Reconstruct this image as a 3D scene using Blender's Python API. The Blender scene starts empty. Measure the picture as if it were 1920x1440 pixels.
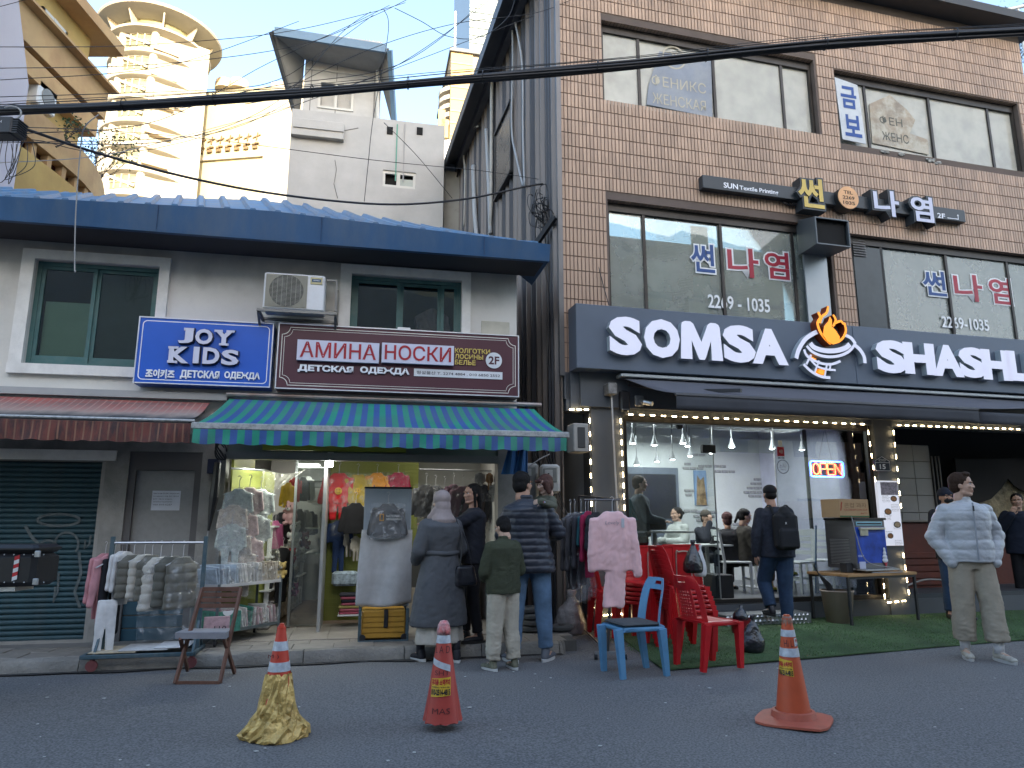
import bpy,math,random
import numpy as np
from mathutils import Vector,Matrix,Euler
R=math.radians
random.seed(7); rng=np.random.default_rng(7)
scn=bpy.context.scene
COL=scn.collection
F_PX,CAM_H,PITCH=1330.0,1.33,R(11.1)
cam=bpy.data.objects.new('camera',bpy.data.cameras.new('camera')); COL.objects.link(cam)
cam.location=(0,0,CAM_H); cam.rotation_euler=(R(90)+PITCH,0,0)
cam.data.sensor_width=36; cam.data.lens=F_PX/1920*36
cam.data.clip_start=.05; cam.data.clip_end=3000
scn.camera=cam
SUN_EL,SUN_AZ=R(17),R(158)
w=bpy.data.worlds.new('World'); scn.world=w; w.use_nodes=True
nt=w.node_tree; nt.nodes.clear()
sky=nt.nodes.new('ShaderNodeTexSky'); sky.sky_type='NISHITA'; sky.sun_disc=False
sky.sun_elevation=SUN_EL; sky.sun_rotation=SUN_AZ; sky.altitude=50
sky.air_density=1.0; sky.dust_density=1.7; sky.ozone_density=.8
bg=nt.nodes.new('ShaderNodeBackground'); bg.inputs[1].default_value=.15
wo=nt.nodes.new('ShaderNodeOutputWorld')
nt.links.new(sky.outputs[0],bg.inputs[0]); nt.links.new(bg.outputs[0],wo.inputs[0])
sd=bpy.data.lights.new('sun','SUN'); sd.energy=3.2; sd.angle=R(.5); sd.color=(1,.87,.68)
sun=bpy.data.objects.new('sun',sd); COL.objects.link(sun)
sv=Vector((math.sin(SUN_AZ)*math.cos(SUN_EL),math.cos(SUN_AZ)*math.cos(SUN_EL),math.sin(SUN_EL)))
sun.rotation_euler=sv.to_track_quat('Z','Y').to_euler(); sun.location=(0,0,30)
scn.view_settings.view_transform='Standard'; scn.view_settings.look='None'
scn.view_settings.gamma=1; scn.view_settings.use_curve_mapping=False
scn.view_settings.exposure=2.22
scn.cycles.max_bounces=6; scn.cycles.diffuse_bounces=3; scn.cycles.glossy_bounces=3
scn.cycles.transmission_bounces=6; scn.cycles.transparent_max_bounces=12
scn.cycles.caustics_reflective=False; scn.cycles.caustics_refractive=False
scn.cycles.use_denoising=True
scn.cycles.sample_clamp_indirect=6
CP,SP=math.cos(PITCH),math.sin(PITCH)
def ray(px,py):
 u=(px-960)/F_PX; v=(py-720)/F_PX
 return Vector((u,CP+v*SP,SP-v*CP))
CO=Vector((0,0,CAM_H))
def Pg(px,py,z=0.0):
 d=ray(px,py); return CO+d*((z-CAM_H)/d.z)
def Py(px,py,Y):
 d=ray(px,py); return CO+d*(Y/d.y)
class Frame:
 def __init__(s,ox,oy,deg):
  s.o=Vector((ox,oy,0)); s.t=R(deg)
  s.a=Vector((math.cos(s.t),math.sin(s.t),0)); s.b=Vector((-math.sin(s.t),math.cos(s.t),0))
 def at(s,px,py,y=0.0):
  d=ray(px,py); n=s.b
  t=(y-(CO-s.o).dot(n))/d.dot(n); p=CO+d*t-s.o
  return p.dot(s.a),p.z
 def onz(s,px,py,z):
  p=Pg(px,py,z)-s.o; return p.dot(s.a),p.dot(s.b)
 def w(s,x,y,z):return s.o+s.a*x+s.b*y+Vector((0,0,z))
 def inv(s,p):
  q=Vector(p)-s.o; return Vector((q.dot(s.a),q.dot(s.b),p[2]))
class W0:
 t=0.0
 def w(s,x,y,z):return Vector((x,y,z))
WF=W0()
LF=Frame(-4.28,7.69,11.7)
RF=Frame(3.35,9.70,14.8)
def ground_z(x,y):
 q=Vector((x,y,0))-RF.o; d=-q.dot(RF.b); s=q.dot(RF.a)
 k=max(0.0,min(1.0,1-d/2.3)); k=k*k*(3-2*k)
 m=max(0.0,min(1.0,(s+3.0)/1.0))
 return .075*k*m
MATS={}
def lk(nt,a,b):nt.links.new(a,b)
def mat(name,rgb,rough=.6,metal=0.0,var=.12,vs=3.0,bump=.12,bs=60.0,spec=.4,dirt=0.0,ds=1.5,dc=(.05,.045,.04),emit=0.0,coat=0.0,sheen=0.0,island=0.0,stretch=None,alpha=1.0,trans=0.0,bstr=.004,dhi=.62):
 if name in MATS:return MATS[name]
 m=bpy.data.materials.new(name); m.use_nodes=True; MATS[name]=m
 n=m.node_tree; N=n.nodes; b=N['Principled BSDF']
 b.inputs['Roughness'].default_value=rough; b.inputs['Metallic'].default_value=metal
 b.inputs['Specular IOR Level'].default_value=spec
 if coat:b.inputs['Coat Weight'].default_value=coat
 if sheen:b.inputs['Sheen Weight'].default_value=sheen
 if trans:b.inputs['Transmission Weight'].default_value=trans
 if alpha<1:b.inputs['Alpha'].default_value=alpha
 tc=N.new('ShaderNodeTexCoord'); src=tc.outputs['Object']
 if stretch:
  mp=N.new('ShaderNodeMapping'); mp.inputs['Scale'].default_value=stretch; lk(n,src,mp.inputs[0]); src=mp.outputs[0]
 nz=N.new('ShaderNodeTexNoise'); nz.inputs['Scale'].default_value=vs; nz.inputs['Detail'].default_value=7; nz.inputs['Roughness'].default_value=.6
 lk(n,src,nz.inputs['Vector'])
 mr=N.new('ShaderNodeMapRange'); mr.inputs[1].default_value=.3; mr.inputs[2].default_value=.7
 mr.inputs[3].default_value=1-var; mr.inputs[4].default_value=1+var
 lk(n,nz.outputs[0],mr.inputs[0])
 val=mr.outputs[0]
 if island:
  g=N.new('ShaderNodeNewGeometry'); mi=N.new('ShaderNodeMapRange')
  mi.inputs[3].default_value=1-island; mi.inputs[4].default_value=1+island
  lk(n,g.outputs['Random Per Island'],mi.inputs[0])
  mm=N.new('ShaderNodeMath'); mm.operation='MULTIPLY'; lk(n,val,mm.inputs[0]); lk(n,mi.outputs[0],mm.inputs[1]); val=mm.outputs[0]
 vm=N.new('ShaderNodeVectorMath'); vm.operation='SCALE'; vm.inputs[0].default_value=rgb; lk(n,val,vm.inputs['Scale'])
 col=vm.outputs[0]
 if dirt:
  n2=N.new('ShaderNodeTexNoise'); n2.inputs['Scale'].default_value=ds; n2.inputs['Detail'].default_value=9; n2.inputs['Roughness'].default_value=.68
  lk(n,src,n2.inputs['Vector'])
  r2=N.new('ShaderNodeMapRange'); r2.inputs[1].default_value=.42; r2.inputs[2].default_value=dhi; r2.inputs[4].default_value=dirt
  lk(n,n2.outputs[0],r2.inputs[0])
  mx=N.new('ShaderNodeMixRGB'); mx.inputs[2].default_value=(*dc,1); lk(n,r2.outputs[0],mx.inputs[0]); lk(n,col,mx.inputs[1]); col=mx.outputs[0]
 lk(n,col,b.inputs['Base Color'])
 if emit:
  lk(n,col,b.inputs['Emission Color']); b.inputs['Emission Strength'].default_value=emit
 if bump:
  n3=N.new('ShaderNodeTexNoise'); n3.inputs['Scale'].default_value=bs; n3.inputs['Detail'].default_value=5
  lk(n,src,n3.inputs['Vector'])
  bp=N.new('ShaderNodeBump'); bp.inputs['Strength'].default_value=min(1,bump*2.2); bp.inputs['Distance'].default_value=bstr
  lk(n,n3.outputs[0],bp.inputs['Height']); lk(n,bp.outputs[0],b.inputs['Normal'])
  m3=N.new('ShaderNodeMapRange'); m3.inputs[3].default_value=max(.02,rough-.08); m3.inputs[4].default_value=min(1,rough+.1)
  lk(n,nz.outputs[0],m3.inputs[0]); lk(n,m3.outputs[0],b.inputs['Roughness'])
 return m
def grime(m,axis,a,b,rgb,amt=.85,ns=5.0,w=.35,stretch=(1,1,1)):
 """a band of settled soot along one local axis, ragged by noise"""
 n=m.node_tree; N=n.nodes; bs=N['Principled BSDF']; old=bs.inputs['Base Color'].links[0].from_socket
 tc=N.new('ShaderNodeTexCoord'); sp=N.new('ShaderNodeSeparateXYZ'); lk(n,tc.outputs['Object'],sp.inputs[0])
 mp=N.new('ShaderNodeMapping'); mp.inputs['Scale'].default_value=stretch; lk(n,tc.outputs['Object'],mp.inputs[0])
 z=N.new('ShaderNodeTexNoise'); z.inputs['Scale'].default_value=ns; z.inputs['Detail'].default_value=8; lk(n,mp.outputs[0],z.inputs['Vector'])
 ad=N.new('ShaderNodeMath'); ad.operation='MULTIPLY_ADD'; ad.inputs[1].default_value=w; lk(n,z.outputs[0],ad.inputs[0]); lk(n,sp.outputs[axis],ad.inputs[2])
 r=N.new('ShaderNodeMapRange'); r.inputs[1].default_value=a+w*.5; r.inputs[2].default_value=b+w*.5; r.inputs[3].default_value=0; r.inputs[4].default_value=amt; lk(n,ad.outputs[0],r.inputs[0])
 x=N.new('ShaderNodeMixRGB'); x.inputs[2].default_value=(*rgb,1); lk(n,r.outputs[0],x.inputs[0]); lk(n,old,x.inputs[1]); lk(n,x.outputs[0],bs.inputs['Base Color'])
def glass(name,tint=(.8,.86,.86),trans=.75,rough=.03,haze=None,hz=0.0):
 if name in MATS:return MATS[name]
 m=bpy.data.materials.new(name); m.use_nodes=True; MATS[name]=m
 n=m.node_tree; N=n.nodes; N.clear(); o=N.new('ShaderNodeOutputMaterial')
 t=N.new('ShaderNodeBsdfTransparent'); t.inputs[0].default_value=(*[c*trans for c in tint],1)
 g=N.new('ShaderNodeBsdfGlossy'); g.inputs['Roughness'].default_value=rough
 fr=N.new('ShaderNodeFresnel'); fr.inputs[0].default_value=1.55
 mu=N.new('ShaderNodeMath'); mu.operation='MULTIPLY_ADD'; mu.inputs[1].default_value=1.15; mu.inputs[2].default_value=.02; mu.use_clamp=True
 lk(n,fr.outputs[0],mu.inputs[0])
 tc=N.new('ShaderNodeTexCoord'); nz=N.new('ShaderNodeTexNoise'); nz.inputs['Scale'].default_value=1.6; lk(n,tc.outputs['Object'],nz.inputs['Vector'])
 bp=N.new('ShaderNodeBump'); bp.inputs['Strength'].default_value=.1; bp.inputs['Distance'].default_value=.01
 lk(n,nz.outputs[0],bp.inputs['Height']); lk(n,bp.outputs[0],g.inputs['Normal'])
 x=N.new('ShaderNodeMixShader'); lk(n,mu.outputs[0],x.inputs[0]); lk(n,t.outputs[0],x.inputs[1]); lk(n,g.outputs[0],x.inputs[2])
 out=x.outputs[0]
 if haze:
  d=N.new('ShaderNodeBsdfDiffuse'); d.inputs[0].default_value=(*haze,1)
  n2=N.new('ShaderNodeTexNoise'); n2.inputs['Scale'].default_value=3.5; n2.inputs['Detail'].default_value=8; lk(n,tc.outputs['Object'],n2.inputs['Vector'])
  r2=N.new('ShaderNodeMapRange'); r2.inputs[1].default_value=.35; r2.inputs[2].default_value=.65; r2.inputs[3].default_value=hz*.75; r2.inputs[4].default_value=hz
  lk(n,n2.outputs[0],r2.inputs[0])
  y=N.new('ShaderNodeMixShader'); lk(n,r2.outputs[0],y.inputs[0]); lk(n,out,y.inputs[1]); lk(n,d.outputs[0],y.inputs[2]); out=y.outputs[0]
 lk(n,out,o.inputs[0]); return m
def film(name,a=.25,col=(.8,.82,.84)):
 """clear plastic film: mostly see-through with crinkled highlights"""
 if name in MATS:return MATS[name]
 m=bpy.data.materials.new(name); m.use_nodes=True; MATS[name]=m
 n=m.node_tree; N=n.nodes; b=N['Principled BSDF']
 b.inputs['Base Color'].default_value=(*col,1); b.inputs['Roughness'].default_value=.12; b.inputs['Alpha'].default_value=a
 b.inputs['Specular IOR Level'].default_value=1.0
 tc=N.new('ShaderNodeTexCoord'); v=N.new('ShaderNodeTexVoronoi'); v.inputs['Scale'].default_value=22; lk(n,tc.outputs['Object'],v.inputs['Vector'])
 nz=N.new('ShaderNodeTexNoise'); nz.inputs['Scale'].default_value=14; nz.inputs['Detail'].default_value=4; lk(n,tc.outputs['Object'],nz.inputs['Vector'])
 ad=N.new('ShaderNodeMath'); ad.operation='ADD'; lk(n,v.outputs[0],ad.inputs[0]); lk(n,nz.outputs[0],ad.inputs[1])
 bp=N.new('ShaderNodeBump'); bp.inputs['Strength'].default_value=1; bp.inputs['Distance'].default_value=.03
 lk(n,ad.outputs[0],bp.inputs['Height']); lk(n,bp.outputs[0],b.inputs['Normal'])
 mr=N.new('ShaderNodeMapRange'); mr.inputs[1].default_value=.55; mr.inputs[2].default_value=.75; mr.inputs[3].default_value=a*.25; mr.inputs[4].default_value=min(1,a*1.7)
 lk(n,nz.outputs[0],mr.inputs[0]); lk(n,mr.outputs[0],b.inputs['Alpha'])
 return m
def emis(name,rgb,s):
 if name in MATS:return MATS[name]
 m=bpy.data.materials.new(name); m.use_nodes=True; MATS[name]=m
 b=m.node_tree.nodes['Principled BSDF']; b.inputs['Base Color'].default_value=(*rgb,1)
 b.inputs['Emission Color'].default_value=(*rgb,1); b.inputs['Emission Strength'].default_value=s
 return m
class Thing:
 def __init__(s,e,fr,o):s.e=e; s.fr=fr; s.o=o
def thing(name,label,cat,fr=WF,o=(0,0,0),group=None,rz=0.0):
 e=bpy.data.objects.new(name,None); COL.objects.link(e); e.empty_display_size=.1
 e.location=fr.w(*o); e.rotation_euler=(0,0,fr.t+rz)
 e['label']=label; e['category']=cat
 if group:e['group']=group
 return Thing(e,fr,Vector(o)if fr is not WF else Vector(o))
def tagit(o,label,cat,group=None,kind=None):
 if label:o['label']=label
 if cat:o['category']=cat
 if group:o['group']=group
 if kind:o['kind']=kind
 return o
_TX={}
def text_geo(s,bold=0.0,res=3):
 k=(s,bold,res)
 if k in _TX:return _TX[k]
 c=bpy.data.curves.new('t','FONT'); c.body=s; c.size=1; c.offset=bold; c.resolution_u=res
 c.fill_mode='FRONT'; c.dimensions='2D'
 o=bpy.data.objects.new('t',c); COL.objects.link(o)
 dg=bpy.context.evaluated_depsgraph_get(); dg.update()
 me=o.evaluated_get(dg).to_mesh()
 v=[tuple(x.co)for x in me.vertices]; f=[tuple(p.vertices)for p in me.polygons]
 o.evaluated_get(dg).to_mesh_clear(); bpy.data.objects.remove(o); bpy.data.curves.remove(c)
 key={}; mp=[]; nv=[]
 for x in v:
  q=(round(x[0],5),round(x[1],5))
  if q not in key:key[q]=len(nv); nv.append(x)
  mp.append(key[q])
 f=[tuple(mp[i]for i in p)for p in f]; f=[p for p in f if len(set(p))==len(p)]
 _TX[k]=(nv,f); return _TX[k]
class MB:
 def __init__(s):s.v=[]; s.f=[]; s.m=[]; s.M=None
 def add(s,vs,fs,m=0):
  b=len(s.v)
  if s.M is not None:vs=[tuple(s.M@Vector(p))for p in vs]
  s.v.extend(vs); s.f.extend([tuple(b+i for i in f)for f in fs]); s.m.extend([m]*len(fs)); return s
 def box(s,x0,x1,y0,y1,z0,z1,m=0):
  vs=[(x,y,z)for x in (x0,x1)for y in (y0,y1)for z in (z0,z1)]
  return s.add(vs,[(0,1,3,2),(4,6,7,5),(0,4,5,1),(2,3,7,6),(0,2,6,4),(1,5,7,3)],m)
 def bbox(s,x0,x1,y0,y1,z0,z1,c=.005,m=0):
  """box with chamfered vertical+horizontal edges"""
  c=min(c,(x1-x0)/2.1,(y1-y0)/2.1,(z1-z0)/2.1)
  P=[];
  for (z,e)in ((z0,c),(z0+c,0),(z1-c,0),(z1,c)):
   a,b,cc,d=x0+e,x1-e,y0+e,y1-e
   P+=[(a+c,cc,z),(b-c,cc,z),(b,cc+c,z),(b,d-c,z),(b-c,d,z),(a+c,d,z),(a,d-c,z),(a,cc+c,z)]
  F=[tuple(range(7,-1,-1)),tuple(range(24,32))]
  for k in range(3):
   for i in range(8):
    j=(i+1)%8; F.append((k*8+i,k*8+j,k*8+8+j,k*8+8+i))
  return s.add(P,F,m)
 def hexa(s,p,m=0):
  """8 corners: bottom 4 then top 4 (ccw)"""
  return s.add([tuple(q)for q in p],[(3,2,1,0),(4,5,6,7),(0,1,5,4),(1,2,6,5),(2,3,7,6),(3,0,4,7)],m)
 def bar(s,a,b,wd,th,up=(0,0,1),m=0):
  a,b=Vector(a),Vector(b); d=(b-a).normalized(); u=Vector(up)
  if abs(d.dot(u))>.98:u=Vector((0,1,0))
  x=d.cross(u).normalized(); z=x.cross(d).normalized()
  x=x*wd/2; z=z*th/2
  return s.hexa([a-x-z,a+x-z,a+x+z,a-x+z,b-x-z,b+x-z,b+x+z,b-x+z],m)
 def tube(s,pts,r,n=8,m=0,cap=True,sq=1.0):
  pts=[Vector(p)for p in pts]; k=len(pts)
  rs=r if isinstance(r,(list,tuple))else [r]*k
  vs=[]; up=None
  for i,p in enumerate(pts):
   d=(pts[min(i+1,k-1)]-pts[max(i-1,0)])
   if d.length<1e-9:d=Vector((0,0,1))
   d.normalize()
   if up is None:up=Vector((0,0,1))if abs(d.z)<.9 else Vector((0,1,0))
   x=d.cross(up)
   if x.length<1e-6:x=d.orthogonal()
   x.normalize(); up=x.cross(d).normalized()
   for j in range(n):
    a=2*math.pi*j/n; vs.append(tuple(p+x*(math.cos(a)*rs[i])+up*(math.sin(a)*rs[i]*sq)))
  fs=[(i*n+j,i*n+(j+1)%n,(i+1)*n+(j+1)%n,(i+1)*n+j)for i in range(k-1)for j in range(n)]
  if cap:fs+=[tuple(range(n-1,-1,-1)),tuple(range((k-1)*n,k*n))]
  return s.add(vs,fs,m)
 def cap(s,a,b,ra,rb,n=12,k=3,m=0,ax=None):
  """tapered capsule a->b; ra, rb radii or (wide, thin) with wide axis ax"""
  a,b=Vector(a),Vector(b); d=b-a; L=d.length
  d=d.normalized()if L>1e-6 else Vector((0,0,1))
  x=(Vector(ax)if ax is not None else (Vector((1,0,0))if abs(d.x)<.9 else Vector((0,1,0))))
  x=(x-d*x.dot(d)); x=x.normalized()if x.length>1e-5 else d.orthogonal().normalized(); y=d.cross(x)
  ra=ra if isinstance(ra,tuple)else (ra,ra); rb=rb if isinstance(rb,tuple)else (rb,rb)
  rows=[]
  for i in range(k+1):
   t=(math.pi/2)*(i/k); rows.append((a-d*min(ra)*math.cos(t),math.sin(t),ra))
  for i in range(k+1):
   t=(math.pi/2)*(1-i/k); rows.append((b+d*min(rb)*math.cos(t),math.sin(t),rb))
  vs=[tuple(rows[0][0])]
  for (c,q,r)in rows[1:-1]:
   for j in range(n):
    t=2*math.pi*j/n; vs.append(tuple(c+x*(math.cos(t)*r[0]*q)+y*(math.sin(t)*r[1]*q)))
  vs.append(tuple(rows[-1][0])); K=len(rows)-2
  fs=[(0,1+(j+1)%n,1+j)for j in range(n)]
  fs+=[(1+i*n+j,1+i*n+(j+1)%n,1+(i+1)*n+(j+1)%n,1+(i+1)*n+j)for i in range(K-1)for j in range(n)]
  e=len(vs)-1; o=1+(K-1)*n
  fs+=[(e,o+j,o+(j+1)%n)for j in range(n)]
  return s.add(vs,fs,m)
 def ell(s,c,r,n=16,k=10,m=0,rot=None):
  c=Vector(c); vs=[(0,0,-1)]
  for i in range(1,k):
   t=math.pi*i/k
   for j in range(n):
    p=2*math.pi*j/n; vs.append((math.sin(t)*math.cos(p),math.sin(t)*math.sin(p),-math.cos(t)))
  vs.append((0,0,1)); q=[]
  for p in vs:
   v=Vector((p[0]*r[0],p[1]*r[1],p[2]*r[2]))
   if rot is not None:v=rot@v
   q.append(tuple(c+v))
  fs=[(0,1+(j+1)%n,1+j)for j in range(n)]
  fs+=[(1+i*n+j,1+i*n+(j+1)%n,1+(i+1)*n+(j+1)%n,1+(i+1)*n+j)for i in range(k-2)for j in range(n)]
  e=len(q)-1; o=1+(k-2)*n
  fs+=[(e,o+j,o+(j+1)%n)for j in range(n)]
  return s.add(q,fs,m)
 def lathe(s,prof,n=20,c=(0,0,0),m=0,capb=True,capt=True,sq=None):
  vs=[]; k=len(prof)
  for (r,z)in prof:
   for j in range(n):
    t=2*math.pi*j/n; rr=r if sq is None else r*sq(t,z)
    vs.append((c[0]+rr*math.cos(t),c[1]+rr*math.sin(t),c[2]+z))
  fs=[(i*n+j,i*n+(j+1)%n,(i+1)*n+(j+1)%n,(i+1)*n+j)for i in range(k-1)for j in range(n)]
  if capb:fs.append(tuple(range(n-1,-1,-1)))
  if capt:fs.append(tuple(range((k-1)*n,k*n)))
  return s.add(vs,fs,m)
 def loft(s,rings,n=20,m=0,pw=2.0):
  """rings: (cx,cy,z,a,b) ellipses; closed solid"""
  vs=[]; k=len(rings)
  for (cx,cy,z,a,b)in rings:
   for j in range(n):
    t=2*math.pi*j/n; c_,s_=math.cos(t),math.sin(t)
    e=2/pw
    vs.append((cx+a*math.copysign(abs(c_)**e,c_),cy+b*math.copysign(abs(s_)**e,s_),z))
  up=rings[-1][2]>rings[0][2]
  fs=[(i*n+j,i*n+(j+1)%n,(i+1)*n+(j+1)%n,(i+1)*n+j)for i in range(k-1)for j in range(n)]
  fs+=[tuple(range(n-1,-1,-1)),tuple(range((k-1)*n,k*n))]
  if not up:fs=[f[::-1]for f in fs]
  return s.add(vs,fs,m)
 def prism(s,poly,y0,y1,m=0,ms=None):
  """polygon in x,z (ccw seen from -y) extruded from y0 (front) to y1"""
  n=len(poly); vs=[(x,y0,z)for x,z in poly]+[(x,y1,z)for x,z in poly]
  s.add(vs,[tuple(range(n)),tuple(range(2*n-1,n-1,-1))],m)
  b=len(s.v)-2*n
  for i in range(n):
   j=(i+1)%n; s.f.append((b+i,b+n+i,b+n+j,b+j)); s.m.append(m if ms is None else ms)
  return s
 def grid(s,fn,nu,nv,m=0,mf=None):
  vs=[tuple(fn(i/nu,j/nv))for j in range(nv+1)for i in range(nu+1)]
  b=len(s.v); s.add(vs,[],m)
  for j in range(nv):
   for i in range(nu):
    a=b+j*(nu+1)+i; s.f.append((a,a+1,a+nu+2,a+nu+1)); s.m.append(mf(i,j)if mf else m)
  return s
 def sheet(s,fn,nu,nv,th=.004,m=0,mf=None):
  """double-sided cloth with thickness along local normal of fn"""
  P=[[Vector(fn(i/nu,j/nv))for i in range(nu+1)]for j in range(nv+1)]
  f_,b_=[],[]
  for j in range(nv+1):
   for i in range(nu+1):
    du=P[j][min(i+1,nu)]-P[j][max(i-1,0)]; dv=P[min(j+1,nv)][i]-P[max(j-1,0)][i]
    nn=du.cross(dv); nn=nn.normalized()if nn.length>1e-9 else Vector((0,0,1))
    f_.append(tuple(P[j][i]+nn*th/2)); b_.append(tuple(P[j][i]-nn*th/2))
  K=len(f_); fs=[]; ms=[]; W=nu+1
  for j in range(nv):
   for i in range(nu):
    a=j*W+i; mm=mf(i,j)if mf else m
    fs+=[(a,a+1,a+W+1,a+W),(K+a,K+a+W,K+a+W+1,K+a+1)]; ms+=[mm,mm]
  for i in range(nu):
   a=i; c=nv*W+i; fs+=[(a,K+a,K+a+1,a+1),(c,c+1,K+c+1,K+c)]; ms+=[mf(i,0)if mf else m,mf(i,nv-1)if mf else m]
  for j in range(nv):
   a=j*W; c=j*W+nu; fs+=[(a,a+W,K+a+W,K+a),(c,K+c,K+c+W,c+W)]; ms+=[mf(0,j)if mf else m,mf(nu-1,j)if mf else m]
  b=len(s.v); s.add(f_+b_,[],m); s.f.extend([tuple(b+i for i in f)for f in fs]); s.m.extend(ms); return s
 def shell(s,fn,nu,nv,th,skip=None,m=0):
  P=[[Vector(fn(i/nu,j/nv))for i in range(nu+1)]for j in range(nv+1)]; W=nu+1; A,B=[],[]
  for j in range(nv+1):
   for i in range(W):
    nn=(P[j][min(i+1,nu)]-P[j][max(i-1,0)]).cross(P[min(j+1,nv)][i]-P[max(j-1,0)][i]); nn=nn.normalized()if nn.length>1e-9 else Vector((0,0,1))
    A.append(tuple(P[j][i]+nn*th/2)); B.append(tuple(P[j][i]-nn*th/2))
  K=len(A); fs=[]; on=lambda i,j:0<=i<nu and 0<=j<nv and not (skip and skip(i,j))
  for j in range(nv):
   for i in range(nu):
    if not on(i,j):continue
    a=j*W+i; fs+=[(a,a+1,a+W+1,a+W),(K+a,K+a+W,K+a+W+1,K+a+1)]
    if not on(i,j-1):fs.append((a,K+a,K+a+1,a+1))
    if not on(i,j+1):fs.append((a+W,a+W+1,K+a+W+1,K+a+W))
    if not on(i-1,j):fs.append((a,a+W,K+a+W,K+a))
    if not on(i+1,j):fs.append((a+1,K+a+1,K+a+W+1,a+W+1))
  return s.add(A+B,fs,m)
 def text(s,st,x0,x1,z0,z1,y,depth=0.0,bold=0.0,m=0,ms=None,skew=0.0,arch=None,bev=0.0):
  vs,fs=text_geo(st,bold)
  xs=[p[0]for p in vs]; ys=[p[1]for p in vs]; a,b,c,d=min(xs),max(xs),min(ys),max(ys)
  def T(p):
   x=x0+(p[0]-a)/(b-a)*(x1-x0); z=z0+(p[1]-c)/(d-c)*(z1-z0)
   return (x+skew*(z-z0),z)
  q=[T(p)for p in vs]
  flip=(x1<x0)
  F=[f[::-1]for f in fs]if flip else fs
  s.add([(x,y,z)for x,z in q],F,m)
  if depth:
   n=len(q); B=len(s.v)-n
   s.add([(x,y+depth,z)for x,z in q],[],m)
   cnt={}
   for f in F:
    for i in range(len(f)):
     e=(f[i],f[(i+1)%len(f)]); cnt[e]=cnt.get(e,0)+1
   for (i,j)in cnt:
    if (j,i)not in cnt:
     s.f.append((B+i,B+n+i,B+n+j,B+j)); s.m.append(m if ms is None else ms)
  return s
 def build(s,name,mats,parent=None,smooth=False,kind=None,label=None,off=None):
  me=bpy.data.meshes.new(name)
  o3=off if off is not None else (parent.o if isinstance(parent,Thing)else None)
  v=np.array(s.v,dtype=float)if s.v else np.zeros((0,3))
  if o3 is not None and len(v):v=v-np.array(o3)
  me.from_pydata(v.tolist(),[],s.f)
  if not isinstance(mats,(list,tuple)):mats=[mats]
  for m in mats:me.materials.append(m)
  if len(mats)>1:me.polygons.foreach_set('material_index',s.m)
  if smooth is True:me.polygons.foreach_set('use_smooth',[True]*len(me.polygons))
  elif smooth:
   me.polygons.foreach_set('use_smooth',[True]*len(me.polygons)); me.set_sharp_from_angle(angle=R(smooth))
  me.update()
  o=bpy.data.objects.new(name,me); COL.objects.link(o)
  if parent is not None:
   o.parent=parent.e if isinstance(parent,Thing)else parent
  if kind:o['kind']=kind
  if label:o['label']=label
  return o
def wmesh(mb,name,mats,o,fr=WF,label=None,cat=None,group=None,kind=None,smooth=False):
 """a thing that is one mesh: origin at frame point o"""
 ob=mb.build(name,mats,None,smooth=smooth,off=o)
 ob.location=fr.w(*o); ob.rotation_euler=(0,0,fr.t)
 return tagit(ob,label,cat,group,kind)
def copy_thing(e,loc,rz=None,label=None,group=None,mats=None,scale=None):
 def cp(o,par):
  c=o.copy(); COL.objects.link(c)
  if par is not None:c.parent=par
  for ch in [x for x in bpy.data.objects if x.parent==o]:cp(ch,c)
  return c
 kids={}
 r=e.copy(); COL.objects.link(r)
 for ch in e.children:
  c=ch.copy(); COL.objects.link(c); c.parent=r
  for g in ch.children:
   d=g.copy(); COL.objects.link(d); d.parent=c
 r.location=loc
 if rz is not None:r.rotation_euler=(0,0,rz)
 if scale is not None:r.scale=(scale,)*3 if not isinstance(scale,tuple)else scale
 if label:r['label']=label
 if group:r['group']=group
 return r
def override(o,slot,m):
 o.material_slots[slot].link='OBJECT'; o.material_slots[slot].material=m
_rm=None
def remesh(mb,vox,smooth=4,adapt=0.0):
 """union of the closed shapes in mb as one smooth skin -> (verts Nx3, faces, normals)"""
 me=bpy.data.meshes.new('r'); me.from_pydata([tuple(p)for p in mb.v],[],mb.f); me.update()
 o=bpy.data.objects.new('r',me); COL.objects.link(o)
 a=o.modifiers.new('a','REMESH'); a.mode='VOXEL'; a.voxel_size=vox; a.adaptivity=adapt
 if smooth:
  b=o.modifiers.new('b','SMOOTH'); b.factor=.5; b.iterations=smooth
 dg=bpy.context.evaluated_depsgraph_get(); dg.update(); ev=o.evaluated_get(dg); m2=ev.to_mesh()
 n=len(m2.vertices); v=np.zeros(n*3); m2.vertices.foreach_get('co',v); v=v.reshape(-1,3)
 nr=np.zeros(n*3); m2.vertices.foreach_get('normal',nr); nr=nr.reshape(-1,3)
 f=[tuple(p.vertices)for p in m2.polygons]
 ev.to_mesh_clear(); bpy.data.objects.remove(o); bpy.data.meshes.remove(me)
 return v,f,nr
def waves(v,k,seed=0,n=7,st=(1,1,1)):
 g=np.random.default_rng(seed); s=np.zeros(len(v))
 for i in range(n):
  d=g.normal(size=3)*np.array(st); d/=np.linalg.norm(d)+1e-9
  s+=np.sin(v@(d*k*g.uniform(.6,1.7))+g.uniform(0,6.28)+1.5*np.sin(v@(g.normal(size=3)*k*.35)))
 return s/n
def skin(v,f,name,mats,parent,midx=None,smooth=True,off=None):
 mb=MB(); mb.v=v.tolist(); mb.f=f; mb.m=[0]*len(f)if midx is None else [int(i)for i in midx]
 return mb.build(name,mats,parent,smooth=smooth,off=off)
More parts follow.
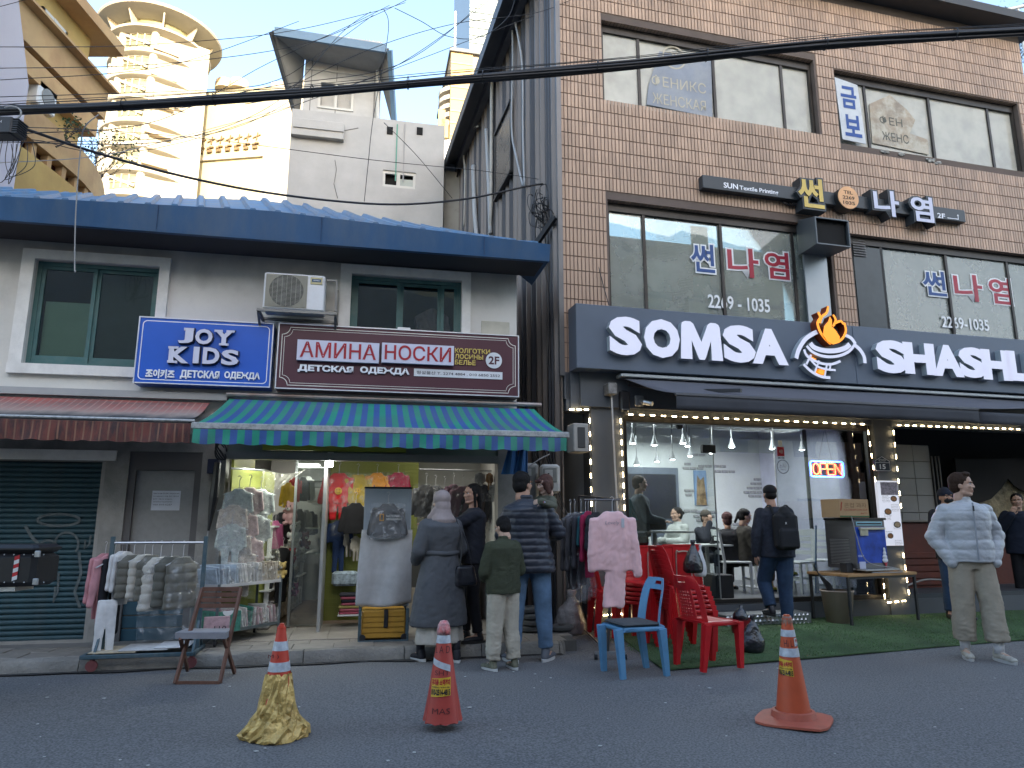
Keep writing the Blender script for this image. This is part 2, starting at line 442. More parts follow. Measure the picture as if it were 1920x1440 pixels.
#  common materials
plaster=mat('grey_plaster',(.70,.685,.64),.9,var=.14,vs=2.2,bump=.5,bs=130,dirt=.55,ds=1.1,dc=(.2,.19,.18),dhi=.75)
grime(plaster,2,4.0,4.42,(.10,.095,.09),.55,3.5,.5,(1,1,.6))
trimw=mat('pale_trim',(.74,.73,.70),.8,var=.08,bump=.3,bs=90,dirt=.35,ds=5,dc=(.3,.29,.27),dhi=.8)
darkgrey=mat('dark_grey_cladding',(.085,.093,.103),.5,var=.08,bump=.05)
blackm=mat('black_metal',(.02,.021,.023),.45,var=.2)
blackp=mat('black_plastic',(.018,.018,.02),.4,var=.15)
steel=mat('steel',(.5,.51,.52),.35,.9,var=.1,dirt=.15,ds=9)
whitep=mat('white_plastic',(.72,.73,.73),.45,var=.05,dirt=.12,ds=6,dc=(.4,.38,.33))
bluem=mat('blue_sheet_metal',(.020,.080,.185),.45,var=.1,bump=.06,dirt=.5,ds=2.2,dc=(.13,.15,.16),dhi=.75,stretch=(1,1,.3))
teal=mat('teal_window_frame',(.045,.125,.125),.45,var=.1,dirt=.15,ds=7,dc=(.2,.22,.2))
wood=mat('brown_wood',(.16,.075,.045),.55,var=.3,vs=9,stretch=(1,6,6),bump=.2)
def wall_holes(mb,s0,s1,z0,z1,holes,y0,y1,m=0):
 xs=sorted({s0,s1,*[min(max(h[0],s0),s1)for h in holes],*[min(max(h[1],s0),s1)for h in holes]})
 for a,b in zip(xs,xs[1:]):
  mid=(a+b)/2; cut=sorted([(h[2],h[3])for h in holes if h[0]<mid<h[1]]); z=z0
  for (c,d)in cut:
   if c>z+1e-4:mb.box(a,b,y0,y1,z,c,m)
   z=max(z,d)
  if z<z1-1e-4:mb.box(a,b,y0,y1,z,z1,m)
 return mb
#  ground
def asphalt():
 m=mat('asphalt',(.158,.156,.155),.86,var=.13,vs=.9,bump=0,dirt=.6,ds=.45,dc=(.075,.077,.084),dhi=.72)
 n=m.node_tree; N=n.nodes; b=N['Principled BSDF']
 tc=N.new('ShaderNodeTexCoord')
 v=N.new('ShaderNodeTexVoronoi'); v.inputs['Scale'].default_value=150; lk(n,tc.outputs['Object'],v.inputs['Vector'])
 z=N.new('ShaderNodeTexNoise'); z.inputs['Scale'].default_value=70; z.inputs['Detail'].default_value=8; lk(n,tc.outputs['Object'],z.inputs['Vector'])
 old=b.inputs['Base Color'].links[0].from_socket
 r=N.new('ShaderNodeMapRange'); r.inputs[1].default_value=.38; r.inputs[2].default_value=.68; r.inputs[3].default_value=.62; r.inputs[4].default_value=1.42; lk(n,z.outputs[0],r.inputs[0])
 sc=N.new('ShaderNodeVectorMath'); sc.operation='SCALE'; lk(n,old,sc.inputs[0]); lk(n,r.outputs[0],sc.inputs['Scale'])
 w_=N.new('ShaderNodeTexWhiteNoise'); w_.noise_dimensions='3D'; lk(n,v.outputs['Position'],w_.inputs['Vector'])
 g=N.new('ShaderNodeMath'); g.operation='GREATER_THAN'; g.inputs[1].default_value=.86; lk(n,w_.outputs[0],g.inputs[0])
 mx=N.new('ShaderNodeMixRGB'); mx.inputs[2].default_value=(.22,.22,.22,1); lk(n,sc.outputs[0],mx.inputs[1])
 m2=N.new('ShaderNodeMath'); m2.operation='MULTIPLY'; m2.inputs[1].default_value=.28; lk(n,g.outputs[0],m2.inputs[0]); lk(n,m2.outputs[0],mx.inputs[0])
 lk(n,mx.outputs[0],b.inputs['Base Color'])
 ad=N.new('ShaderNodeMath'); ad.operation='MULTIPLY_ADD'; ad.inputs[1].default_value=.6; lk(n,v.outputs[0],ad.inputs[0]); lk(n,z.outputs[0],ad.inputs[2])
 bp=N.new('ShaderNodeBump'); bp.inputs['Strength'].default_value=.9; bp.inputs['Distance'].default_value=.006; lk(n,ad.outputs[0],bp.inputs['Height']); lk(n,bp.outputs[0],b.inputs['Normal'])
 return m
g=MB()
def gp(x,y):
 q=Vector((x,y,0))-RF.o
 z=ground_z(x,y)+.006*math.sin(x*1.3+y)*math.sin(y*.9)
 return (x,y,z)
xs=[-400,-120,-40,-20]+[-12+.5*i for i in range(53)]+[20,40,120,400]
ys=[-400,-120,-40,-15,-6]+[-2+.4*i for i in range(41)]+[18,30,60,160,500]
g.v=[gp(x,y)for y in ys for x in xs]; W=len(xs)
g.f=[(j*W+i,j*W+i+1,(j+1)*W+i+1,(j+1)*W+i)for j in range(len(ys)-1)for i in range(W-1)]; g.m=[0]*len(g.f)
tagit(g.build('road',asphalt(),smooth=True),None,None,kind='structure')
lit=MB()
for i in range(70):
 x,y=random.uniform(-4,6),random.uniform(3.6,7.0); s=random.uniform(.004,.012); a=random.uniform(0,3)
 z=gp(x,y)[2]+.007
 lit.hexa([(x+s*math.cos(a+k*1.57)*(1+.6*(k%2)),y+s*math.sin(a+k*1.57),z+h)for h in (0,.003)for k in range(4)])
tagit(lit.build('road_litter',mat('litter',(.5,.5,.48),.8)),None,None,kind='stuff')
KY=-.93
pv=MB(); pv.box(-6,4.9,KY+.12,-.30,-.2,.113)
pvo=pv.build('pavement',mat('mortar',(.09,.087,.08),.95),off=(0,0,0)); pvo.location=LF.o; pvo.rotation_euler=(0,0,LF.t); pvo['kind']='structure'
ptile=mat('pavement_tile',(.235,.215,.19),.6,var=.2,vs=3,bump=.1,dirt=.45,ds=2.2,dc=(.07,.065,.06),island=.1)
tm=MB(); tm.bbox(0,.395,0,.295,0,.03,.004); me_t=None
first=None
for i in range(27):
 for j in range(2):
  s=-6+.4*i+(.15 if j else 0); y=KY+.125+.30*j
  if first is None:first=tm.build('tile',ptile,pvo); o=first
  else:o=first.copy(); COL.objects.link(o)
  o.parent=pvo; o.location=(s,y,.113-.02+random.uniform(-.003,.003)); o.rotation_euler=(random.uniform(-.006,.006),random.uniform(-.006,.006),0)
kerb=mat('kerb_stone',(.25,.235,.21),.9,var=.25,vs=7,bump=.5,bs=35,dirt=.55,ds=3.5,dc=(.08,.075,.065),bstr=.012)
s=-6.0; k=0
kr=bpy.data.objects.new('kerb',None); COL.objects.link(kr); kr.location=LF.o; kr.rotation_euler=(0,0,LF.t); kr['kind']='structure'
while s<4.7:
 L_=random.uniform(.75,1.0); e=min(s+L_,4.75); m_=MB()
 nseg=10; P=[]
 for a in range(nseg+1):
  x=s+.004+(e-s-.008)*a/nseg; ch=max(0,random.gauss(0,.012)); c2=max(0,random.gauss(.004,.01))
  P+=[(x,KY-.0,-.1),(x,KY-.002+ch*.5,.03),(x,KY+.012+c2,.10-ch),(x,KY+.03+c2,.122-c2),(x,KY+.119,.122),(x,KY+.119,-.1)]
 F=[(a*6+i,(a+1)*6+i,(a+1)*6+i+1,a*6+i+1)for a in range(nseg)for i in range(5)]
 F+=[tuple(range(6)),tuple(range(nseg*6+5,nseg*6-1,-1))]
 m_.add(P,F); m_.build('kerb_stone',kerb,kr,smooth=35); s=e
gs=MB(); gs.grid(lambda u,v:(-6+10.7*u,KY-.07-.05*math.sin(u*60)*math.sin(u*17)+v*.068+v*.05*math.sin(u*60)*math.sin(u*17),.012),90,1)
o=gs.build('gutter_dirt',mat('gutter_dirt',(.045,.043,.04),.95,var=.4,vs=12),off=(0,0,0)); o.location=LF.o; o.rotation_euler=(0,0,LF.t); o['kind']='stuff'
TA=[(-2.70,-2.21),(-2.45,-.9),(-2.3,-.05),(5.5,-.05),(5.5,-1.35),(2.09,-1.74),(.3,-1.98)]
def turf_mesh():
 def fn(u,v):
  s=-2.62+u*8.1
  yf=-2.25+.1*max(0,s+2.6); s2=s+(v)*(.75*max(0,1-u*3))*.5
  y=yf+(-.04-yf)*v
  p=RF.w(s2,y,0); return (p.x,p.y,ground_z(p.x,p.y)+.016+.003*math.sin(u*50))
 m=MB(); m.sheet(fn,60,14,.012); return m
turfm=mat('artificial_turf',(.062,.115,.045),.95,var=.35,vs=2.5,bump=.9,bs=260,dirt=.35,ds=2,dc=(.03,.05,.02),bstr=.01)
tagit(turf_mesh().build('artificial_turf',turfm),None,None,kind='structure')
def turf_blades():
 m=MB(); r=random.Random(3)
 for i in range(26000):
  s=r.uniform(-2.55,5.3); yf=-2.24+.1*max(0,s+2.6); y=yf+(r.random())*(-.1-yf)
  p=RF.w(s,y,0); z=ground_z(p.x,p.y)+.020; a=r.uniform(0,3.14); h=r.uniform(.008,.018); w_=.004
  dx,dy=math.cos(a)*w_,math.sin(a)*w_; lx,ly=r.uniform(-.008,.008),r.uniform(-.008,.008)
  m.v+=[(p.x-dx,p.y-dy,z),(p.x+dx,p.y+dy,z),(p.x+lx,p.y+ly,z+h)]; b=len(m.v); m.f.append((b-3,b-2,b-1)); m.m.append(0)
 return m
tagit(turf_blades().build('turf_blades',mat('turf_blade',(.09,.165,.06),.8,var=.3,vs=4,bump=0,island=.35)),None,None,kind='stuff')
#  left building
LB=thing('plaster_building','low two-storey grey plaster building with blue metal roof and teal windows, shops below','building',LF)
W1=(-1.03,.25,3.02,4.21); W2=(2.39,3.73,3.0,4.29)
m=MB(); LX0=-4.2
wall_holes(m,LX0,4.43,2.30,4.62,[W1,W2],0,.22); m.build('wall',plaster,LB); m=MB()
GFW=mat('grimy_shaded_plaster',(.29,.28,.26),.9,var=.15,vs=2.5,bump=.4,bs=60,dirt=.5,ds=2,dc=(.1,.1,.095))  # real grime plus awning shade painted in, a darker copy of the plaster above
wall_holes(m,LX0,1.12,.10,2.30,[(LX0+.3,-.10,.12,1.98),(.13,.87,.12,2.10)],0,.22); m.build('ground_floor_wall',GFW,LB); m=MB()
m.box(4.20,4.43,0,.22,.10,2.30); m.build('ground_floor_wall',GFW,LB); m=MB()
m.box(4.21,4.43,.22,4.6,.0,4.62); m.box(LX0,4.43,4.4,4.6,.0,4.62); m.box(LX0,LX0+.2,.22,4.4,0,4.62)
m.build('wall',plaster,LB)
MB().bbox(3.98,4.34,-.004,.01,3.42,3.80).build('plaster_patch',mat('patch',(.52,.50,.42),.9,var=.2),LB)
m=MB()
ffz=lambda s:4.41+.0*s
m.box(LX0-.2,4.66,-.58,0.0,4.425,4.45); m.build('soffit',mat('soffit',(.05,.05,.055),.9),LB)
edge_top=lambda s:float(np.interp(s,[-1.2,1.45,4.7],[4.64,4.73,4.60]))
m=MB(); n=40
P=[]
for i in range(n+1):
 s=LX0-.2+(4.90+.0-LX0)*i/n
 P+=[(s,-.62,4.40),(s,-.66,edge_top(s)),(s,-.58,edge_top(s)+.012),(s,-.56,4.40)]
F=[(a*4+i,(a+1)*4+i,(a+1)*4+(i+1)%4,a*4+(i+1)%4)for a in range(n)for i in range(4)]+[(0,1,2,3),(n*4+3,n*4+2,n*4+1,n*4)]
m.add(P,[f[::-1]for f in F]); m.build('fascia',bluem,LB)
for s in (-1.9,.35,2.05,3.9):
 MB().box(s,s+.006,-.665,-.655,4.41,edge_top(s)-.005).build('fascia_joint',mat('joint',(.01,.035,.09),.6),LB)
MB().hexa([(4.43,.0,4.62),(4.70,-.6,4.41),(4.70,.3,4.41),(4.43,.3,4.62),(4.43,0,4.64),(4.72,-.6,4.62),(4.72,.3,4.62),(4.43,.3,4.66)]).build('eave_return',bluem,LB)
def RH(s):return float(np.interp(s,[-1.2,1.0,4.2,4.75],[.845,.93,.74,.55]))
RT=lambda s,t:edge_top(s)+.012+RH(s)*min(t,1)-max(0,t-1)*.3
rm=mat('blue_corrugated_roof',(.055,.16,.30),.45,var=.25,vs=5,bump=.15,dirt=.4,ds=3,dc=(.2,.2,.19))
m=MB()
m.grid(lambda u,v:((LX0-.2)+(4.75-LX0)*u,-.57+1.7*v*1.5,RT((LX0-.2)+(4.75-LX0)*u,v*1.5)),40,6); m.build('roof_sheet',rm,LB)
for i in range(34):
 s=LX0+.1+i*.27
 if s>4.6:break
 rb=MB(); pr=[(-.05,0),(-.025,.045),(.025,.045),(.05,0)]
 vs=[]
 for t in (0,.25,.5,.75,1):vs+=[(s+a-.42*t*(s>-1),-.575+1.7*t,RT(s+a-.42*t*(s>-1),t)+b)for a,b in pr]
 rb.add(vs,[(k*4+j+4,k*4+j+5,k*4+j+1,k*4+j)for k in range(4)for j in range(3)]+[(0,1,2,3)]); rb.build('roof_rib',rm,LB)
def left_window(Wn,split,trimb,extra=0):
 a,b,c,d=Wn
 t=MB(); q=.11
 t.box(a-q-.02,b+q,-.045,.0,d,d+q); t.box(a-q-.02,a,-.045,.0,trimb,d); t.box(b,b+q,-.045,.0,trimb,d)
 if trimb==c:t.box(a-q-.02,b+q,-.06,.0,c-q,c)
 win=t.build('window_surround',trimw,LB)
 f=MB(); w_=.045
 f.box(a,b,.05,.13,d-w_,d); f.box(a,b,.05,.13,c,c+w_); f.box(a,a+w_,.05,.13,c+w_,d-w_); f.box(b-w_,b,.05,.13,c+w_,d-w_)
 fr=f.build('window_frame',teal,LB)
 ed=[a+w_]+split+[b-w_]
 for i,(p,q2)in enumerate(zip(ed,ed[1:])):
  yy=.060+.02*(i%2); g_=MB(); w2=.04
  g_.box(p,q2,yy,yy+.03,d-w_-w2,d-w_-.002); g_.box(p,q2,yy,yy+.03,c+w_+.002,c+w_+.07); g_.box(p,p+w2,yy,yy+.03,c+w_+.07,d-w_-w2); g_.box(q2-w2,q2,yy,yy+.03,c+w_+.07,d-w_-w2)
  g_.build('sash',teal,fr)
  MB().box(p+w2,q2-w2,yy+.012,yy+.018,c+w_+.07,d-w_-w2).build('pane',glass('house_glass',(.85,.95,.92),.85),fr)
 return fr
left_window(W1,[-.42],3.02); left_window(W2,[2.98,3.48],3.02)
MB().box(-.95,-.42,.16,.165,3.1,3.78).build('frosted_board',mat('frosted',(.50,.62,.54),.5,var=.06),LB)
MB().box(-.40,.22,.125,.13,3.1,4.15).build('insect_screen',mat('screen',(.13,.135,.14),.9),LB)
MB().box(2.45,2.98,.17,.175,3.05,3.65).build('frosted_board',mat('frosted2',(.62,.64,.48),.5,var=.06),LB)
m=MB(); m.sheet(lambda u,v:(3.2+.42*u+.03*math.sin(v*5),.19+.03*math.sin(u*14+v*4),3.35+.62*v*(.8+.2*math.sin(u*3))),16,8,.006)
m.build('curtain',mat('pinkish_curtain',(.38,.25,.30),.8,var=.4,vs=9,dirt=.6,ds=9,dc=(.12,.1,.12)),LB)
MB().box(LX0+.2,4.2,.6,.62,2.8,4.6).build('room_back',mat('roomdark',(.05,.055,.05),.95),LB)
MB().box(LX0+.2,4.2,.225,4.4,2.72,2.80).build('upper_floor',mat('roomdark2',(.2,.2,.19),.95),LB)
sh=mat('shutter_teal',(.022,.062,.078),.5,var=.15,vs=3,dirt=.3,ds=4,dc=(.06,.07,.07),stretch=(1,1,.5))
z=.14; first=None
sl=MB(); pr=[(.0,0),(-.014,.008),(-.020,.026),(-.014,.044),(0,.052)]
sl.add([(x,y,z_)for x in (LX0+.32,-.115)for y,z_ in pr],[(i,5+i,6+i,1+i)for i in range(4)])
while z<1.97:
 if first is None:first=sl.build('slat',sh,LB,smooth=True,off=(0,0,0)); o=first
 else:o=first.copy(); COL.objects.link(o)
 o.location=(0,.10,z); z+=.054
MB().box(LX0+.3,-.10,.115,.13,.12,2.0).build('shutter_backing',blackm,LB)
m=MB(); m.box(-.135,-.10,.0,.10,.12,1.98); m.box(LX0+.3,-.135,.04,.10,.115,.15); m.build('shutter_guide',mat('guide',(.3,.29,.27),.7,dirt=.4),LB)
MB().box(LX0,.0,-.03,.0,1.99,2.10).build('lintel_trim',trimw,LB)
gm=mat('faded_spray_paint',(.095,.115,.12),.8,var=.4,vs=14)
m=MB()
def stroke(pts,wd,y):
 L_=[Vector((p[0],0,p[1]))for p in pts]; vs=[]
 for i,p in enumerate(L_):
  d=(L_[min(i+1,len(L_)-1)]-L_[max(i-1,0)]).normalized(); nn=Vector((-d.z,0,d.x))*wd/2
  vs+=[(p.x+nn.x,y,p.z+nn.z),(p.x-nn.x,y,p.z-nn.z)]
 m.add(vs,[(2*i,2*i+1,2*i+3,2*i+2)for i in range(len(L_)-1)])
def arc(px,py,rx,ry,a0,a1,n=18):return [LF.at(px+rx*math.cos(R(a0+(a1-a0)*i/n)),py+ry*math.sin(R(a0+(a1-a0)*i/n)),.077)for i in range(n+1)]
stroke(arc(110,975,40,11,0,360),.026,.077)
stroke([LF.at(*p,.077)for p in ((47,985),(58,1005),(72,1020))],.03,.077)
stroke(arc(90,1030,18,17,-30,-330),.022,.077); stroke(arc(125,1020,22,22,160,400),.022,.077)
stroke([LF.at(*p,.077)for p in ((160,1012),(158,1030),(168,1020),(170,1003))],.02,.077)
stroke([LF.at(*p,.077)for p in ((148,1035),(152,1075),(140,1110),(150,1140))],.028,.077)
stroke([LF.at(*p,.077)for p in ((110,1075),(108,1110),(100,1130),(104,1100))],.02,.077)
m.build('spray_paint',gm,LB)
dk=mat('door_grey',(.115,.11,.11),.7,var=.15,dirt=.3)
m=MB(); m.box(.13,.20,.02,.12,.12,2.10); m.box(.80,.87,.02,.12,.12,2.10); m.box(.20,.80,.02,.12,1.90,2.10); m.build('door_frame',dk,LB)
MB().bbox(.20,.80,.06,.09,.52,1.90).build('door_board',mat('door_board',(.27,.27,.265),.75,var=.06,dirt=.35,ds=16,dc=(.1,.1,.1),dhi=.9),LB)
for z0_,z1_ in ((.12,.24),(.25,.37),(.38,.515)):
 MB().bbox(.20,.80,.05,.09,z0_,z1_).build('door_panel',mat('blue_panel',(.03,.085,.12),.5,dirt=.3),LB)
x0,z0=LF.at(286,920,.055); x1,z1=LF.at(336,957,.055)
nm=MB(); nm.box(x0,x1,.056,.059,z1,z0)
for i,t in enumerate(['Магазин RUSIK переехал','по адресу 서울 중구 을지로','6가 38-6 корп.','Samarkand Supermarket','тел 010-6257']):
 zz=z0-.022-i*.03; nm.text(t,x0+.015,x1-(.015 if i<2 else .08),zz-.016,zz,.0545,m=1)
nm.build('notice',[mat('paper',(.60,.62,.68),.8),mat('ink',(.04,.04,.05),.8)],LB)
MB().box(LX0,1.12,-.3,-.0,.0,.125).build('base_ledge',mat('concrete_base',(.2,.19,.175),.95,var=.2,dirt=.5,ds=3),LB)
#  brick-tiled building
BB=thing('tiled_building','three-storey brown tiled building with wide dark windows and grey restaurant front','building',RF)
BZ=9.85; RX1=5.86
WA=[(-2.11,1.50,7.22,8.57),(1.87,5.60,7.18,8.47),(-2.09,1.50,4.0,5.75),(1.88,5.6,4.0,5.68)]
OP=[(-1.93,1.83,.30,2.66),(2.27,6.6,.30,2.66)]
m=MB(); wall_holes(m,-2.77,RX1,3.2,BZ,WA,.012,.30); m.build('wall',mat('mortar_dark',(.13,.10,.085),.95),BB)
tb=mat('brown_tile',(.45,.305,.215),.48,var=.2,vs=.9,bump=.15,bs=30,island=.16,dirt=.22,ds=1.3,dc=(.17,.12,.10),dhi=.85)
def tilebox(mb,x,z,w_,h_,y0=0.0):
 c=.004
 mb.v+=[(x,y0+.012,z),(x+w_,y0+.012,z),(x+w_,y0+.012,z+h_),(x,y0+.012,z+h_),(x+c,y0,z+c),(x+w_-c,y0,z+c),(x+w_-c,y0,z+h_-c),(x+c,y0,z+h_-c)]
 b=len(mb.v)-8
 mb.f+=[(b+4,b+5,b+6,b+7),(b,b+1,b+5,b+4),(b+1,b+2,b+6,b+5),(b+2,b+3,b+7,b+6),(b+3,b,b+4,b+7)]; mb.m+=[0]*5
TW,TH=.0545,.2015; pt=MB(); tl=[]
nx=int((RX1+2.77)/TW); nz_=int((BZ-3.25)/TH)+1
for j in range(nz_):
 for i in range(nx):
  x=-2.765+i*TW; z=3.25+j*TH; xc,zc=x+TW/2,z+TH/2
  if any(a-.02<xc<b+.02 and c-.02<zc<d+.02 for a,b,c,d in WA):continue
  if z<4.05 and x>-2.55:continue
  if z+TH>BZ:continue
  tl.append((x,z))
tl.sort(key=lambda t:(t[0]-0)**2+(t[1]-1.3)**2*1.0+(0 if True else 0))
big=tl[:290]; rest=tl[290:]
t0=MB(); tilebox(t0,0,0,TW-.007,TH-.007); first=None
for (x,z)in big:
 if first is None:first=t0.build('tile',tb,BB,off=(0,0,0)); o=first
 else:o=first.copy(); COL.objects.link(o)
 o.location=(x,random.uniform(-.002,.001),z)
for (x,z)in rest:tilebox(pt,x,z,TW-.007,TH-.007,random.uniform(-.002,.0015))
for (a,b,c,d)in WA:
 n_=int((b-a)/TW)
 for i in range(n_):
  x=a+i*TW; zz=d
  pt.v+=[(x,.004,zz-.006),(x+TW-.007,.004,zz-.006),(x+TW-.007,.12,zz-.006),(x,.12,zz-.006)]; q=len(pt.v)-4; pt.f.append((q,q+1,q+2,q+3)); pt.m.append(0)
pt.build('tile_cladding',tb,BB,kind='stuff')
MB().box(-2.77,-2.6,-.02,.3,2.9,3.25).build('wall_foot',darkgrey,BB)
MB().box(-2.95,RX1+.25,-.34,.4,BZ+.01,BZ+.16).build('eave',mat('eave_dark',(.055,.058,.062),.6),BB)
SM=mat('ribbed_metal',(.185,.155,.135),.38,.35,var=.2,vs=2,dirt=.35,ds=2,dc=(.07,.065,.06),stretch=(1,1,.3))
SM2=mat('ribbed_metal_dark',(.05,.05,.055),.45,.3,var=.2)
SX=-2.80
MB().box(SX,SX+.02,.02,13,.0,10.0).build('side_wall',SM,BB)
m=MB(); m.box(SX-.03,SX+.035,-.03,.03,3.2,10.0); m.build('corner_trim',mat('corner_trim',(.13,.13,.135),.4,.5),BB)
rb=MB(); rb.add([(0,0,0),(-.05,.03,0),(-.05,.075,0),(0,.105,0),(0,0,10),(-.05,.03,10),(-.05,.075,10),(0,.105,10)],[(0,1,5,4),(1,2,6,5),(2,3,7,6),(4,5,6,7)]); first=None
for i in range(50):
 mm=SM if i%5 in (0,2,3)else SM2
 if first is None:first=rb.build('rib',mm,BB,off=(0,0,0)); o=first; fr2=rb.build('rib',SM2,BB,off=(0,0,0)); fr2.location=(SX,.10+.13,0)
 else:o=(first if mm is SM else fr2).copy(); COL.objects.link(o)
 o.location=(SX,.10+i*.26,0)
m=MB(); m.box(SX-.42,SX+.05,.05,13,10.0,10.04); m.box(SX-.44,SX-.40,.05,13,9.82,10.06); m.box(SX-.16,SX-.05,.03,13,9.80,10.0)
m.build('roof_edge',mat('roof_edge',(.085,.09,.10),.5,.3),BB)
def side_pt(px,py):
 d=ray(px,py); n=RF.a; t=(SX-(CO-RF.o).dot(n))/d.dot(n); p=CO+d*t-RF.o; return p.dot(RF.b),p.z
ya,za=side_pt(966,195); yb,zb=side_pt(938,345)
m=MB(); m.box(SX-.09,SX-.055,ya,yb,zb-.3,za);
m.build('side_window',mat('side_window_glass',(.012,.012,.014),.25),BB)
m=MB(); m.box(SX-.10,SX-.05,ya-.05,ya,zb-.35,za+.05); m.box(SX-.10,SX-.05,yb,yb+.05,zb-.35,za+.05); m.box(SX-.12,SX-.05,ya-.05,yb+.05,zb-.35,zb-.3); m.box(SX-.12,SX-.05,ya-.05,yb+.05,za,za+.05)
m.build('side_window_frame',blackm,BB)
m=MB(); m.bar((SX-.06,.02,5.4),(SX-.3,.5,5.0),.05,.08); m.build('bracket',blackm,BB)
wf=mat('brown_aluminium',(.035,.03,.027),.4,.4,var=.15,dirt=.2,dc=(.12,.11,.1))
g3=glass('upper_glass',(.95,.97,.95),.9,.02,(.80,.77,.67),.56); g2_=glass('second_floor_glass',(.85,.95,.92),.9,.02,(.62,.64,.58),.34)  # diffuse haze paints pale cream reflections into the upper panes
def big_window(Wn,cuts,mats_behind):
 a,b,c,d=Wn; f=MB(); w_=.05
 f.box(a,b,.09,.20,d-.13,d-.005); f.box(a,b,.09,.20,c,c+.05); f.box(a,a+w_,.09,.20,c+.05,d-.13); f.box(b-w_,b,.09,.20,c+.05,d-.13)
 fr=f.build('window_frame',wf,BB)
 ed=[a+w_-.02]+cuts+[b-w_+.02]
 for i,c_ in enumerate(cuts):
  MB().box(c_-.022,c_+.022,.10,.17,c+.05,d-.13).build('mullion',wf,fr)
 for i,(p,q)in enumerate(zip(ed,ed[1:])):
  MB().box(p+.02,q-.02,.125+.012*(i%2),.131+.012*(i%2),c+.05,d-.13).build('pane',g3 if c>6 else g2_,fr)
  if mats_behind[i]is not None:MB().box(p+.02,q-.02,.19+.004*i,.195+.004*i,c+.05,d-.13).build('blind_sheet',mats_behind[i],fr)
 MB().box(a,b,1.2,1.22,c-.3,d).build('room_back',mat('roomgrey',(.10,.105,.10),.95),BB)
 return fr
def R_at(px,py):return RF.at(px,py,.12)[0]
pap=mat('yellowed_film',(.68,.65,.55),.7,var=.25,vs=1.6,dirt=.3,ds=3,dc=(.3,.28,.22))
pap2=mat('grey_screen',(.15,.155,.16),.8,var=.1); blu=mat('blue_banner',(.16,.19,.24),.7,var=.15)
pap3=mat('tan_film',(.60,.54,.42),.7,var=.3,vs=1.2,dirt=.5,ds=2.2,dc=(.16,.13,.1))
f1=big_window(WA[0],[R_at(1197,130),R_at(1337,140),R_at(1465,160)],[pap,pap,pap,pap2])
f2=big_window(WA[1],[R_at(1622,200),R_at(1744,230),R_at(1855,250)],[pap3,pap3,pap,pap])
f3=big_window(WA[2],[R_at(1208,480),R_at(1353,490),R_at(1488,500)],[None,None,None,None])
f4=big_window(WA[3],[R_at(1655,520),R_at(1778,540),R_at(1895,560)],[pap2,None,None,None])
def blinds(x0,x1,z0,z1,mt,par):
 m=MB(); z=z0
 while z<z1:
  m.add([(x0,.22,z),(x1,.22,z),(x1,.245,z+.016),(x0,.245,z+.016)],[(0,1,2,3)]); z+=.024
 o=m.build('blind',mt,par,kind='stuff'); return o
bl1=mat('beige_blind',(.55,.51,.40),.7,var=.1); bl2=mat('green_blind',(.28,.38,.37),.7,var=.1)
blinds(R_at(1240,500),R_at(1350,500),4.15,5.6,bl1,f3); blinds(R_at(1358,500),R_at(1440,500),4.15,5.6,bl1,f3)
blinds(R_at(1662,500),R_at(1775,500),4.15,5.5,bl2,f4); blinds(R_at(1785,500),R_at(1870,500),4.55,5.5,bl1,f4)
MB().box(R_at(1218,500),R_at(1262,500),.20,.205,4.1,4.98).build('poster',mat('pale_board',(.36,.48,.48),.6),f3)
MB().box(R_at(1293,500),R_at(1330,500),.195,.199,4.1,4.5).build('poster',mat('white_board',(.5,.52,.5),.6),f3)
MB().box(R_at(1303,470),R_at(1335,470),.215,.218,4.3,5.6).build('poster',mat('teal_board',(.10,.24,.25),.6),f3)
MB().box(R_at(1152,500),R_at(1205,500),.2,.205,4.05,4.75).build('dark_board',mat('darkboard',(.05,.05,.055),.8),f3)
m=MB(); ms=[mat('vinyl_cream',(.52,.47,.36),.6),mat('vinyl_dark',(.10,.10,.08),.6),mat('vinyl_blue',(.025,.07,.22),.5),mat('vinyl_red',(.35,.03,.05),.5),mat('vinyl_white',(.75,.76,.76),.5)]
def ptext(st,p0,p1,mi,yy=.1125,outline=None,bold=.0,skew=0):
 m=MB()
 a,z0=RF.at(*p0,yy); b,_=RF.at(*p1,yy); z1=RF.at(p0[0],p1[1],yy)[1]
 z0-=0; z1-=0
 if outline is not None:m.text(st,a-.022,b+.022,z0-.022,z1+.022,yy+.004,bold=bold+.045,m=outline,skew=skew)
 m.text(st,a,b,z0,z1,yy,bold=bold,m=mi,skew=skew); m.build('window_lettering',ms,BB)
ptext('ФЕНИКС',(1222,160),(1322,139),0); ptext('ЖЕНСКАЯ',(1224,193),(1322,173),0)
ptext('ФЕН',(1650,232),(1690,216),1); ptext('ЖЕНС',(1655,262),(1702,246),1)
def ring(cx,cz,r0,r1,y,mi,n=28,a0=0,a1=360):
 vs=[]
 for i in range(n+1):
  t=R(a0+(a1-a0)*i/n); vs+=[(cx+r0*math.cos(t),y,cz+r0*math.sin(t)),(cx+r1*math.cos(t),y,cz+r1*math.sin(t))]
 m.add(vs,[(2*i,2*i+1,2*i+3,2*i+2)for i in range(n)],mi)
cx,cz=RF.at(1264,108,.115); ring(cx,cz,.17,.195,.113,0); m.text('X',cx-.07,cx+.08,cz-.08,cz+.1,.113,m=0); m.build('window_emblem',ms,BB)
ptext('썬',(1297,508),(1338,455),2,outline=4,bold=.02); ptext('나',(1366,517),(1420,462),3,outline=4,bold=.02); ptext('염',(1436,521),(1477,470),3,outline=4,bold=.02)
ptext('2269 - 1035',(1328,577),(1442,551),4,bold=.02)
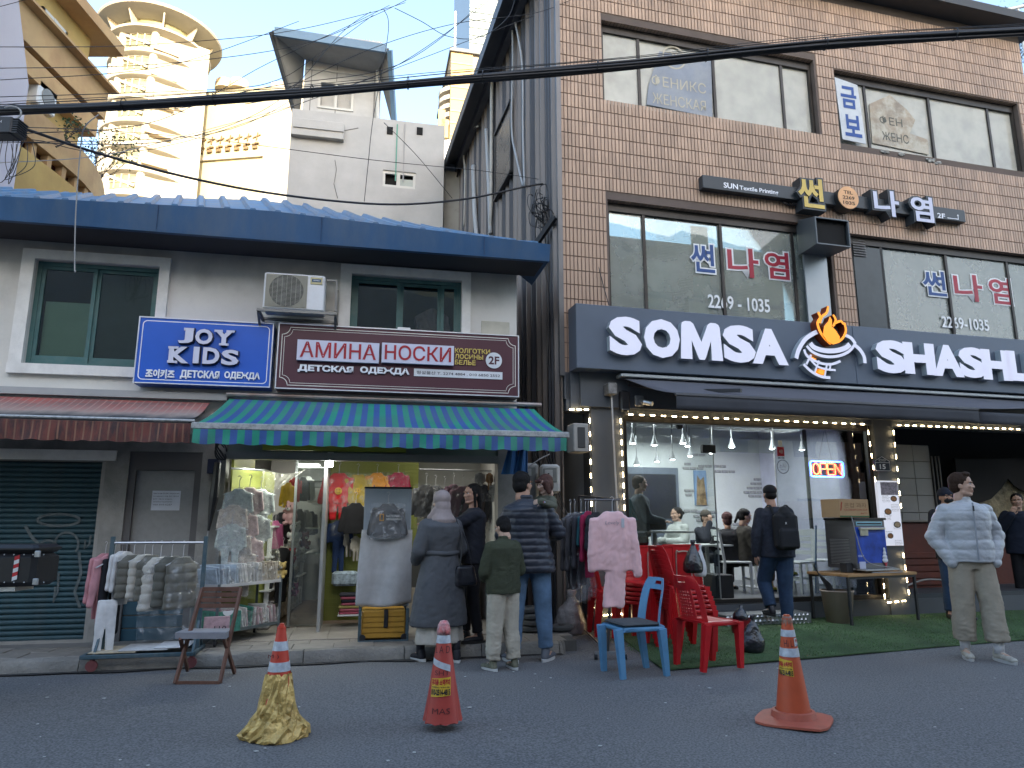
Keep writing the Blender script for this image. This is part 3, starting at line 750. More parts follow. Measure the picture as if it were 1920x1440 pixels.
ptext('썬',(1733,552),(1770,506),2,outline=4,bold=.02); ptext('나',(1792,562),(1838,512),3,outline=4,bold=.02); ptext('염',(1858,568),(1893,520),3,outline=4,bold=.02)
ptext('2269-1035',(1767,614),(1852,592),4,bold=.02)
m=MB()
a0,z0=R_at(1208,120),7.3
m=MB(); m.prism([(R_at(1225,180),7.28),(R_at(1336,180),7.28),(R_at(1336,120),8.40),(R_at(1236,100),8.40),(R_at(1236,110),7.95),(R_at(1212,150),7.7)],.155,.158)
m.build('torn_banner',blu,f1)
m=MB(); m.prism([RF.at(*q_,.116)for q_ in ((1236,96),(1216,160),(1212,196),(1336,220),(1334,112))],.116,.119); m.build('torn_film',mat('film_slate',(.20,.225,.27),.35,var=.2,vs=4,dirt=.3,ds=3,dc=(.45,.45,.42)),f1)
m=MB(); m.prism([RF.at(*q_,.116)for q_ in ((1630,195),(1636,268),(1742,290),(1740,262),(1706,250),(1716,225),(1700,205),(1668,178))],.116,.119); m.build('torn_film',mat('film_brown_reflection',(.32,.25,.17),.4,var=.3,vs=4,dirt=.6,ds=5,dc=(.55,.52,.42)),f2)  # torn film whose brown paints in a reflection on the pane
m=MB(); x0,x1=RF.at(1510,540,.02)[0],RF.at(1553,540,.02)[0]; m.box(x0,x1,.0,.03,3.95,5.3); m.build('metal_sheet',mat('galvanised',(.34,.36,.37),.4,.6,var=.12,vs=1.5),BB)
x0,z1=RF.at(1597,447,.10); x1,z0=RF.at(1624,483,.10)
vg=MB(); vg.box(x0,x1,.10,.12,z0,z1); vgo=vg.build('vent_grille',blackm,BB)
for i in range(7):
 z=z0+(z1-z0)*(i+.2)/7; MB().hexa([(x0,.08,z),(x1,.08,z),(x1,.1,z+.03),(x0,.1,z+.03),(x0,.085,z+.006),(x1,.085,z+.006),(x1,.105,z+.036),(x0,.105,z+.036)]).build('louvre',mat('louvre',(.2,.2,.2),.6,dirt=.6,ds=12),vgo)
MB().box(x0,x0+.55,.10,.112,4.05,5.52).build('film_panel',mat('dark_film',(.055,.062,.064),.35,var=.2),BB)
for px,py in ((1660,283),(1690,290),(1745,300),(1760,305)):
 s_,z_=RF.at(px,py);
 for k in range(5):m=MB(); m.ell((s_+random.uniform(-.07,.07),-.002,z_+random.uniform(-.03,.03)),(random.uniform(.02,.05),.012,random.uniform(.015,.03)),7,5); m.build('mortar_chunk',mat('broken_mortar',(.38,.37,.34),.95,var=.4,vs=15,dirt=.7,ds=14,dc=(.04,.04,.04)),BB)
x0,z1=RF.at(1567,148,.02); x1,z0=RF.at(1624,270,.02)
m=MB(); m.prism([(x0+.02,z0+.02),(x1,z0),(x1-.05,z1-.04),(x0-.02,z1+.03)],.02,.028)
bz=mat('banner_blue',(.03,.085,.30),.6,dirt=.15)
m.text('금',x0+.06,x1-.1,z0+.58,z1-.1,.016,bold=.03,m=1); m.text('보',x0+.08,x1-.06,z0+.09,z0+.47,.016,bold=.03,m=1)
m.build('cloth_banner',[mat('banner_white',(.62,.64,.66),.8,var=.08,dirt=.35,ds=6,dc=(.35,.35,.36)),bz],BB)
m=MB()
m.box(-2.70,-2.58,-.05,.0,2.73,3.28)
m.box(-2.58,6.6,-.10,.25,2.80,3.28)
m.box(-2.75,-2.43,-.02,.25,2.76,3.24)
m.box(-2.43,-1.98,-.05,.25,.02,3.24)
m.box(1.90,2.22,-.05,.25,.02,2.80)
m.box(-1.98,1.90,-.03,.22,.02,.30); m.box(2.22,6.6,-.03,.22,.02,.30)
m.box(-1.98,6.6,-.02,.20,2.72,2.80)
m.build('shop_front_cladding',darkgrey,BB)
wfb=mat('dark_brown_frame',(.022,.018,.015),.4,var=.15)
m=MB(); m.box(-1.98,1.90,.02,.14,2.64,2.74); m.box(-1.98,-1.91,.02,.14,.30,2.64); m.box(1.83,1.90,.02,.14,.30,2.64); m.box(-1.91,1.83,.02,.14,.30,.36)
m.build('shop_window_frame',wfb,BB)
gsh=glass('shop_glass',(.93,.96,.95),.90,.012)
xj=[-1.91,RF.at(1345,1000,.08)[0],RF.at(1462,1000,.08)[0]+.0,1.83]
MB().box(xj[0],xj[1]-.004,.075,.085,.36,2.64).build('glass_pane',gsh,BB)
MB().box(xj[2]+.004,xj[3],.075,.085,.36,2.64).build('glass_pane',gsh,BB)
MB().box(xj[1]+.004,xj[2]-.004,.078,.088,2.28,2.64).build('glass_pane',gsh,BB)
for x in (xj[1],xj[2]):MB().box(x-.005,x+.005,.070,.09,.36,2.64).build('glass_joint',steel,BB)
MB().bbox(xj[1]-.17,xj[1]+.03,.05,.11,2.26,2.37).build('door_hinge_box',blackm,BB)
#  buildings across the street (behind the camera; they shade the street and show in the glass)
def simple_block(name,label,x0,x1,y0,y1,H,mt,fl=3.2,gable=0,face=1,wc=None):
 T=thing(name,label,'building',WF,((x0+x1)/2,y1,0))
 m=MB()
 if gable:
  m.box(x0,x1,y0,y1,0,H); m.hexa([(x0,y0,H),(x1,y0,H),(x1,y1,H),(x0,y1,H),((x0+x1)/2-.1,y0,H+gable),((x0+x1)/2+.1,y0,H+gable),((x0+x1)/2+.1,y1,H+gable),((x0+x1)/2-.1,y1,H+gable)])
 else:m.box(x0,x1,y0,y1,0,H)
 m.build('wall',mt,T)
 wm=mat('opposite_window',(.05,.06,.07),.15); n=max(1,int((x1-x0)/3.4))
 first=None
 wb=MB(); wb.box(0,1.7,-.03,.04,0,1.3)
 z=1.2
 while z+1.6<H:
  for i in range(n):
   x=x0+(i+.5)*(x1-x0)/n-.85
   if first is None:first=wb.build('window',wm,T,off=(0,0,0)); o=first
   else:o=first.copy(); COL.objects.link(o)
   o.location=Vector((x,y1,z))-T.o
  z+=fl
 return T
tan=mat('tan_render',(.42,.36,.26),.9,var=.12,dirt=.2); tan2=mat('sand_render',(.50,.43,.30),.9,var=.1); grey2=mat('grey_render',(.30,.30,.31),.9)
simple_block('opposite_building','tan gabled building across the street behind the viewpoint',5.5,15.5,-16,-7,12.5,tan,gable=2.5)
simple_block('opposite_building','low grey shop row across the street behind the viewpoint',-13,4.5,-13,-6.5,9.2,grey2)
simple_block('opposite_building','sand coloured mid-rise across the street at the right end',17.5,27,-20,-6,14.5,tan2)
simple_block('opposite_building','brown brick building across the street far to the right',28,46,-22,-6,11,mat('brick_render',(.25,.15,.11),.9))
simple_block('opposite_building','grey building across the street at the far right end',47,90,-22,-4,13,grey2)
simple_block('unseen_shade_block','tall unseen block added far behind the viewpoint to shade the street',11.6,62,-56,-40,33,mat('shade_block_pale',(.45,.44,.42),.9))  # added out of view, sized to shade the street, lilac wall and roof room
simple_block('unseen_shade_block','lower unseen block added far behind the viewpoint to shape the sunlight',-4,11.4,-52,-40,21.5,mat('shade_block_pale',(.45,.44,.42),.9))  # added out of view, kept low so sun still reaches the yellow building
T=thing('neighbour_building','grey rendered building right of the tiled building, beyond the right edge','building',RF,(8,0,0)); m=MB(); wall_holes(m,7.7,17,0,8.2,[(8.6+2.8*i,10.2+2.8*i,z_,z_+1.3)for i in range(3)for z_ in (1.0,4.2)],.1,.4); m.box(7.7,17,1.2,8,0,8.2); m.box(7.7,7.9,.4,1.2,0,8.2); m.build('wall',grey2,T)
for i in range(3):
 for z_ in (1.0,4.2):MB().box(8.6+2.8*i,10.2+2.8*i,.25,.28,z_,z_+1.3).build('pane',mat('opposite_window',(.05,.06,.07),.15),T)
#  concrete building with roof room
CF=Frame(0,16,12)
CB=thing('concrete_building','pale rendered concrete building behind the blue roof with a rooftop room','building',CF)
conc=mat('pale_render_wall',(.43,.425,.415),.9,var=.10,vs=1.2,bump=.25,bs=40,dirt=.4,ds=.7,dc=(.26,.26,.255),dhi=.75)
c0,cz0=CF.at(547,222); c1,cz1=CF.at(834,236); cm,_=CF.at(645,228)
wx0,wz1=CF.at(718,318); wx1,wz0=CF.at(779,355)
m=MB(); h1=CF.at(730,230)
wall_holes(m,c0,c1,0,cz1,[(wx0,wx1,wz0,wz1)],0,.3); m.box(c0,c1,.3,7,0,cz1); m.build('wall',conc,CB)
a,b=CF.at(547,222,-.12); c,d=CF.at(644,262,-.12)
MB().bbox(a,c,-.14,.0,d,b+.02).build('parapet_band',conc,CB)
MB().box(a+.05,c,-.17,-.14,b-.22,b-.14).build('parapet_lip',conc,CB)
f=MB(); f.box(wx0,wx1,.03,.09,wz0,wz0+.07); f.box(wx0,wx1,.03,.09,wz1-.07,wz1); f.box(wx0,wx0+.06,.03,.09,wz0+.07,wz1-.07); f.box(wx1-.06,wx1,.03,.09,wz0+.07,wz1-.07)
xm=(wx0+wx1)/2-.02; f.box(xm-.04,xm+.04,.03,.09,wz0+.07,wz1-.07)
alu=mat('white_window_frame',(.55,.55,.52),.5,dirt=.2)
fo=f.build('window_frame',alu,CB); MB().box(wx0,wx1,.15,.2,wz0,wz1).build('window_dark',mat('black_void',(.01,.01,.01),.9),CB)
MB().box(xm+.04,wx1-.06,.05,.055,wz0+.07,wz1-.17).build('pane',mat('milky_pane',(.30,.34,.32),.4),fo)
a,b=CF.at(728,236);
for (px,py)in ((731,245),(787,246)):
 s_,z_=CF.at(px,py); MB().box(s_-.07,s_+.07,-.02,.01,z_-.10,z_+.09).build('vent_slot',mat('black_void',(.01,.01,.01),.9),CB)
for px in (745,759):
 s_,z_=CF.at(px,235); s2,z2=CF.at(px,340); m=MB(); m.box(s_-.015,s_+.015,-.02,-.005,z2,z_+.02); m.build('hanging_strap',mat('green_strap' if px==745 else 'grey_strap',(.12,.30,.24)if px==745 else (.3,.3,.3),.7),CB)
m=MB()
for (pts)in (((628,300),(631,318),(626,345),(633,372)),((578,240),(600,232),(640,246),(672,240))):
 L_=[CF.at(*p,-.003)for p in pts]
 for p,q in zip(L_,L_[1:]):m.bar((p[0],-.003,p[1]),(q[0],-.003,q[1]),.012,.018)
m.build('crack',mat('crack',(.16,.16,.16),.9),CB)
rx0,rz0=CF.at(566,225,1.0); rx1,_=CF.at(712,225,1.0); _,rz1=CF.at(580,100,1.0)
ww=(CF.at(598,150,1.0),CF.at(662,210,1.0))
m=MB(); wall_holes(m,rx0,rx1,cz0-.3,rz1+.6,[(ww[0][0],ww[1][0],ww[1][1],ww[0][1])],1.0,1.15); m.box(rx0,rx1,1.15,5,cz0-.3,rz1+.2)
RR=thing('roof_room','grey panelled rooftop room with a tilted blue edged roof','rooftop room',CF,(rx0,1.0,cz0))
pan=mat('panel_grey',(.47,.47,.46),.8,var=.06,dirt=.2,ds=2,dc=(.25,.25,.25))
m.build('wall',pan,RR)
f=MB(); x0,z1=ww[0]; x1,z0=ww[1]; xm=(x0+x1)/2
for q in ((x0,x1,z0,z0+.06),(x0,x1,z1-.06,z1)):f.box(q[0],q[1],.97,1.06,q[2],q[3])
for q in (x0,xm-.03,x1-.06):f.box(q,q+.06,.97,1.06,z0+.06,z1-.06)
fo=f.build('window_frame',alu,RR)
for q in ((x0+.06,xm-.03),(xm+.03,x1-.06)):MB().box(q[0],q[1],1.02,1.03,z0+.06,z1-.06).build('pane',mat('blue_grey_pane',(.10,.14,.18),.12),fo)
for px in (580,628,700):
 s_,_=CF.at(px,200,.99); MB().box(s_,s_+.02,.985,1.0,cz0-.1,rz1).build('panel_joint',mat('joint_grey',(.2,.2,.2),.8),RR)
_,zz=CF.at(600,131,.99); MB().box(rx0,rx1,.97,1.0,zz-.03,zz+.03).build('cornice',pan,RR)
A=CF.at(515,57,-.9); B=CF.at(725,90,-.9)
def V3(px,py,y):q=CF.at(px,py,y); return Vector((q[0],y,q[1]))
A_,B_,TL_,TR_,CL_,CR_=V3(515,57,.2),V3(725,90,.2),V3(572,104,1.0),V3(708,130,1.0),V3(562,222,1.6),V3(734,230,1.3)
up_=Vector((0,0,.12)); rs_=mat('roof_soffit',(.27,.27,.26),.85)
m=MB(); m.hexa([A_-up_,B_-up_,TR_-up_,TL_-up_,A_,B_,TR_+up_*3,TL_+up_*3]); m.build('roof',rs_,RR)
for (p,q_,t)in ((A_,CL_,TL_),(B_,CR_,TR_)):
 m=MB(); o_=Vector((-.06 if p is A_ else .06,0,0)); m.add([tuple(p),tuple(q_),tuple(t),tuple(p+o_),tuple(q_+o_),tuple(t+o_)],[(0,1,2),(5,4,3),(0,3,4,1),(1,4,5,2),(2,5,3,0)]); m.build('roof_side',rs_,RR)
m=MB(); e_=mat('roof_blue_edge',(.13,.22,.32),.5)
m.bar(A_+Vector((0,-.03,-.05)),B_+Vector((0,-.03,-.05)),.06,.22); m.build('roof_edge',e_,RR)
m=MB(); m.bar(B_+Vector((.08,0,-.05)),CR_+Vector((.08,0,-.05)),.10,.28); m.build('roof_edge',e_,RR)
m=MB(); m.bar(A_+Vector((-.08,0,-.05)),CL_+Vector((-.08,0,-.05)),.06,.14); m.build('roof_edge',mat('roof_edge_dark',(.08,.09,.10),.5),RR)
m=MB(); p0=CF.at(708,133,.9); p1=CF.at(708,225,.9); m.tube([(p0[0],.9,p0[1]),(p1[0],.9,p1[1])],.05); m.build('drain_pipe',alu,RR)
a,za=CF.at(834,305,.4); b,_=CF.at(900,305,.4)
SBd=thing('small_building','small weathered plaster building squeezed behind the alley','building',CF,(a,.4,0))
MB().box(a,b,.4,5,0,za).build('wall',mat('weathered_wall',(.36,.36,.34),.95,var=.2,dirt=.6,ds=1.5,dc=(.18,.18,.17)),SBd)
#  yellow tiled tower + glass tower
YF=Frame(0,42,12)
a,z1=YF.at(846,97); b,_=YF.at(887,97); c,_=YF.at(960,97)
YT=thing('yellow_tiled_tower','yellow tiled apartment tower with rounded balconies','building',YF,(a,0,0))
yt=mat('yellow_tile_wall',(.36,.25,.11),.6,var=.08,vs=2,dirt=.1); yt2=mat('yellow_grey_wall',(.26,.23,.18),.6)
MB().box(a,b,0,8,0,z1).build('wall',yt,YT); MB().box(b,c,.1,8,0,z1).build('wall',yt2,YT)
MB().box(a-.1,c,-.15,8,z1,z1+.25).build('roof_rim',mat('rim',(.12,.13,.14),.6),YT)
jm=mat('tile_joint',(.44,.34,.19),.7)
for i in range(16):
 _,z=YF.at(860,120+i*22.5); MB().box(a,b,-.04,.0,z,z+.09).build('tile_joint',jm,YT)
for i in range(5):
 z=z1-2.6-i*.62; m=MB(); m.lathe([(1.1,z),(1.1,z+.3)],18,(a+.45,1.2,0)); m.build('round_balcony',mat('balcony_pale',(.45,.42,.36),.6),YT)
for i in range(2):
 s_,z_=YF.at(902,205+45*i); MB().box(b+.2,b+1.6,.02,.12,z_-1.1,z_+.1).build('window',mat('grey_window',(.2,.23,.26),.3),YT)
m=MB(); s_,z_=YF.at(854,22,2); m.tube([(s_,2,z1),(s_,2,z_)],.07,6); m.build('antenna',mat('white_pole',(.7,.7,.7),.5),YT)
WP=thing('white_pavilion_roof','white stepped roof top with yellow fins beside the yellow tower','building',YF,(YF.at(820,240,-3)[0],-3,0))
p=YF.at(818,225,-3); q=YF.at(846,262,-3)
m=MB(); m.box(p[0],q[0]-.05,-3,1,0,q[1]); m.build('wall',mat('white_wall',(.65,.63,.58),.7),WP)
m=MB(); m.box(p[0]+.3,p[0]+.7,-3.2,-3.02,q[1],p[1]); m.box(q[0]-.8,q[0]-.4,-3.2,-3.02,q[1],p[1]+.6); m.build('fin',yt,WP)
GF=Frame(0,95,12); a,_=GF.at(881,0); b,_=GF.at(990,0)
GT=thing('glass_office_tower','tall pale grey panelled office tower against the sky','building',GF,(a,0,0))
MB().box(a,b,0,20,0,135).build('wall',mat('tower_panel',(.24,.29,.32),.35,var=.04),GT)
for i in range(9):
 _,z=GF.at(920,-30+14.5*i); MB().box(a,b,-.12,0,z,z+.28).build('panel_joint',mat('tower_joint',(.14,.18,.2),.5),GT)
s_,_=GF.at(925,50); MB().box(s_,s_+.35,-.2,-.12,0,135).build('mullion',mat('tower_joint',(.14,.18,.2),.5),GT)
s_,_=GF.at(884,10); MB().box(a,b,-.1,0,GF.at(884,15)[1],GF.at(884,5)[1]).build('louvre_band',mat('tower_band',(.3,.33,.3),.5),GT)
#  round stair tower and cream mall
cream=mat('cream_render',(.37,.345,.285),.8,var=.04,dirt=.08,ds=.3,dc=(.6,.5,.35)); creamd=mat('cream_soffit',(.52,.42,.28),.8,var=.05); pane_y=mat('pale_yellow_glass',(.22,.21,.12),.3,var=.3,vs=2)
def rp(px,py,Y):return Py(px,py,Y)
axis=rp(302,78,62); ax,ay=axis.x,62.0
RT_=thing('round_stair_tower','cream round stair tower with ringed ledges and wide disc roof','building',WF,(ax,ay,0))
Zc=rp(302,86,62).z
m=MB(); m.lathe([(3.7,10),(3.7,Zc+1)],40,(ax,ay,0)); m.build('core_glass',pane_y,RT_,smooth=40)
m=MB(); m.lathe([(3.9,Zc+.1),(5.5,Zc+.5),(5.6,Zc+.7),(5.3,Zc+.95),(0.2,Zc+1.3)],64,(ax,ay,0)); m.build('disc_roof',cream,RT_,smooth=30)
m=MB(); m.lathe([(3.8,Zc-1.45),(4.6,Zc-1.25),(4.65,Zc-1.05),(3.8,Zc-1.0)],56,(ax,ay,0)); m.build('ledge',cream,RT_,smooth=30)
for k in range(10):
 t=2*math.pi*k/10+.2; MB().hexa([(ax+math.cos(t+e)*r,ay+math.sin(t+e)*r,z)for z in (Zc-1.1,Zc+.35)for (r,e)in ((3.7,-.02),(4.1 if z<Zc else 4.9,-.015),(4.1 if z<Zc else 4.9,.015),(3.7,.02))]).build('bracket_fin',cream,RT_)
fl=(Zc-rp(285,316,62).z)/5.55
for k in range(1,11):
 z=Zc-1.1-fl*k
 m=MB(); m.lathe([(3.7,z-.4),(4.28,z-.14),(4.32,z+.04),(3.7,z+.06)],48,(ax,ay,0)); m.build('ledge',cream,RT_,smooth=30)
 m=MB(); m.lathe([(3.75,z+.06),(3.75,z+.6)],40,(ax,ay,0),capb=False,capt=False); m.build('spandrel',cream,RT_,smooth=True)
cols=[R(x)for x in (190,205,222,262,276,318,340)]
for t in [R(x)for x in (216,232,245,292,350)]:
 m=MB(); m.lathe([(.36,10),(.36,Zc-1.3)],10,(ax+3.8*math.cos(t),ay+3.8*math.sin(t),0)); m.build('column',cream,RT_,smooth=30)
m=MB()
for k in range(0,11):
 zb=Zc-1.1-fl*k
 for t in range(248,291,10):
  c_,s_=math.cos(R(t)),math.sin(R(t)); m.bar((ax+3.76*c_,ay+3.76*s_,zb-fl+.7),(ax+3.76*c_,ay+3.76*s_,zb),.1,.1)
 for j in range(3):
  z=zb-fl+1.3+j*.7; m.tube([(ax+3.76*math.cos(R(t)),ay+3.76*math.sin(R(t)),z)for t in range(246,292,6)],.05,4)
 m.bar((ax+3.9*math.cos(R(250)),ay+3.9*math.sin(R(250)),zb-.5),(ax+3.9*math.cos(R(286)),ay+3.9*math.sin(R(286)),zb-fl+.9),.12,.25)
m.build('window_grid',cream,RT_,kind='stuff')
PFr=Frame(ax+3.85*math.cos(R(293)),ay+3.85*math.sin(R(293)),38)
x1=PFr.at(384,200)[0]
SW=thing('cream_slab_wall','bright cream slab wall running back from the round tower','building',PFr)
e_=MB(); e_.box(-.2,x1,0,2.2,8,PFr.at(330,70)[1]); e_.build('wall',cream,SW)
for py in (98,147,201,257,316):
 _,z=PFr.at(300,py); MB().box(-.2,x1*.42,-.6,.0,z-.16,z+.1).build('ledge',creamd,SW)
MFr=Frame(rp(330,300,66).x,66,-8)
MW=thing('cream_mall','bright cream mall wall with a large blank framed board and dark ornament strip','building',MFr)
x0,z1=MFr.at(327,178); x2,z2=MFr.at(560,155)
m=MB(); m.box(x0-3,x2+3,0,6,5,z1); m.build('wall',mat('cream_wall',(.36,.335,.235),.8,var=.05,dirt=.15,ds=.15,dc=(.6,.5,.25)),MW)
xa,_=MFr.at(505,250,-.2); m=MB(); m.box(xa,x2+3,-.5,0,5,z1+.1); m.build('corner_pier',cream,MW)
for (p,q)in (((358,296),(498,300)),((358,370),(498,374))):pass
a,za=MFr.at(362,300); b,zb=MFr.at(495,380)
m=MB(); m.box(a,b,-.3,0,za-.3,za); m.box(a,a+.3,-.3,0,6,za-.3); m.box(b-.3,b,-.3,0,6,za-.3); m.build('board_frame',cream,MW)
s_,z_=MFr.at(355,322); MB().box(s_-.4,s_+.4,-.1,0,z_-.9,z_+.9).build('vent_panel',creamd,MW)
orn=mat('ornament_brown',(.16,.11,.06),.7)
m=MB()
for i in range(8):
 s_,z_=MFr.at(362+i*17,283-i*1.6)
 m.box(s_-.3,s_+.15,-.25,0,z_-.45,z_-.2); m.box(s_-.1,s_+.3,-.25,0,z_+.05,z_+.2); m.box(s_-.35,s_-.1,-.25,0,z_-.1,z_+.1); m.bar((s_-.4,-.1,z_+.75),(s_+.4,-.1,z_+1.05),.1,.12); m.bar((s_,-.1,z_+.5),(s_+.1,-.1,z_+1.3),.1,.1)
m.build('ornament_strip',orn,MW,kind='stuff')
for (px,k)in ((422,0),(448,1)):
 s_,z_=MFr.at(px,160,2); m=MB(); m.lathe([(1.0,0),(1.0,.6),(.9,1.0),(.1,1.2)],16,(s_,2,z_-.6)); m.box(s_-.12,s_+.12,1.9,2.1,z1,z_); m.build('roof_vent',creamd,MW)
#  left: lilac wall, yellow balconied building
LW=thing('lilac_building','smooth lilac grey side building cut by the left edge of view','building',LF,(-3.5,4.9,0))
e1=LF.at(54,160,4.9); e2=LF.at(35,0,4.9)
m=MB(); P_=[(-12,0),(e1[0],0),(e1[0],e1[1]),(e2[0],e2[1]),(e2[0]-.5,e2[1]+3),(-12,e2[1]+3)]
K_=len(P_); m.add([(x,4.9,z)for x,z in P_]+[(x-3.5,9.5,z)for x,z in P_],[tuple(range(K_)),tuple(range(2*K_-1,K_-1,-1))]+[(i,K_+i,K_+(i+1)%K_,(i+1)%K_)for i in range(K_)])
m.build('wall',mat('lilac_render',(.27,.31,.42),.85,var=.06,vs=.8,bump=.3,bs=30,dirt=.12,ds=.8,dc=(.25,.27,.33)),LW)
class SideFr(Frame):
 """plane X = ox, facing +x, local x runs away from the viewer"""
YX=Frame(-10.2,0,90)
def yx(px,py):
 d=ray(px,py); t=-10.2/d.x; p=CO+d*t; return p.y,p.z
YB=thing('yellow_balcony_building','weathered yellow building with stepped balconies and a railed terrace','building',WF,(-10.2,12,0))
yel=mat('weathered_yellow',(.52,.35,.12),.8,var=.15,vs=.8,dirt=.3,ds=1.2,dc=(.35,.2,.08)); ora=mat('weathered_orange',(.52,.34,.165),.8,var=.15,vs=.9,dirt=.35,ds=1.5,dc=(.3,.15,.08)); brn=mat('red_brown_paint',(.16,.05,.03),.8,var=.15)
def slab(pA,pB,t,out,mt,name,th=None):
 """band along the side wall between two seen points (upper edge), t px tall"""
 ya,za=yx(*pA); yb,zb=yx(*pB); h=t
 z=(za+zb)/2
 MB().box(-10.2,-10.2+out,ya,yb,z-h,z).build(name,mt,YB); return ya,yb,z
y0,z0=yx(40,40); yE,zE=yx(166,95);
yr,zr=yx(188,92)
ztop=yx(188,95)[1]
yfar=yx(163,130)[0]
MB().box(-13,-10.2,9,yfar,ztop-3.2,ztop).build('wall',yel,YB)
MB().box(-13,-9.75,8.5,yr+.25,ztop,ztop+.28).build('roof',ora,YB)
wy0,wz1_=yx(73,18); wy1,wz0_=yx(116,92); wzt=(wz1_+yx(116,50)[1])/2; wzb=(yx(70,60)[1]+wz0_)/2
f=MB(); X=-10.17; ym=(wy0+wy1)/2
f.box(X,X+.06,wy0,wy1,wzb,wzb+.08); f.box(X,X+.06,wy0,wy1,wzt-.08,wzt); f.box(X,X+.06,wy0,wy0+.07,wzb,wzt); f.box(X,X+.06,wy1-.07,wy1,wzb,wzt); f.box(X,X+.07,ym-.06,ym+.06,wzb,wzt)
fo=f.build('window_frame',alu,YB); MB().box(X-.01,X+.01,wy0,wy1,wzb,wzt).build('pane',mat('pale_blue_pane',(.30,.38,.42),.25,var=.1),fo)
zb=ztop-3.2
def band(x_out,yend,z_top,h,mt,name='balcony_band'):MB().box(-13,x_out,8,yend,z_top-h,z_top).build(name,mt,YB)
ye=yx(180,178)[0]
z_=yx(180,172)[1]
band(-9.9,ye,z_,.75,ora); band(-9.7,ye+.1,z_+.06,.06,ora,'coping')
z_2=z_-.75; band(-10.5,ye-.4,z_2,1.5,brn,'recess_wall')
z_3=yx(165,225)[1]; band(-9.95,yx(165,225)[0],z_3,.45,ora)
ye4,z_4=yx(187,350); z_4=yx(100,245)[1]
band(-11.0,yx(96,200)[0],z_3-.45,3.0,brn,'recess_wall')
MB().box(-11,-10.6,yx(60,260)[0]+.6,yx(96,260)[0],z_4,z_3).build('pillar',ora,YB)
def curve(u,r):
 L1=15.2
 yy=8+u*11.0
 return (-9.9-max(0,yy-14.5)**2*.10+r,yy)
zt=z_4-.1
for (dz,h,o_,mt)in ((0,.7,0,ora),(-1.0,.95,0,yel)):
 m=MB(); P=[]
 n=24
 for i in range(n+1):
  x,y=curve(i/n,0); P+=[(x,y,zt+dz),(x-.25,y,zt+dz),(x-.25,y,zt+dz-h),(x,y,zt+dz-h)]
 m.add(P,[(a*4+i,(a+1)*4+i,(a+1)*4+(i+1)%4,a*4+(i+1)%4)for a in range(n)for i in range(4)]+[(3,2,1,0),(n*4,n*4+1,n*4+2,n*4+3)])
 m.build('parapet',mt,YB,smooth=30)
m=MB(); m.box(-13,-10.25,8,17.5,zt-2.0,zt-.5); m.build('recess_wall',brn,YB)
for i in range(22):
 x,y=curve(i/22,-.12); MB().box(x-.1,x+.06,y,y+.14,zt-1.0,zt-.7).build('parapet_post',ora,YB)
MB().box(-13,-10.0,8,15.2,0,zt-1.95).build('wall',brn,YB)
p=yx(68,185); AC2=thing('air_conditioner','round-fan outdoor unit under the balcony of the yellow building','air conditioner',WF,(-10.0,p[0],p[1]-.35))
m=MB(); m.bbox(-10.4,-9.95,p[0]-.3,p[0]+.3,p[1]-.28,p[1]+.28,.03); m.build('casing',whitep,AC2)
m=MB(); m.tube([(-9.96,p[0],p[1]),(-9.93,p[0],p[1])],.2,20); m.build('fan_grille',mat('fan_dark',(.25,.25,.24),.5),AC2)
def twigs(name,label,base,n,h,mt,spread=1.2,leaf=None,seed=1):
 r=random.Random(seed); T=thing(name,label,'tree',WF,base); m=MB(); lf=MB()
 def br(p,d,L,rad,dep):
  q=p+d*L; m.tube([p,p+d*L*.5+Vector((r.uniform(-.04,.04),r.uniform(-.04,.04),0)),q],[rad,rad*.8,rad*.6],5)
  if dep==0:
   if leaf:
    for _ in range(leaf):
     c=q+Vector((r.gauss(0,.16),r.gauss(0,.16),r.gauss(0,.16))); u=Vector((r.uniform(-1,1),r.uniform(-1,1),r.uniform(-1,1))).normalized()*r.uniform(.03,.06); w_=u.orthogonal().normalized()*.025
     lf.v+=[tuple(c-u),tuple(c+w_),tuple(c+u),tuple(c-w_)]; b=len(lf.v); lf.f.append((b-4,b-3,b-2,b-1)); lf.m.append(0)
   return
  for k in range(3):
   dd=(d+Vector((r.uniform(-1,1),r.uniform(-1,1),r.uniform(-.2,.9)))*.75).normalized(); br(p+d*L*r.uniform(.5,1),dd,L*r.uniform(.6,.85),rad*.6,dep-1)
 for i in range(n):
  br(Vector(base)+Vector((r.uniform(-.3,.3)*spread,r.uniform(-.3,.3)*spread,0)),Vector((r.uniform(-.5,.5)*spread,r.uniform(-.5,.5),1)).normalized(),h*.45,.02,3)
 m.build('trunk',mt,T)
 if leaf:lf.build('crown',mat('leaf_green',(.045,.075,.03),.7,island=.4,bump=0),T,kind='stuff')
 return T
p=Py(150,345,18); twigs('bare_shrub','bare twiggy shrub behind the curved yellow terrace',tuple(p-Vector((0,0,.2))),5,1.9,mat('bark',(.07,.055,.045),.9),1.5,2)
p=Py(75,262,13.5); twigs('dry_plant','thin dry plant hanging on the upper yellow balcony',tuple(p),2,.7,mat('bark',(.07,.055,.045),.9),2,3,5)
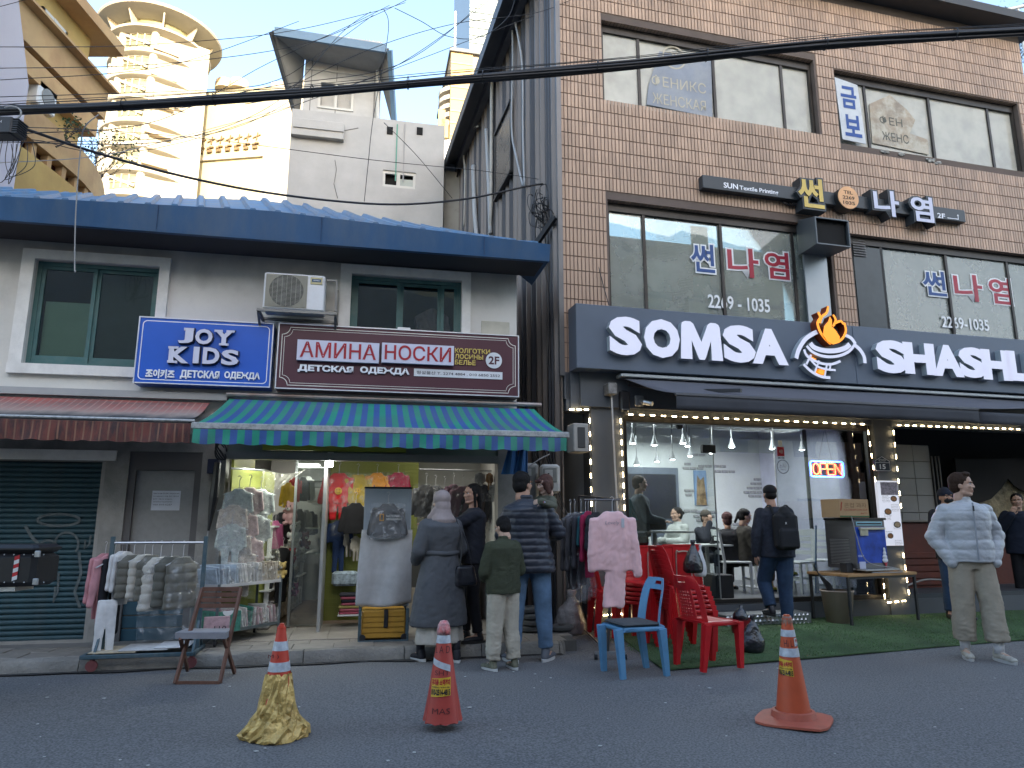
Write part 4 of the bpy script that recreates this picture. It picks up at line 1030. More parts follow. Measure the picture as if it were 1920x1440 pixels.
#  roof terrace, top right
p0=Py(1852,45,15);
TR=thing('roof_terrace_railing','white baluster railing on the roof behind the eave','railing',WF,tuple(p0))
z0=Py(1850,48,15).z; wh=mat('white_rail',(.6,.6,.58),.5)
for i in range(12):
 x=p0.x+i*.26; m=MB(); m.bar((x,15,z0-.8),(x,15,z0+.25+.07*i),.035,.035); m.build('baluster',wh,TR)
m=MB(); m.bar((p0.x-.2,15,z0+.25),(p0.x+3,15,z0+1.05),.06,.06); m.build('handrail',wh,TR)
twigs('roof_tree','dark green small tree behind the white roof railing',(p0.x+1.3,16,z0-.6),7,1.5,mat('bark',(.07,.055,.045),.9),2.0,14,9)
#  cables
cab=mat('black_cable',(.016,.016,.018),.38,var=.2,bump=.05); cabg=mat('grey_cable',(.28,.28,.28),.5)
def smoothpts(P,n=8):
 P=[Vector(p)for p in P]; out=[]
 for i in range(len(P)-1):
  a,b,c,d=P[max(i-1,0)],P[i],P[i+1],P[min(i+2,len(P)-1)]
  for k in range(n):
   t=k/n; out.append(.5*((2*b)+(c-a)*t+(2*a-5*b+4*c-d)*t*t+(3*b-a-3*c+d)*t**3))
 out.append(P[-1]); return out
def wire(pts,r,label,grp=None,mt=None,n=6,name='cable',cat='cable'):
 """pts: (px,py,Y)"""
 P=smoothpts([Py(*p)for p in pts],8); m=MB(); c=Vector(P[0]); m.tube(P,r,n)
 return wmesh(m,name,mt or cab,tuple(c),WF,label,cat,grp,smooth=True)
BY=6.0
main=[(-1100,262,BY),(-500,240,BY),(-60,214,BY),(0,208,BY),(200,200,BY),(400,187,BY),(600,172,BY),(800,154,BY),(1000,138,BY),(1200,119,BY),(1400,97,BY),(1600,79,BY),(1760,68,BY),(1990,55,BY),(2500,22,BY),(3100,-30,BY)]
T=thing('cable_bundle','thick bundle of black cables strung across the whole street view','cable bundle',WF,tuple(Py(960,140,BY)))
base=smoothpts([Py(*p)for p in main],6)
for k in range(8):
 a=k/8*6.28; m=MB(); rr=.030 if k else .0
 P=[p+Vector((0,math.cos(a+i*.05)*rr*.8,math.sin(a+i*.05)*(rr)+.004*math.sin(i*.4+k)))for i,p in enumerate(base)]
 m.tube(P,.0165 if k%3 else .021,7); m.build('cable',cab,T,smooth=True)
for k,(dz,r_)in enumerate(((.072,.0045),(.09,.003))):
 m=MB(); m.tube([p+Vector((0,0,dz+.008*math.sin(i*.3+k)))for i,p in enumerate(base)],r_,5); m.build('messenger_wire',cab,T,smooth=True)
for i,px in enumerate((232,402,585,765,905,1120,1325,1548,1790)):
 p=Py(px,np.interp(px,[q[0]for q in main],[q[1]for q in main]),BY); m=MB()
 m.tube([p+Vector((.004*math.sin(t*1.0),math.cos(t)*.056,math.sin(t)*.058+.008))for t in np.linspace(0,6.3,15)],.0045,5); m.build('cable_tie',cab,T)
wire([(-20,232,6.0),(40,240,6.0),(160,280,6.4),(320,325,7.0),(480,358,7.6),(640,378,8.2),(760,383,8.6),(880,372,8.9),(985,350,9.1),(1018,345,9.2)],.014,'sagging black cable from the left junction box to the ribbed wall')
thin=[([(-10,88,7),(250,85,8),(520,62,9),(690,25,10),(760,5,10.5)],'upper thin wire crossing above the round tower'),([(-10,128,7),(300,120,8),(560,85,9),(700,30,9.8),(800,-20,10)],'second thin wire rising from left above the tower'),([(-10,15,9),(120,-20,9)],'short wire in the top left corner'),([(-10,182,7),(400,168,8),(520,150,8.5),(600,100,9),(700,28,10)],'wire climbing from the bundle past the blue roof corner'),([(50,250,6),(300,225,7),(500,120,8.5),(650,50,9.5),(730,10,10)],'wire sweeping up from the junction box to the top'),([(55,268,6),(330,262,7),(520,190,8.5),(640,62,9.5),(695,22,10)],'lower wire sweeping up from the junction box'),([(350,195,6.5),(520,160,7),(750,120,8),(900,10,9),(940,-30,9)],'wire crossing the sky right of the roof room'),([(460,195,6.5),(700,145,7.5),(880,30,8.5),(960,-40,9)],'second wire crossing the sky right of the roof room'),([(540,165,7),(700,90,8),(850,45,8.5),(1000,25,9),(1070,0,9)],'wire running to the ribbed wall top'),([(740,15,8),(790,40,8),(840,68,8.3),(900,70,8.6),(950,35,8.9),(965,0,9)],'slack looping wire in front of the sky'),([(30,238,6),(200,245,7),(400,262,8),(700,300,8.5),(900,320,9),(1010,336,9.2)],'thin straight wire falling towards the cable knot'),([(0,305,6.3),(200,290,7),(400,240,8),(560,195,9)],'thin grey wire low over the yellow building'),([(720,18,8),(728,60,8),(700,220,8.2),(690,310,8.3),(683,378,8.4)],'drop wire hanging from the roof room to the sagging cable'),([(720,230,9),(780,290,9),(848,372,9)],'diagonal stay wire on the concrete building'),([(185,215,6.2),(158,240,6.2),(150,290,6.3),(142,400,6.4),(140,500,6.45),(142,508,6.45)],'thin white hanging wire end in front of the left window')]
for i,(p,lb)in enumerate(thin):wire(p,.0045 if i!=14 else .006,lb,'thin overhead wires',mt=cab if i not in (11,)and i!=14 else cabg)
for i,(a,b,c,lb)in enumerate((((0,195),(310,205),(560,165),'telephone wire just above the thick bundle'),((0,268),(400,250),(560,180),'wire passing under the bundle at left'),((60,262),(350,265),(1000,30),'long faint wire climbing to the upper right'),((0,150),(320,122),(560,40),'wire over the yellow roof and round tower'))):
 wire([(*a,6.5),(*b,7.5),(*c,9)],.004,lb,'thin overhead wires')
p=Py(22,243,5.9)
JB=thing('junction_box','black ribbed cable junction box hanging from the bundle at left edge','junction box',WF,tuple(p))
m=MB(); m.bbox(p.x-.17,p.x+.05,5.82,5.98,p.z-.08,p.z+.09,.012); m.build('casing',blackp,JB)
for i in range(7):
 m=MB(); z=p.z-.07+i*.022; m.box(p.x+.05,p.x+.10,5.83,5.97,z,z+.011); m.build('cooling_fin',blackp,JB)
m=MB(); m.tube([p+Vector((-.02+.10*math.cos(t),-.02,.15+.07*math.sin(t)))for t in np.linspace(-2.2,2.2,14)],.008,6); m.build('hanger_loop',cabg,JB)
m=MB(); m.text('FTTH',p.x-.12,p.x-.04,p.z+.02,p.z+.045,5.818); m.text('4010',p.x-.11,p.x-.05,p.z-.04,p.z-.02,5.818); m.build('marking',mat('white_mark',(.6,.6,.6),.6),JB)
r=random.Random(5)
for i in range(5):
 x=5+i*10
 wire([(x,262,5.9),(x-8+r.uniform(-6,6),300,5.9),(x-10+r.uniform(-25,15),335+r.uniform(-10,12),5.9),(x+12+r.uniform(-8,8),312,5.9),(x+16,270,5.9)],.0035,'slack loop of thin cable hanging under the junction box','slack loops under the junction box')
kx=Vector(CO+ray(1000,370)*1); kp=RF.w(SX-.12,.35,RF.at(1003,372)[1])
KN=thing('cable_knot','tangled knot of black cables on the ribbed wall corner','cable tangle',WF,tuple(kp))
for i in range(26):
 c=kp+Vector((r.gauss(0,.07),r.gauss(0,.10),r.gauss(0,.10))); rr=r.uniform(.06,.17); u=Vector((r.gauss(0,1),r.gauss(0,1),r.gauss(0,1))).normalized(); w_=u.orthogonal().normalized(); x_=u.cross(w_)
 m=MB(); m.tube([c+w_*rr*math.cos(t)+x_*rr*1.3*math.sin(t)+Vector((0,0,.02*math.sin(3*t)))for t in np.linspace(0,r.uniform(4,6.3),18)],.006,5); m.build('cable_loop',cab,KN)
for i in range(4):
 m=MB(); x=(i-1.5)*.03; m.tube(smoothpts([kp+Vector((x,0,0)),kp+Vector((x*2+.06,.0,-.5)),kp+Vector((x+.10,.02,-1.2)),kp+Vector((x+.08,.0,-2.2))]),.008,6); m.build('cable_drop',cab,KN)
def spipe(pts,r,mt,label,off=.10):
 P=[]
 for px,py in pts:
  y,z=side_pt(px,py); P.append(RF.w(SX-off,y,z))
 P=smoothpts(P,6); m=MB(); m.tube(P,r,8); return wmesh(m,'pipe',mt,tuple(P[0]),WF,label,'pipe',None,smooth=True)
pg=mat('grey_pvc',(.40,.42,.44),.5,var=.1,dirt=.2); pw=mat('pale_conduit',(.42,.41,.38),.6,var=.2)
spipe([(905,460),(899,400),(896,312)],.05,pg,'short fat grey pvc pipe with elbow, lowest on the ribbed wall')
spipe([(929,440),(925,330),(921,244)],.038,pg,'tall grey pvc pipe with elbow on the ribbed wall')
spipe([(927,460),(930,380),(931,250),(932,160),(938,122),(946,115)],.035,pw,'taped pale conduit climbing past the roof edge')
spipe([(878,425),(880,330),(878,285),(895,245),(905,238)],.02,pw,'thin bent conduit near the far end of the ribbed wall')
spipe([(992,350),(980,300),(970,240),(972,100),(968,0)],.018,pg,'upper pair conduit left, running to the top')
spipe([(995,350),(992,250),(990,120),(975,30),(978,-20)],.018,pg,'upper pair conduit right, running to the top')
spipe([(855,425),(865,330),(885,260),(905,236)],.022,cab,'black spiral-wrapped cable bundle at the far end')
wire([(1128,380,9.3),(1120,420,9.2),(1117,470,9.15),(1130,530,9.1),(1142,572,9.0)],.006,'single black wire bowing down the brown tiles',n=5)
wire([(1126,-10,9.3),(1126,100,9.2),(1134,250,9.2),(1130,370,9.2)],.005,'hairline wire running down the tiles at left')
#  signs
def poly(mb,fr,pts,y0,y1,m=0,ms=None):
 P=[fr.at(px,py,y0)for px,py in pts]
 A=sum(P[i][0]*P[(i+1)%len(P)][1]-P[(i+1)%len(P)][0]*P[i][1]for i in range(len(P)))
 if A<0:P=P[::-1]
 mb.prism(P,y0,y1,m,ms)
def ribbon(mb,P,wd,y0,y1,m=0,ms=None):
 """P list of (x,z); solid stroke; wd number or list"""
 n=len(P); wd=wd if isinstance(wd,list)else [wd]*n; vs=[]
 for i,p in enumerate(P):
  a,b=P[max(i-1,0)],P[min(i+1,n-1)]; d=Vector((b[0]-a[0],b[1]-a[1])).normalized(); nn=Vector((-d.y,d.x))*wd[i]/2
  vs+=[(p[0]+nn.x,y0,p[1]+nn.y),(p[0]-nn.x,y0,p[1]-nn.y),(p[0]-nn.x,y1,p[1]-nn.y),(p[0]+nn.x,y1,p[1]+nn.y)]
 B=len(mb.v); mb.add(vs,[],0); s_=m if ms is None else ms
 for i in range(n-1):
  a=B+4*i; c=a+4
  for k,(e,mm)in enumerate(((0,m),(1,s_),(2,s_),(3,s_))):mb.f.append((a+e,a+(e+1)%4,c+(e+1)%4,c+e)); mb.m.append(mm)
 mb.f+=[(B+3,B+2,B+1,B),(B+4*n-4,B+4*n-3,B+4*n-2,B+4*n-1)]; mb.m+=[s_,s_]
def frame_rect(mb,x0,x1,z0,z1,w_,y0,y1,m=0):
 mb.box(x0,x1,y0,y1,z1-w_,z1,m); mb.box(x0,x1,y0,y1,z0,z0+w_,m); mb.box(x0,x0+w_,y0,y1,z0+w_,z1-w_,m); mb.box(x1-w_,x1,y0,y1,z0+w_,z1-w_,m)
def fit(fr,p0,p1,y):
 a,z0=fr.at(*p0,y); b,_=fr.at(*p1,y); z1=fr.at(p0[0],p1[1],y)[1]; return a,b,min(z0,z1),max(z0,z1)
silver=mat('silver_trim',(.62,.64,.68),.35,.5); lilac=mat('lilac_face',(.55,.56,.68),.4,var=.03)
a,z1=LF.at(262,594,-.25); b,z0=LF.at(507,727,-.25); z0=2.81; z1=3.555; a=.155; b=1.565
S=thing('shop_sign','bright blue JOY KIDS sign with raised lilac letters and white border line','shop sign',LF,(a,-.02,z0))
MB().bbox(a,b,-.245,-.01,z0,z1,.006).build('sign_box',mat('royal_blue',(.016,.10,.50),.35,var=.05,bump=.02),S)
m=MB(); frame_rect(m,a,b,z0,z1,.012,-.255,-.243); m.build('sign_trim',silver,S)
m=MB(); n=8; pts=[]
for (cx_,cz_,t0)in ((b-.09,z1-.09,0),(a+.09,z1-.09,90),(a+.09,z0+.09,180),(b-.09,z0+.09,270)):
 pts+=[(cx_+.045*math.cos(R(t0+90*i/n)),cz_+.045*math.sin(R(t0+90*i/n)))for i in range(n+1)]
pts.append(pts[0]); ribbon(m,pts,.009,-.2475,-.2455); m.build('border_line',mat('white_print',(.75,.76,.8),.5),S)
for st,p0,p1 in (('J',(333,643),(364,614)),('O',(365,645),(400,616)),('Y',(400,647),(440,618)),('K',(315,680),(356,649)),('I',(361,681),(375,650)),('D',(379,682),(413,651)),('S',(414,684),(449,655))):
 m=MB(); x0,x1,za,zb=fit(LF,p0,p1,-.29)
 m.text(st,x0-.006,x1+.010,za-.01,zb+.008,-.272,.026,bold=.06,m=1,ms=1); m.text(st,x0,x1,za,zb,-.295,.024,bold=.04,m=0,ms=1)
 if st in 'JIY':m.box(x0+(.35 if st=='J' else 0)*(x1-x0),x1 if st!='Y' else x1,-.296,-.272,zb-.028,zb,0)if st!='Y' else (m.box(x0,x0+.4*(x1-x0),-.296,-.272,zb-.024,zb,0),m.box(x1-.4*(x1-x0),x1,-.296,-.272,zb-.024,zb,0),m.box(x0+.28*(x1-x0),x0+.75*(x1-x0),-.296,-.272,za,za+.024,0))
 if st in 'IK':m.box(x0-(.01 if st=='K' else 0),x0+(.45*(x1-x0)if st=='K' else x1-x0),-.296,-.272,za,za+.026,0); m.box(x0-(.01 if st=='K' else 0),x0+(.45*(x1-x0)if st=='K' else x1-x0),-.2962,-.272,zb-.026,zb,0)
 m.build('letter',[lilac,mat('letter_side',(.015,.02,.06),.5)],S)
m=MB()
for st,p0,p1 in (('조이키즈',(272,708),(328,691)),('ДЕТСКАЯ',(337,710),(412,693)),('ОДЕЖДА',(420,711),(488,696))):
 m=MB(); x0,x1,za,zb=fit(LF,p0,p1,-.26); m.text(st,x0,x1,za,zb,-.262,.016,bold=.035); m.build('lettering',mat('white_print',(.75,.76,.8),.5),S)
a,b,z0,z1=1.615,4.405,2.805,3.565
S=thing('shop_sign','maroon АМИНА НОСКИ sign with red letters on lilac backing','shop sign',LF,(a,-.02,z0))
maroon=mat('maroon',(.072,.022,.034),.4,var=.06,bump=.02)
MB().bbox(a,b,-.245,-.01,z0,z1,.006).build('sign_box',maroon,S)
m=MB(); frame_rect(m,a,b,z0,z1,.012,-.255,-.243); m.build('sign_trim',silver,S)
m=MB()
for ins,w_ in ((.045,.008),(.072,.005)):
 r=.085; A,B,C,D=a+ins,b-ins,z0+ins,z1-ins; pts=[]
 for (cx_,cz_,t0)in ((B,D,270),(A,D,0),(A,C,90),(B,C,180)):
  pts+=[(cx_+r*math.cos(R(t0-90*i/8)),cz_+r*math.sin(R(t0-90*i/8)))for i in range(9)]
 pts.append(pts[0]); ribbon(m,pts,w_,-.2475,-.2455)
m.build('border_line',mat('cream_print',(.68,.66,.6),.5),S)
m=MB(); redt=mat('dark_red_print',(.33,.012,.025),.4)
for st,p0,p1 in (('АМИНА',(562,669),(706,640)),('НОСКИ',(721,674),(846,646))):
 x0,x1,za,zb=fit(LF,p0,p1,-.30)
 m.text(st,x0-.028,x1+.028,za-.032,zb+.024,-.300,.045,bold=.075,m=1,ms=2); m.text(st,x0,x1,za,zb,-.308,.004,bold=.012,m=0)
 n_=len(st);
 for k in range(n_*2+1):
  pass
 m.box(x0-.034,x1+.034,-.3035,-.262,za-.034,zb+.022,1)
m.build('raised_name',[redt,lilac,mat('letter_side',(.015,.02,.06),.5)],S)
m=MB()
for st,p0,p1 in (('ДЕТСКАЯ',(558,697),(663,683)),('ОДЕЖДА',(675,701),(768,687))):
 m=MB(); x0,x1,za,zb=fit(LF,p0,p1,-.26); m.text(st,x0,x1,za,zb,-.270,.024,bold=.045); m.build('lettering',mat('white_print',(.75,.76,.8),.5),S)
m=MB()
for st,p0,p1 in (('КОЛГОТКИ',(853,661),(919,652)),('ЛОСИНЫ',(853,672),(906,663)),('БЕЛЬЕ',(853,683),(892,674))):
 m=MB(); x0,x1,za,zb=fit(LF,p0,p1,-.26); m.text(st,x0,x1,za,zb,-.258,.012,bold=.02); m.build('lettering',mat('yellow_print',(.62,.46,.12),.5),S)
m=MB(); x0,x1,za,zb=fit(LF,(776,705),(942,691),-.25);
m.box(x0,x1,-.254,-.246,za,zb,0); m.text('형설물산 T. 2274 4884 . 010 6850 2552',x0+.03,x1-.03,za+.025,zb-.025,-.2555,m=1,bold=.01)
m.build('phone_plate',[mat('plate_white',(.62,.64,.67),.5),mat('ink',(.04,.04,.05),.8)],S)
m=MB(); cx_,cz_=LF.at(926,676,-.25); m.tube([(cx_,-.247,cz_),(cx_,-.256,cz_)],.098,32,m=0); m.text('2F',cx_-.065,cx_+.065,cz_-.05,cz_+.05,-.2575,m=1,bold=.03)
m.build('floor_badge',[mat('plate_white',(.62,.64,.67),.5),maroon],S)
MB().bbox(2.95,3.1,-.2,-.05,z1,z1+.04).build('bracket',whitep,S)
a,b,z0,z1=-2.70,6.3,3.25,4.10
S=thing('shop_sign','long slate grey SOMSA SHASHLIK fascia sign with big lit white letters','shop sign',RF,(a,-.02,z0))
slate=mat('slate_panel',(.10,.125,.165),.42,var=.05,bump=.02)
jx=RF.at(1604,680,-.3)[0]
MB().bbox(a,jx-.002,-.30,-.005,z0,z1,.006).build('sign_panel',slate,S); MB().bbox(jx+.002,b,-.30,-.005,z0,z1,.006).build('sign_panel',slate,S)
lit_=emis('lit_letter_face',(.56,.57,.68),.12); lsd=mat('letter_return',(.36,.40,.42),.5,var=.04)
def puffy(mb,st,x0,x1,z0,z1,y,d):
 if st=='M':
  mb.prism([(x0+(x1-x0)*a,z0+(z1-z0)*b)for a,b in ((0,0),(.27,0),(.27,.5),(.41,.06),(.44,0),(.56,0),(.59,.06),(.73,.5),(.73,0),(1,0),(.96,.88),(.93,.96),(.86,1),(.74,1),(.67,.94),(.5,.47),(.33,.94),(.26,1),(.13,1),(.06,.96),(.04,.88))],y,y+d,0,1); return
 mb.text(st,x0,x1,z0,z1,y,d,bold=.04 if st=='M' else .06,m=0,ms=1)
LT=[('S',(1143,664),(1202,596)),('O',(1209,669),(1273,601)),('M',(1277,672),(1352,607)),('S',(1358,678),(1414,612)),('A',(1412,681),(1474,619)),('S',(1646,698),(1697,640)),('H',(1698,700),(1750,645)),('A',(1752,704),(1802,649)),('S',(1802,707),(1845,653)),('H',(1845,711),(1892,658)),('L',(1892,713),(1926,660)),('I',(1930,716),(1944,662)),('K',(1950,718),(1990,665))]
for st,p0,p1 in LT:
 m=MB(); x0,z_0=RF.at(*p0,-.40); x1,z_1=RF.at(*p1,-.40)
 puffy(m,st,x0,x1,z_0,z_1,-.40,.095); m.build('letter',[lit_,lsd],S)
m=MB(); orf=emis('lit_orange',(.9,.27,.015),.25); ord_=mat('dark_orange_return',(.22,.035,.01),.5); whf=emis('lit_white',(.56,.57,.68),.12)
def stroke_px(mb,pts,wd,m_=0,ms_=1,y=-.40):
 P=smoothpts([Vector((*RF.at(px,py,y),0))for px,py in pts],5); ribbon(mb,[(p.x,p.y)for p in P],wd,y,-.30,m_,ms_)
m=MB(); poly(m,RF,[(1551,640),(1543,628),(1545,612),(1553,602),(1556,593),(1560,600),(1560,612),(1567,619),(1575,632),(1572,643),(1562,646)],-.44,-.32,0,1); m.build('flame',[orf,ord_],S)
for pts,wd in ([((1534,585),(1538,595),(1533,606),(1538,622),(1548,636),(1558,645)),.04],[((1553,574),(1550,586),(1541,594),(1537,606)),.035],[((1562,590),(1567,600),(1562,612)),.035],[((1565,606),(1576,602),(1582,608)),.035],[((1583,605),(1586,620),(1580,634),(1570,642)),.035]):
 m=MB(); stroke_px(m,pts,[wd*.6]+[wd]*(5*(len(pts)-1)-1)+[wd*.7],y=-.43); m.build('flame',[orf,ord_],S)
def arc_px(cx,cy,rx,ry,a0,a1,n):return [(cx+rx*math.cos(R(a0+(a1-a0)*i/n)),cy+ry*math.sin(R(a0+(a1-a0)*i/n)))for i in range(n+1)]
for pts,wd in ((arc_px(1557,641,38,17,15,172,6),.07),(arc_px(1557,638,47,31,22,160,6),.04),([(1493,672),(1498,655),(1510,636),(1526,625),(1533,622)],.06),([(1600,645),(1612,655),(1620,668),(1622,681)],.055),([(1582,627),(1596,634),(1604,645)],.05),([(1508,655),(1514,668),(1536,680),(1558,683),(1576,677)],.035),([(1512,664),(1530,685),(1548,692),(1567,694)],.03),([(1507,683),(1522,697),(1540,706),(1557,708)],.04),([(1521,665),(1512,683)],.03),([(1536,676),(1527,700)],.025),([(1551,681),(1546,708)],.025),([(1557,683),(1556,694)],.025)):
 m=MB(); stroke_px(m,pts,wd,y=-.395); m.build('logo_stroke',[whf,lsd],S)
m=MB(); poly(m,RF,[(1520,668),(1531,673),(1527,679),(1516,675)],-.385,-.30); poly(m,RF,[(1537,691),(1549,694),(1547,703),(1534,699)],-.385,-.30); m.build('logo_tile',orf,S)
MB().box(RF.at(1655,615,-.2)[0],RF.at(1671,615,-.2)[0],-.2,-.05,z1,z1+.03).build('bracket',whitep,S)
x0,z1_=RF.at(1317,327,-.12); x1,z0_=RF.at(1812,421,-.12); z1_=RF.at(1317,327,-.12)[1]; z0_=RF.at(1322,352,-.12)[1]
S=thing('textile_sign','dark slim SUN Textile Printing sign with yellow and lilac Korean letters','shop sign',RF,(x0,0,z0_))
dks=mat('dark_sign',(.035,.042,.048),.4,var=.06)
MB().bbox(x0,x1,-.12,-.004,z0_,z1_,.005).build('sign_bar',dks,S)
m=MB(); wp_=mat('white_print',(.75,.76,.8),.5)
for st,p0,p1 in (('SUN',(1357,352),(1383,341)),('Textile Printing',(1387,359),(1458,346)),('2F',(1758,408),(1771,399))):
 x_,X_,za,zb=fit(RF,p0,p1,-.12); m.text(st,x_,X_,(za+zb)/2-.045,(za+zb)/2+.04,-.122,bold=.02)
s_,z_=RF.at(1776,407,-.12); e_,_=RF.at(1797,409,-.12); m.box(s_,e_,-.124,-.1215,z_-.02,z_-.008); m.box(e_-.012,e_,-.124,-.1215,z_-.008,z_+.05); m.prism([(e_-.03,z_+.04),(e_+.015,z_+.04),(e_-.006,z_+.07)],-.124,-.1215)
m.build('lettering',wp_,S)
yl=mat('sign_yellow',(.62,.44,.10),.4)
for st,p0,p1,mt in (('썬',(1499,386),(1542,337),yl),('나',(1641,402),(1683,360),lilac),('염',(1711,413),(1747,371),lilac)):
 x_,za=RF.at(*p0,-.2); X_,zb=RF.at(*p1,-.2); m=MB(); m.text(st,x_-.03,X_+.03,za-.03,zb+.03,-.19,.18,bold=.075,m=1,ms=1); m.text(st,x_,X_,za,zb,-.20,.012,bold=.025,m=0,ms=1); m.build('letter',[mt,dks],S)
cx_,cz_=RF.at(1590,371,-.2); m=MB(); m.tube([(cx_,-.2,cz_),(cx_,-.03,cz_)],.185,36,m=0); m.build('round_lightbox',mat('disc_side',(.03,.03,.03),.5),S)
m=MB(); m.tube([(cx_,-.2,cz_),(cx_,-.212,cz_)],.18,36,m=0)
for i,st in enumerate(('TEL','2269','1035')):m.text(st,cx_-(.08 if i==0 else .105),cx_+(.08 if i==0 else .105),cz_+.055-i*.085,cz_+.11-i*.085,-.2135,m=1,bold=.02)
m.build('disc_face',[mat('peach_face',(.72,.38,.17),.4,var=.15,vs=4),mat('ink_brown',(.03,.02,.01),.6)],S)
m=MB()
for i in range(9):
 c=Vector((RF.at(1478,383,-.05)[0],-.05,RF.at(1478,383)[1])); t=i; m.tube([c+Vector((.13*math.cos(u+t)*(1-.05*i),.02*math.sin(u*3+t),.045*math.sin(u+t*.6)))for u in np.linspace(0,6.28,16)],.005,5)
m.build('loose_cable',cab,S)
#  duct hood, AC, meter boxes
x0,z0=RF.at(1516,470,-.55);
HD=thing('exhaust_hood','grey square exhaust duct hood jutting from the brown tiles','exhaust duct',RF,(x0,0,z0))
hd=mat('duct_grey',(.13,.145,.155),.5,.3,var=.1,dirt=.2)
p=[RF.at(1504,466,-.1),RF.at(1574,466,-.55),RF.at(1589,412,-.55),RF.at(1537,407,-.3)]
A0=RF.at(1506,467,-.02); A1=RF.at(1553,470,-.02); B0=RF.at(1530,455,-.55); B1=RF.at(1574,459,-.55); C0=RF.at(1539,408,-.55); C1=RF.at(1589,413,-.55)
zb_=A0[1]-.02; zt_=A0[1]+.62; hw=.5
xa,xb=A0[0],A0[0]+.50
def tubehood(y0,y1,zl0,zh0,zl1,zh1,xs0,xs1,mb):
 t=.02
 for (a_,b_)in (((xs0[0],xs0[1]),(xs1[0],xs1[1])),):
  o=[(a_[0],y0,zl0),(a_[1],y0,zl0),(a_[1],y0,zh0),(a_[0],y0,zh0),(b_[0],y1,zl1),(b_[1],y1,zl1),(b_[1],y1,zh1),(b_[0],y1,zh1)]
  mb.add(o,[(0,1,5,4),(1,2,6,5),(2,3,7,6),(3,0,4,7),(0,3,2,1)])
m=MB(); tubehood(.10,-.55,A0[1]-.05,A0[1]+.50,B0[1]-.02,C0[1],(xa,xb),(B0[0],C1[0]),m)
m.build('duct',hd,HD); m=MB(); m.add([(B0[0]+.02,-.50,B0[1]),(C1[0]-.02,-.50,B0[1]),(C1[0]-.02,-.50,C0[1]-.02),(B0[0]+.02,-.50,C0[1]-.02)],[(0,1,2,3)]); m.build('duct_mouth',mat('black_void',(.01,.01,.01),.9),HD)
m=MB(); frame_rect(m,B0[0],C1[0],B0[1]-.02,C0[1],.018,-.57,-.54); m.build('duct_lip',hd,HD)
a,b,z0,z1=1.45,2.11,3.68,4.10
AC=thing('air_conditioner','white outdoor air conditioner on a bracket between the two teal windows','air conditioner',LF,(a,0,z0))
MB().bbox(a,b,-.42,-.13,z0,z1,.012).build('casing',mat('ac_white',(.66,.67,.69),.4,var=.04,dirt=.15,ds=5,dc=(.35,.33,.28)),AC)
cx_,cz_=a+.245,(z0+z1)/2+.005
m=MB(); m.tube([(cx_,-.421,cz_),(cx_,-.432,cz_)],.185,32); m.build('fan_mouth',mat('fan_hole',(.035,.037,.035),.7),AC)
MB().box(a+.02,a+.47,-.4235,-.42,z0+.02,z1-.02).build('grille_plate',mat('beige_plate',(.36,.34,.27),.6),AC)
m=MB()
for i in range(26):
 z=z0+.03+i*.0145; m.box(a+.02,a+.47,-.4375,-.434,z,z+.004)
for i in range(9):
 x=a+.045+i*.05; m.box(x,x+.004,-.440,-.4375,z0+.02,z1-.02)
m.build('wire_guard',mat('guard_beige',(.34,.33,.28),.5),AC,kind='stuff')
for i in range(3):
 t=i*2.09; MB().hexa([(cx_,-.436+e,cz_)if False else (cx_+r_*math.cos(t+q),-.4325+e,cz_+r_*math.sin(t+q))for e in (-.0008,.0008)for (r_,q)in ((.03,-.3),(.17,-.25),(.17,.45),(.03,.3))]).build('fan_blade',mat('fan_blade',(.08,.085,.08),.5),AC)
m=MB(); m.box(a+.50,b-.03,-.428,-.42,z1-.11,z1-.03,0); m.box(a+.515,b-.045,-.430,-.427,z1-.085,z1-.05,1); m.text('WINIA',a+.53,b-.06,z1-.075,z1-.06,-.4315,m=2)
m.build('badge',[mat('badge_gold',(.45,.40,.22),.5),mat('badge_blue',(.02,.07,.13),.4),mat('white_print',(.75,.76,.8),.5)],AC)
m=MB()
for y in (-.44,-.08):m.bar((a-.05,y,z0-.03),(b+.14,y,z0-.03),.03,.03)
for x in (a-.04,b+.13):m.bar((x,-.45,z0-.03),(x,.0,z0-.03),.03,.03); m.bar((x,-.43,z0-.05),(x,.0,z0-.28),.025,.025);
m.bar((b+.13,-.44,z0),(b+.13,-.44,z0+.36),.02,.02); m.bar((b+.02,-.44,z0+.36),(b+.14,-.44,z0+.36),.02,.02); m.bar((b+.13,-.1,z0),(b+.13,-.1,z0+.36),.02,.02)
m.build('bracket',mat('galv_bracket',(.22,.22,.21),.5,.5,dirt=.3),AC)
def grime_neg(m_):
 grime(m_,1,-.10,-.55,(.36,.31,.27),.85,4,.3,(1,.3,1)); grime(m_,1,-.42,-.70,(.045,.052,.058),.95,9,.34,(1,.25,1))
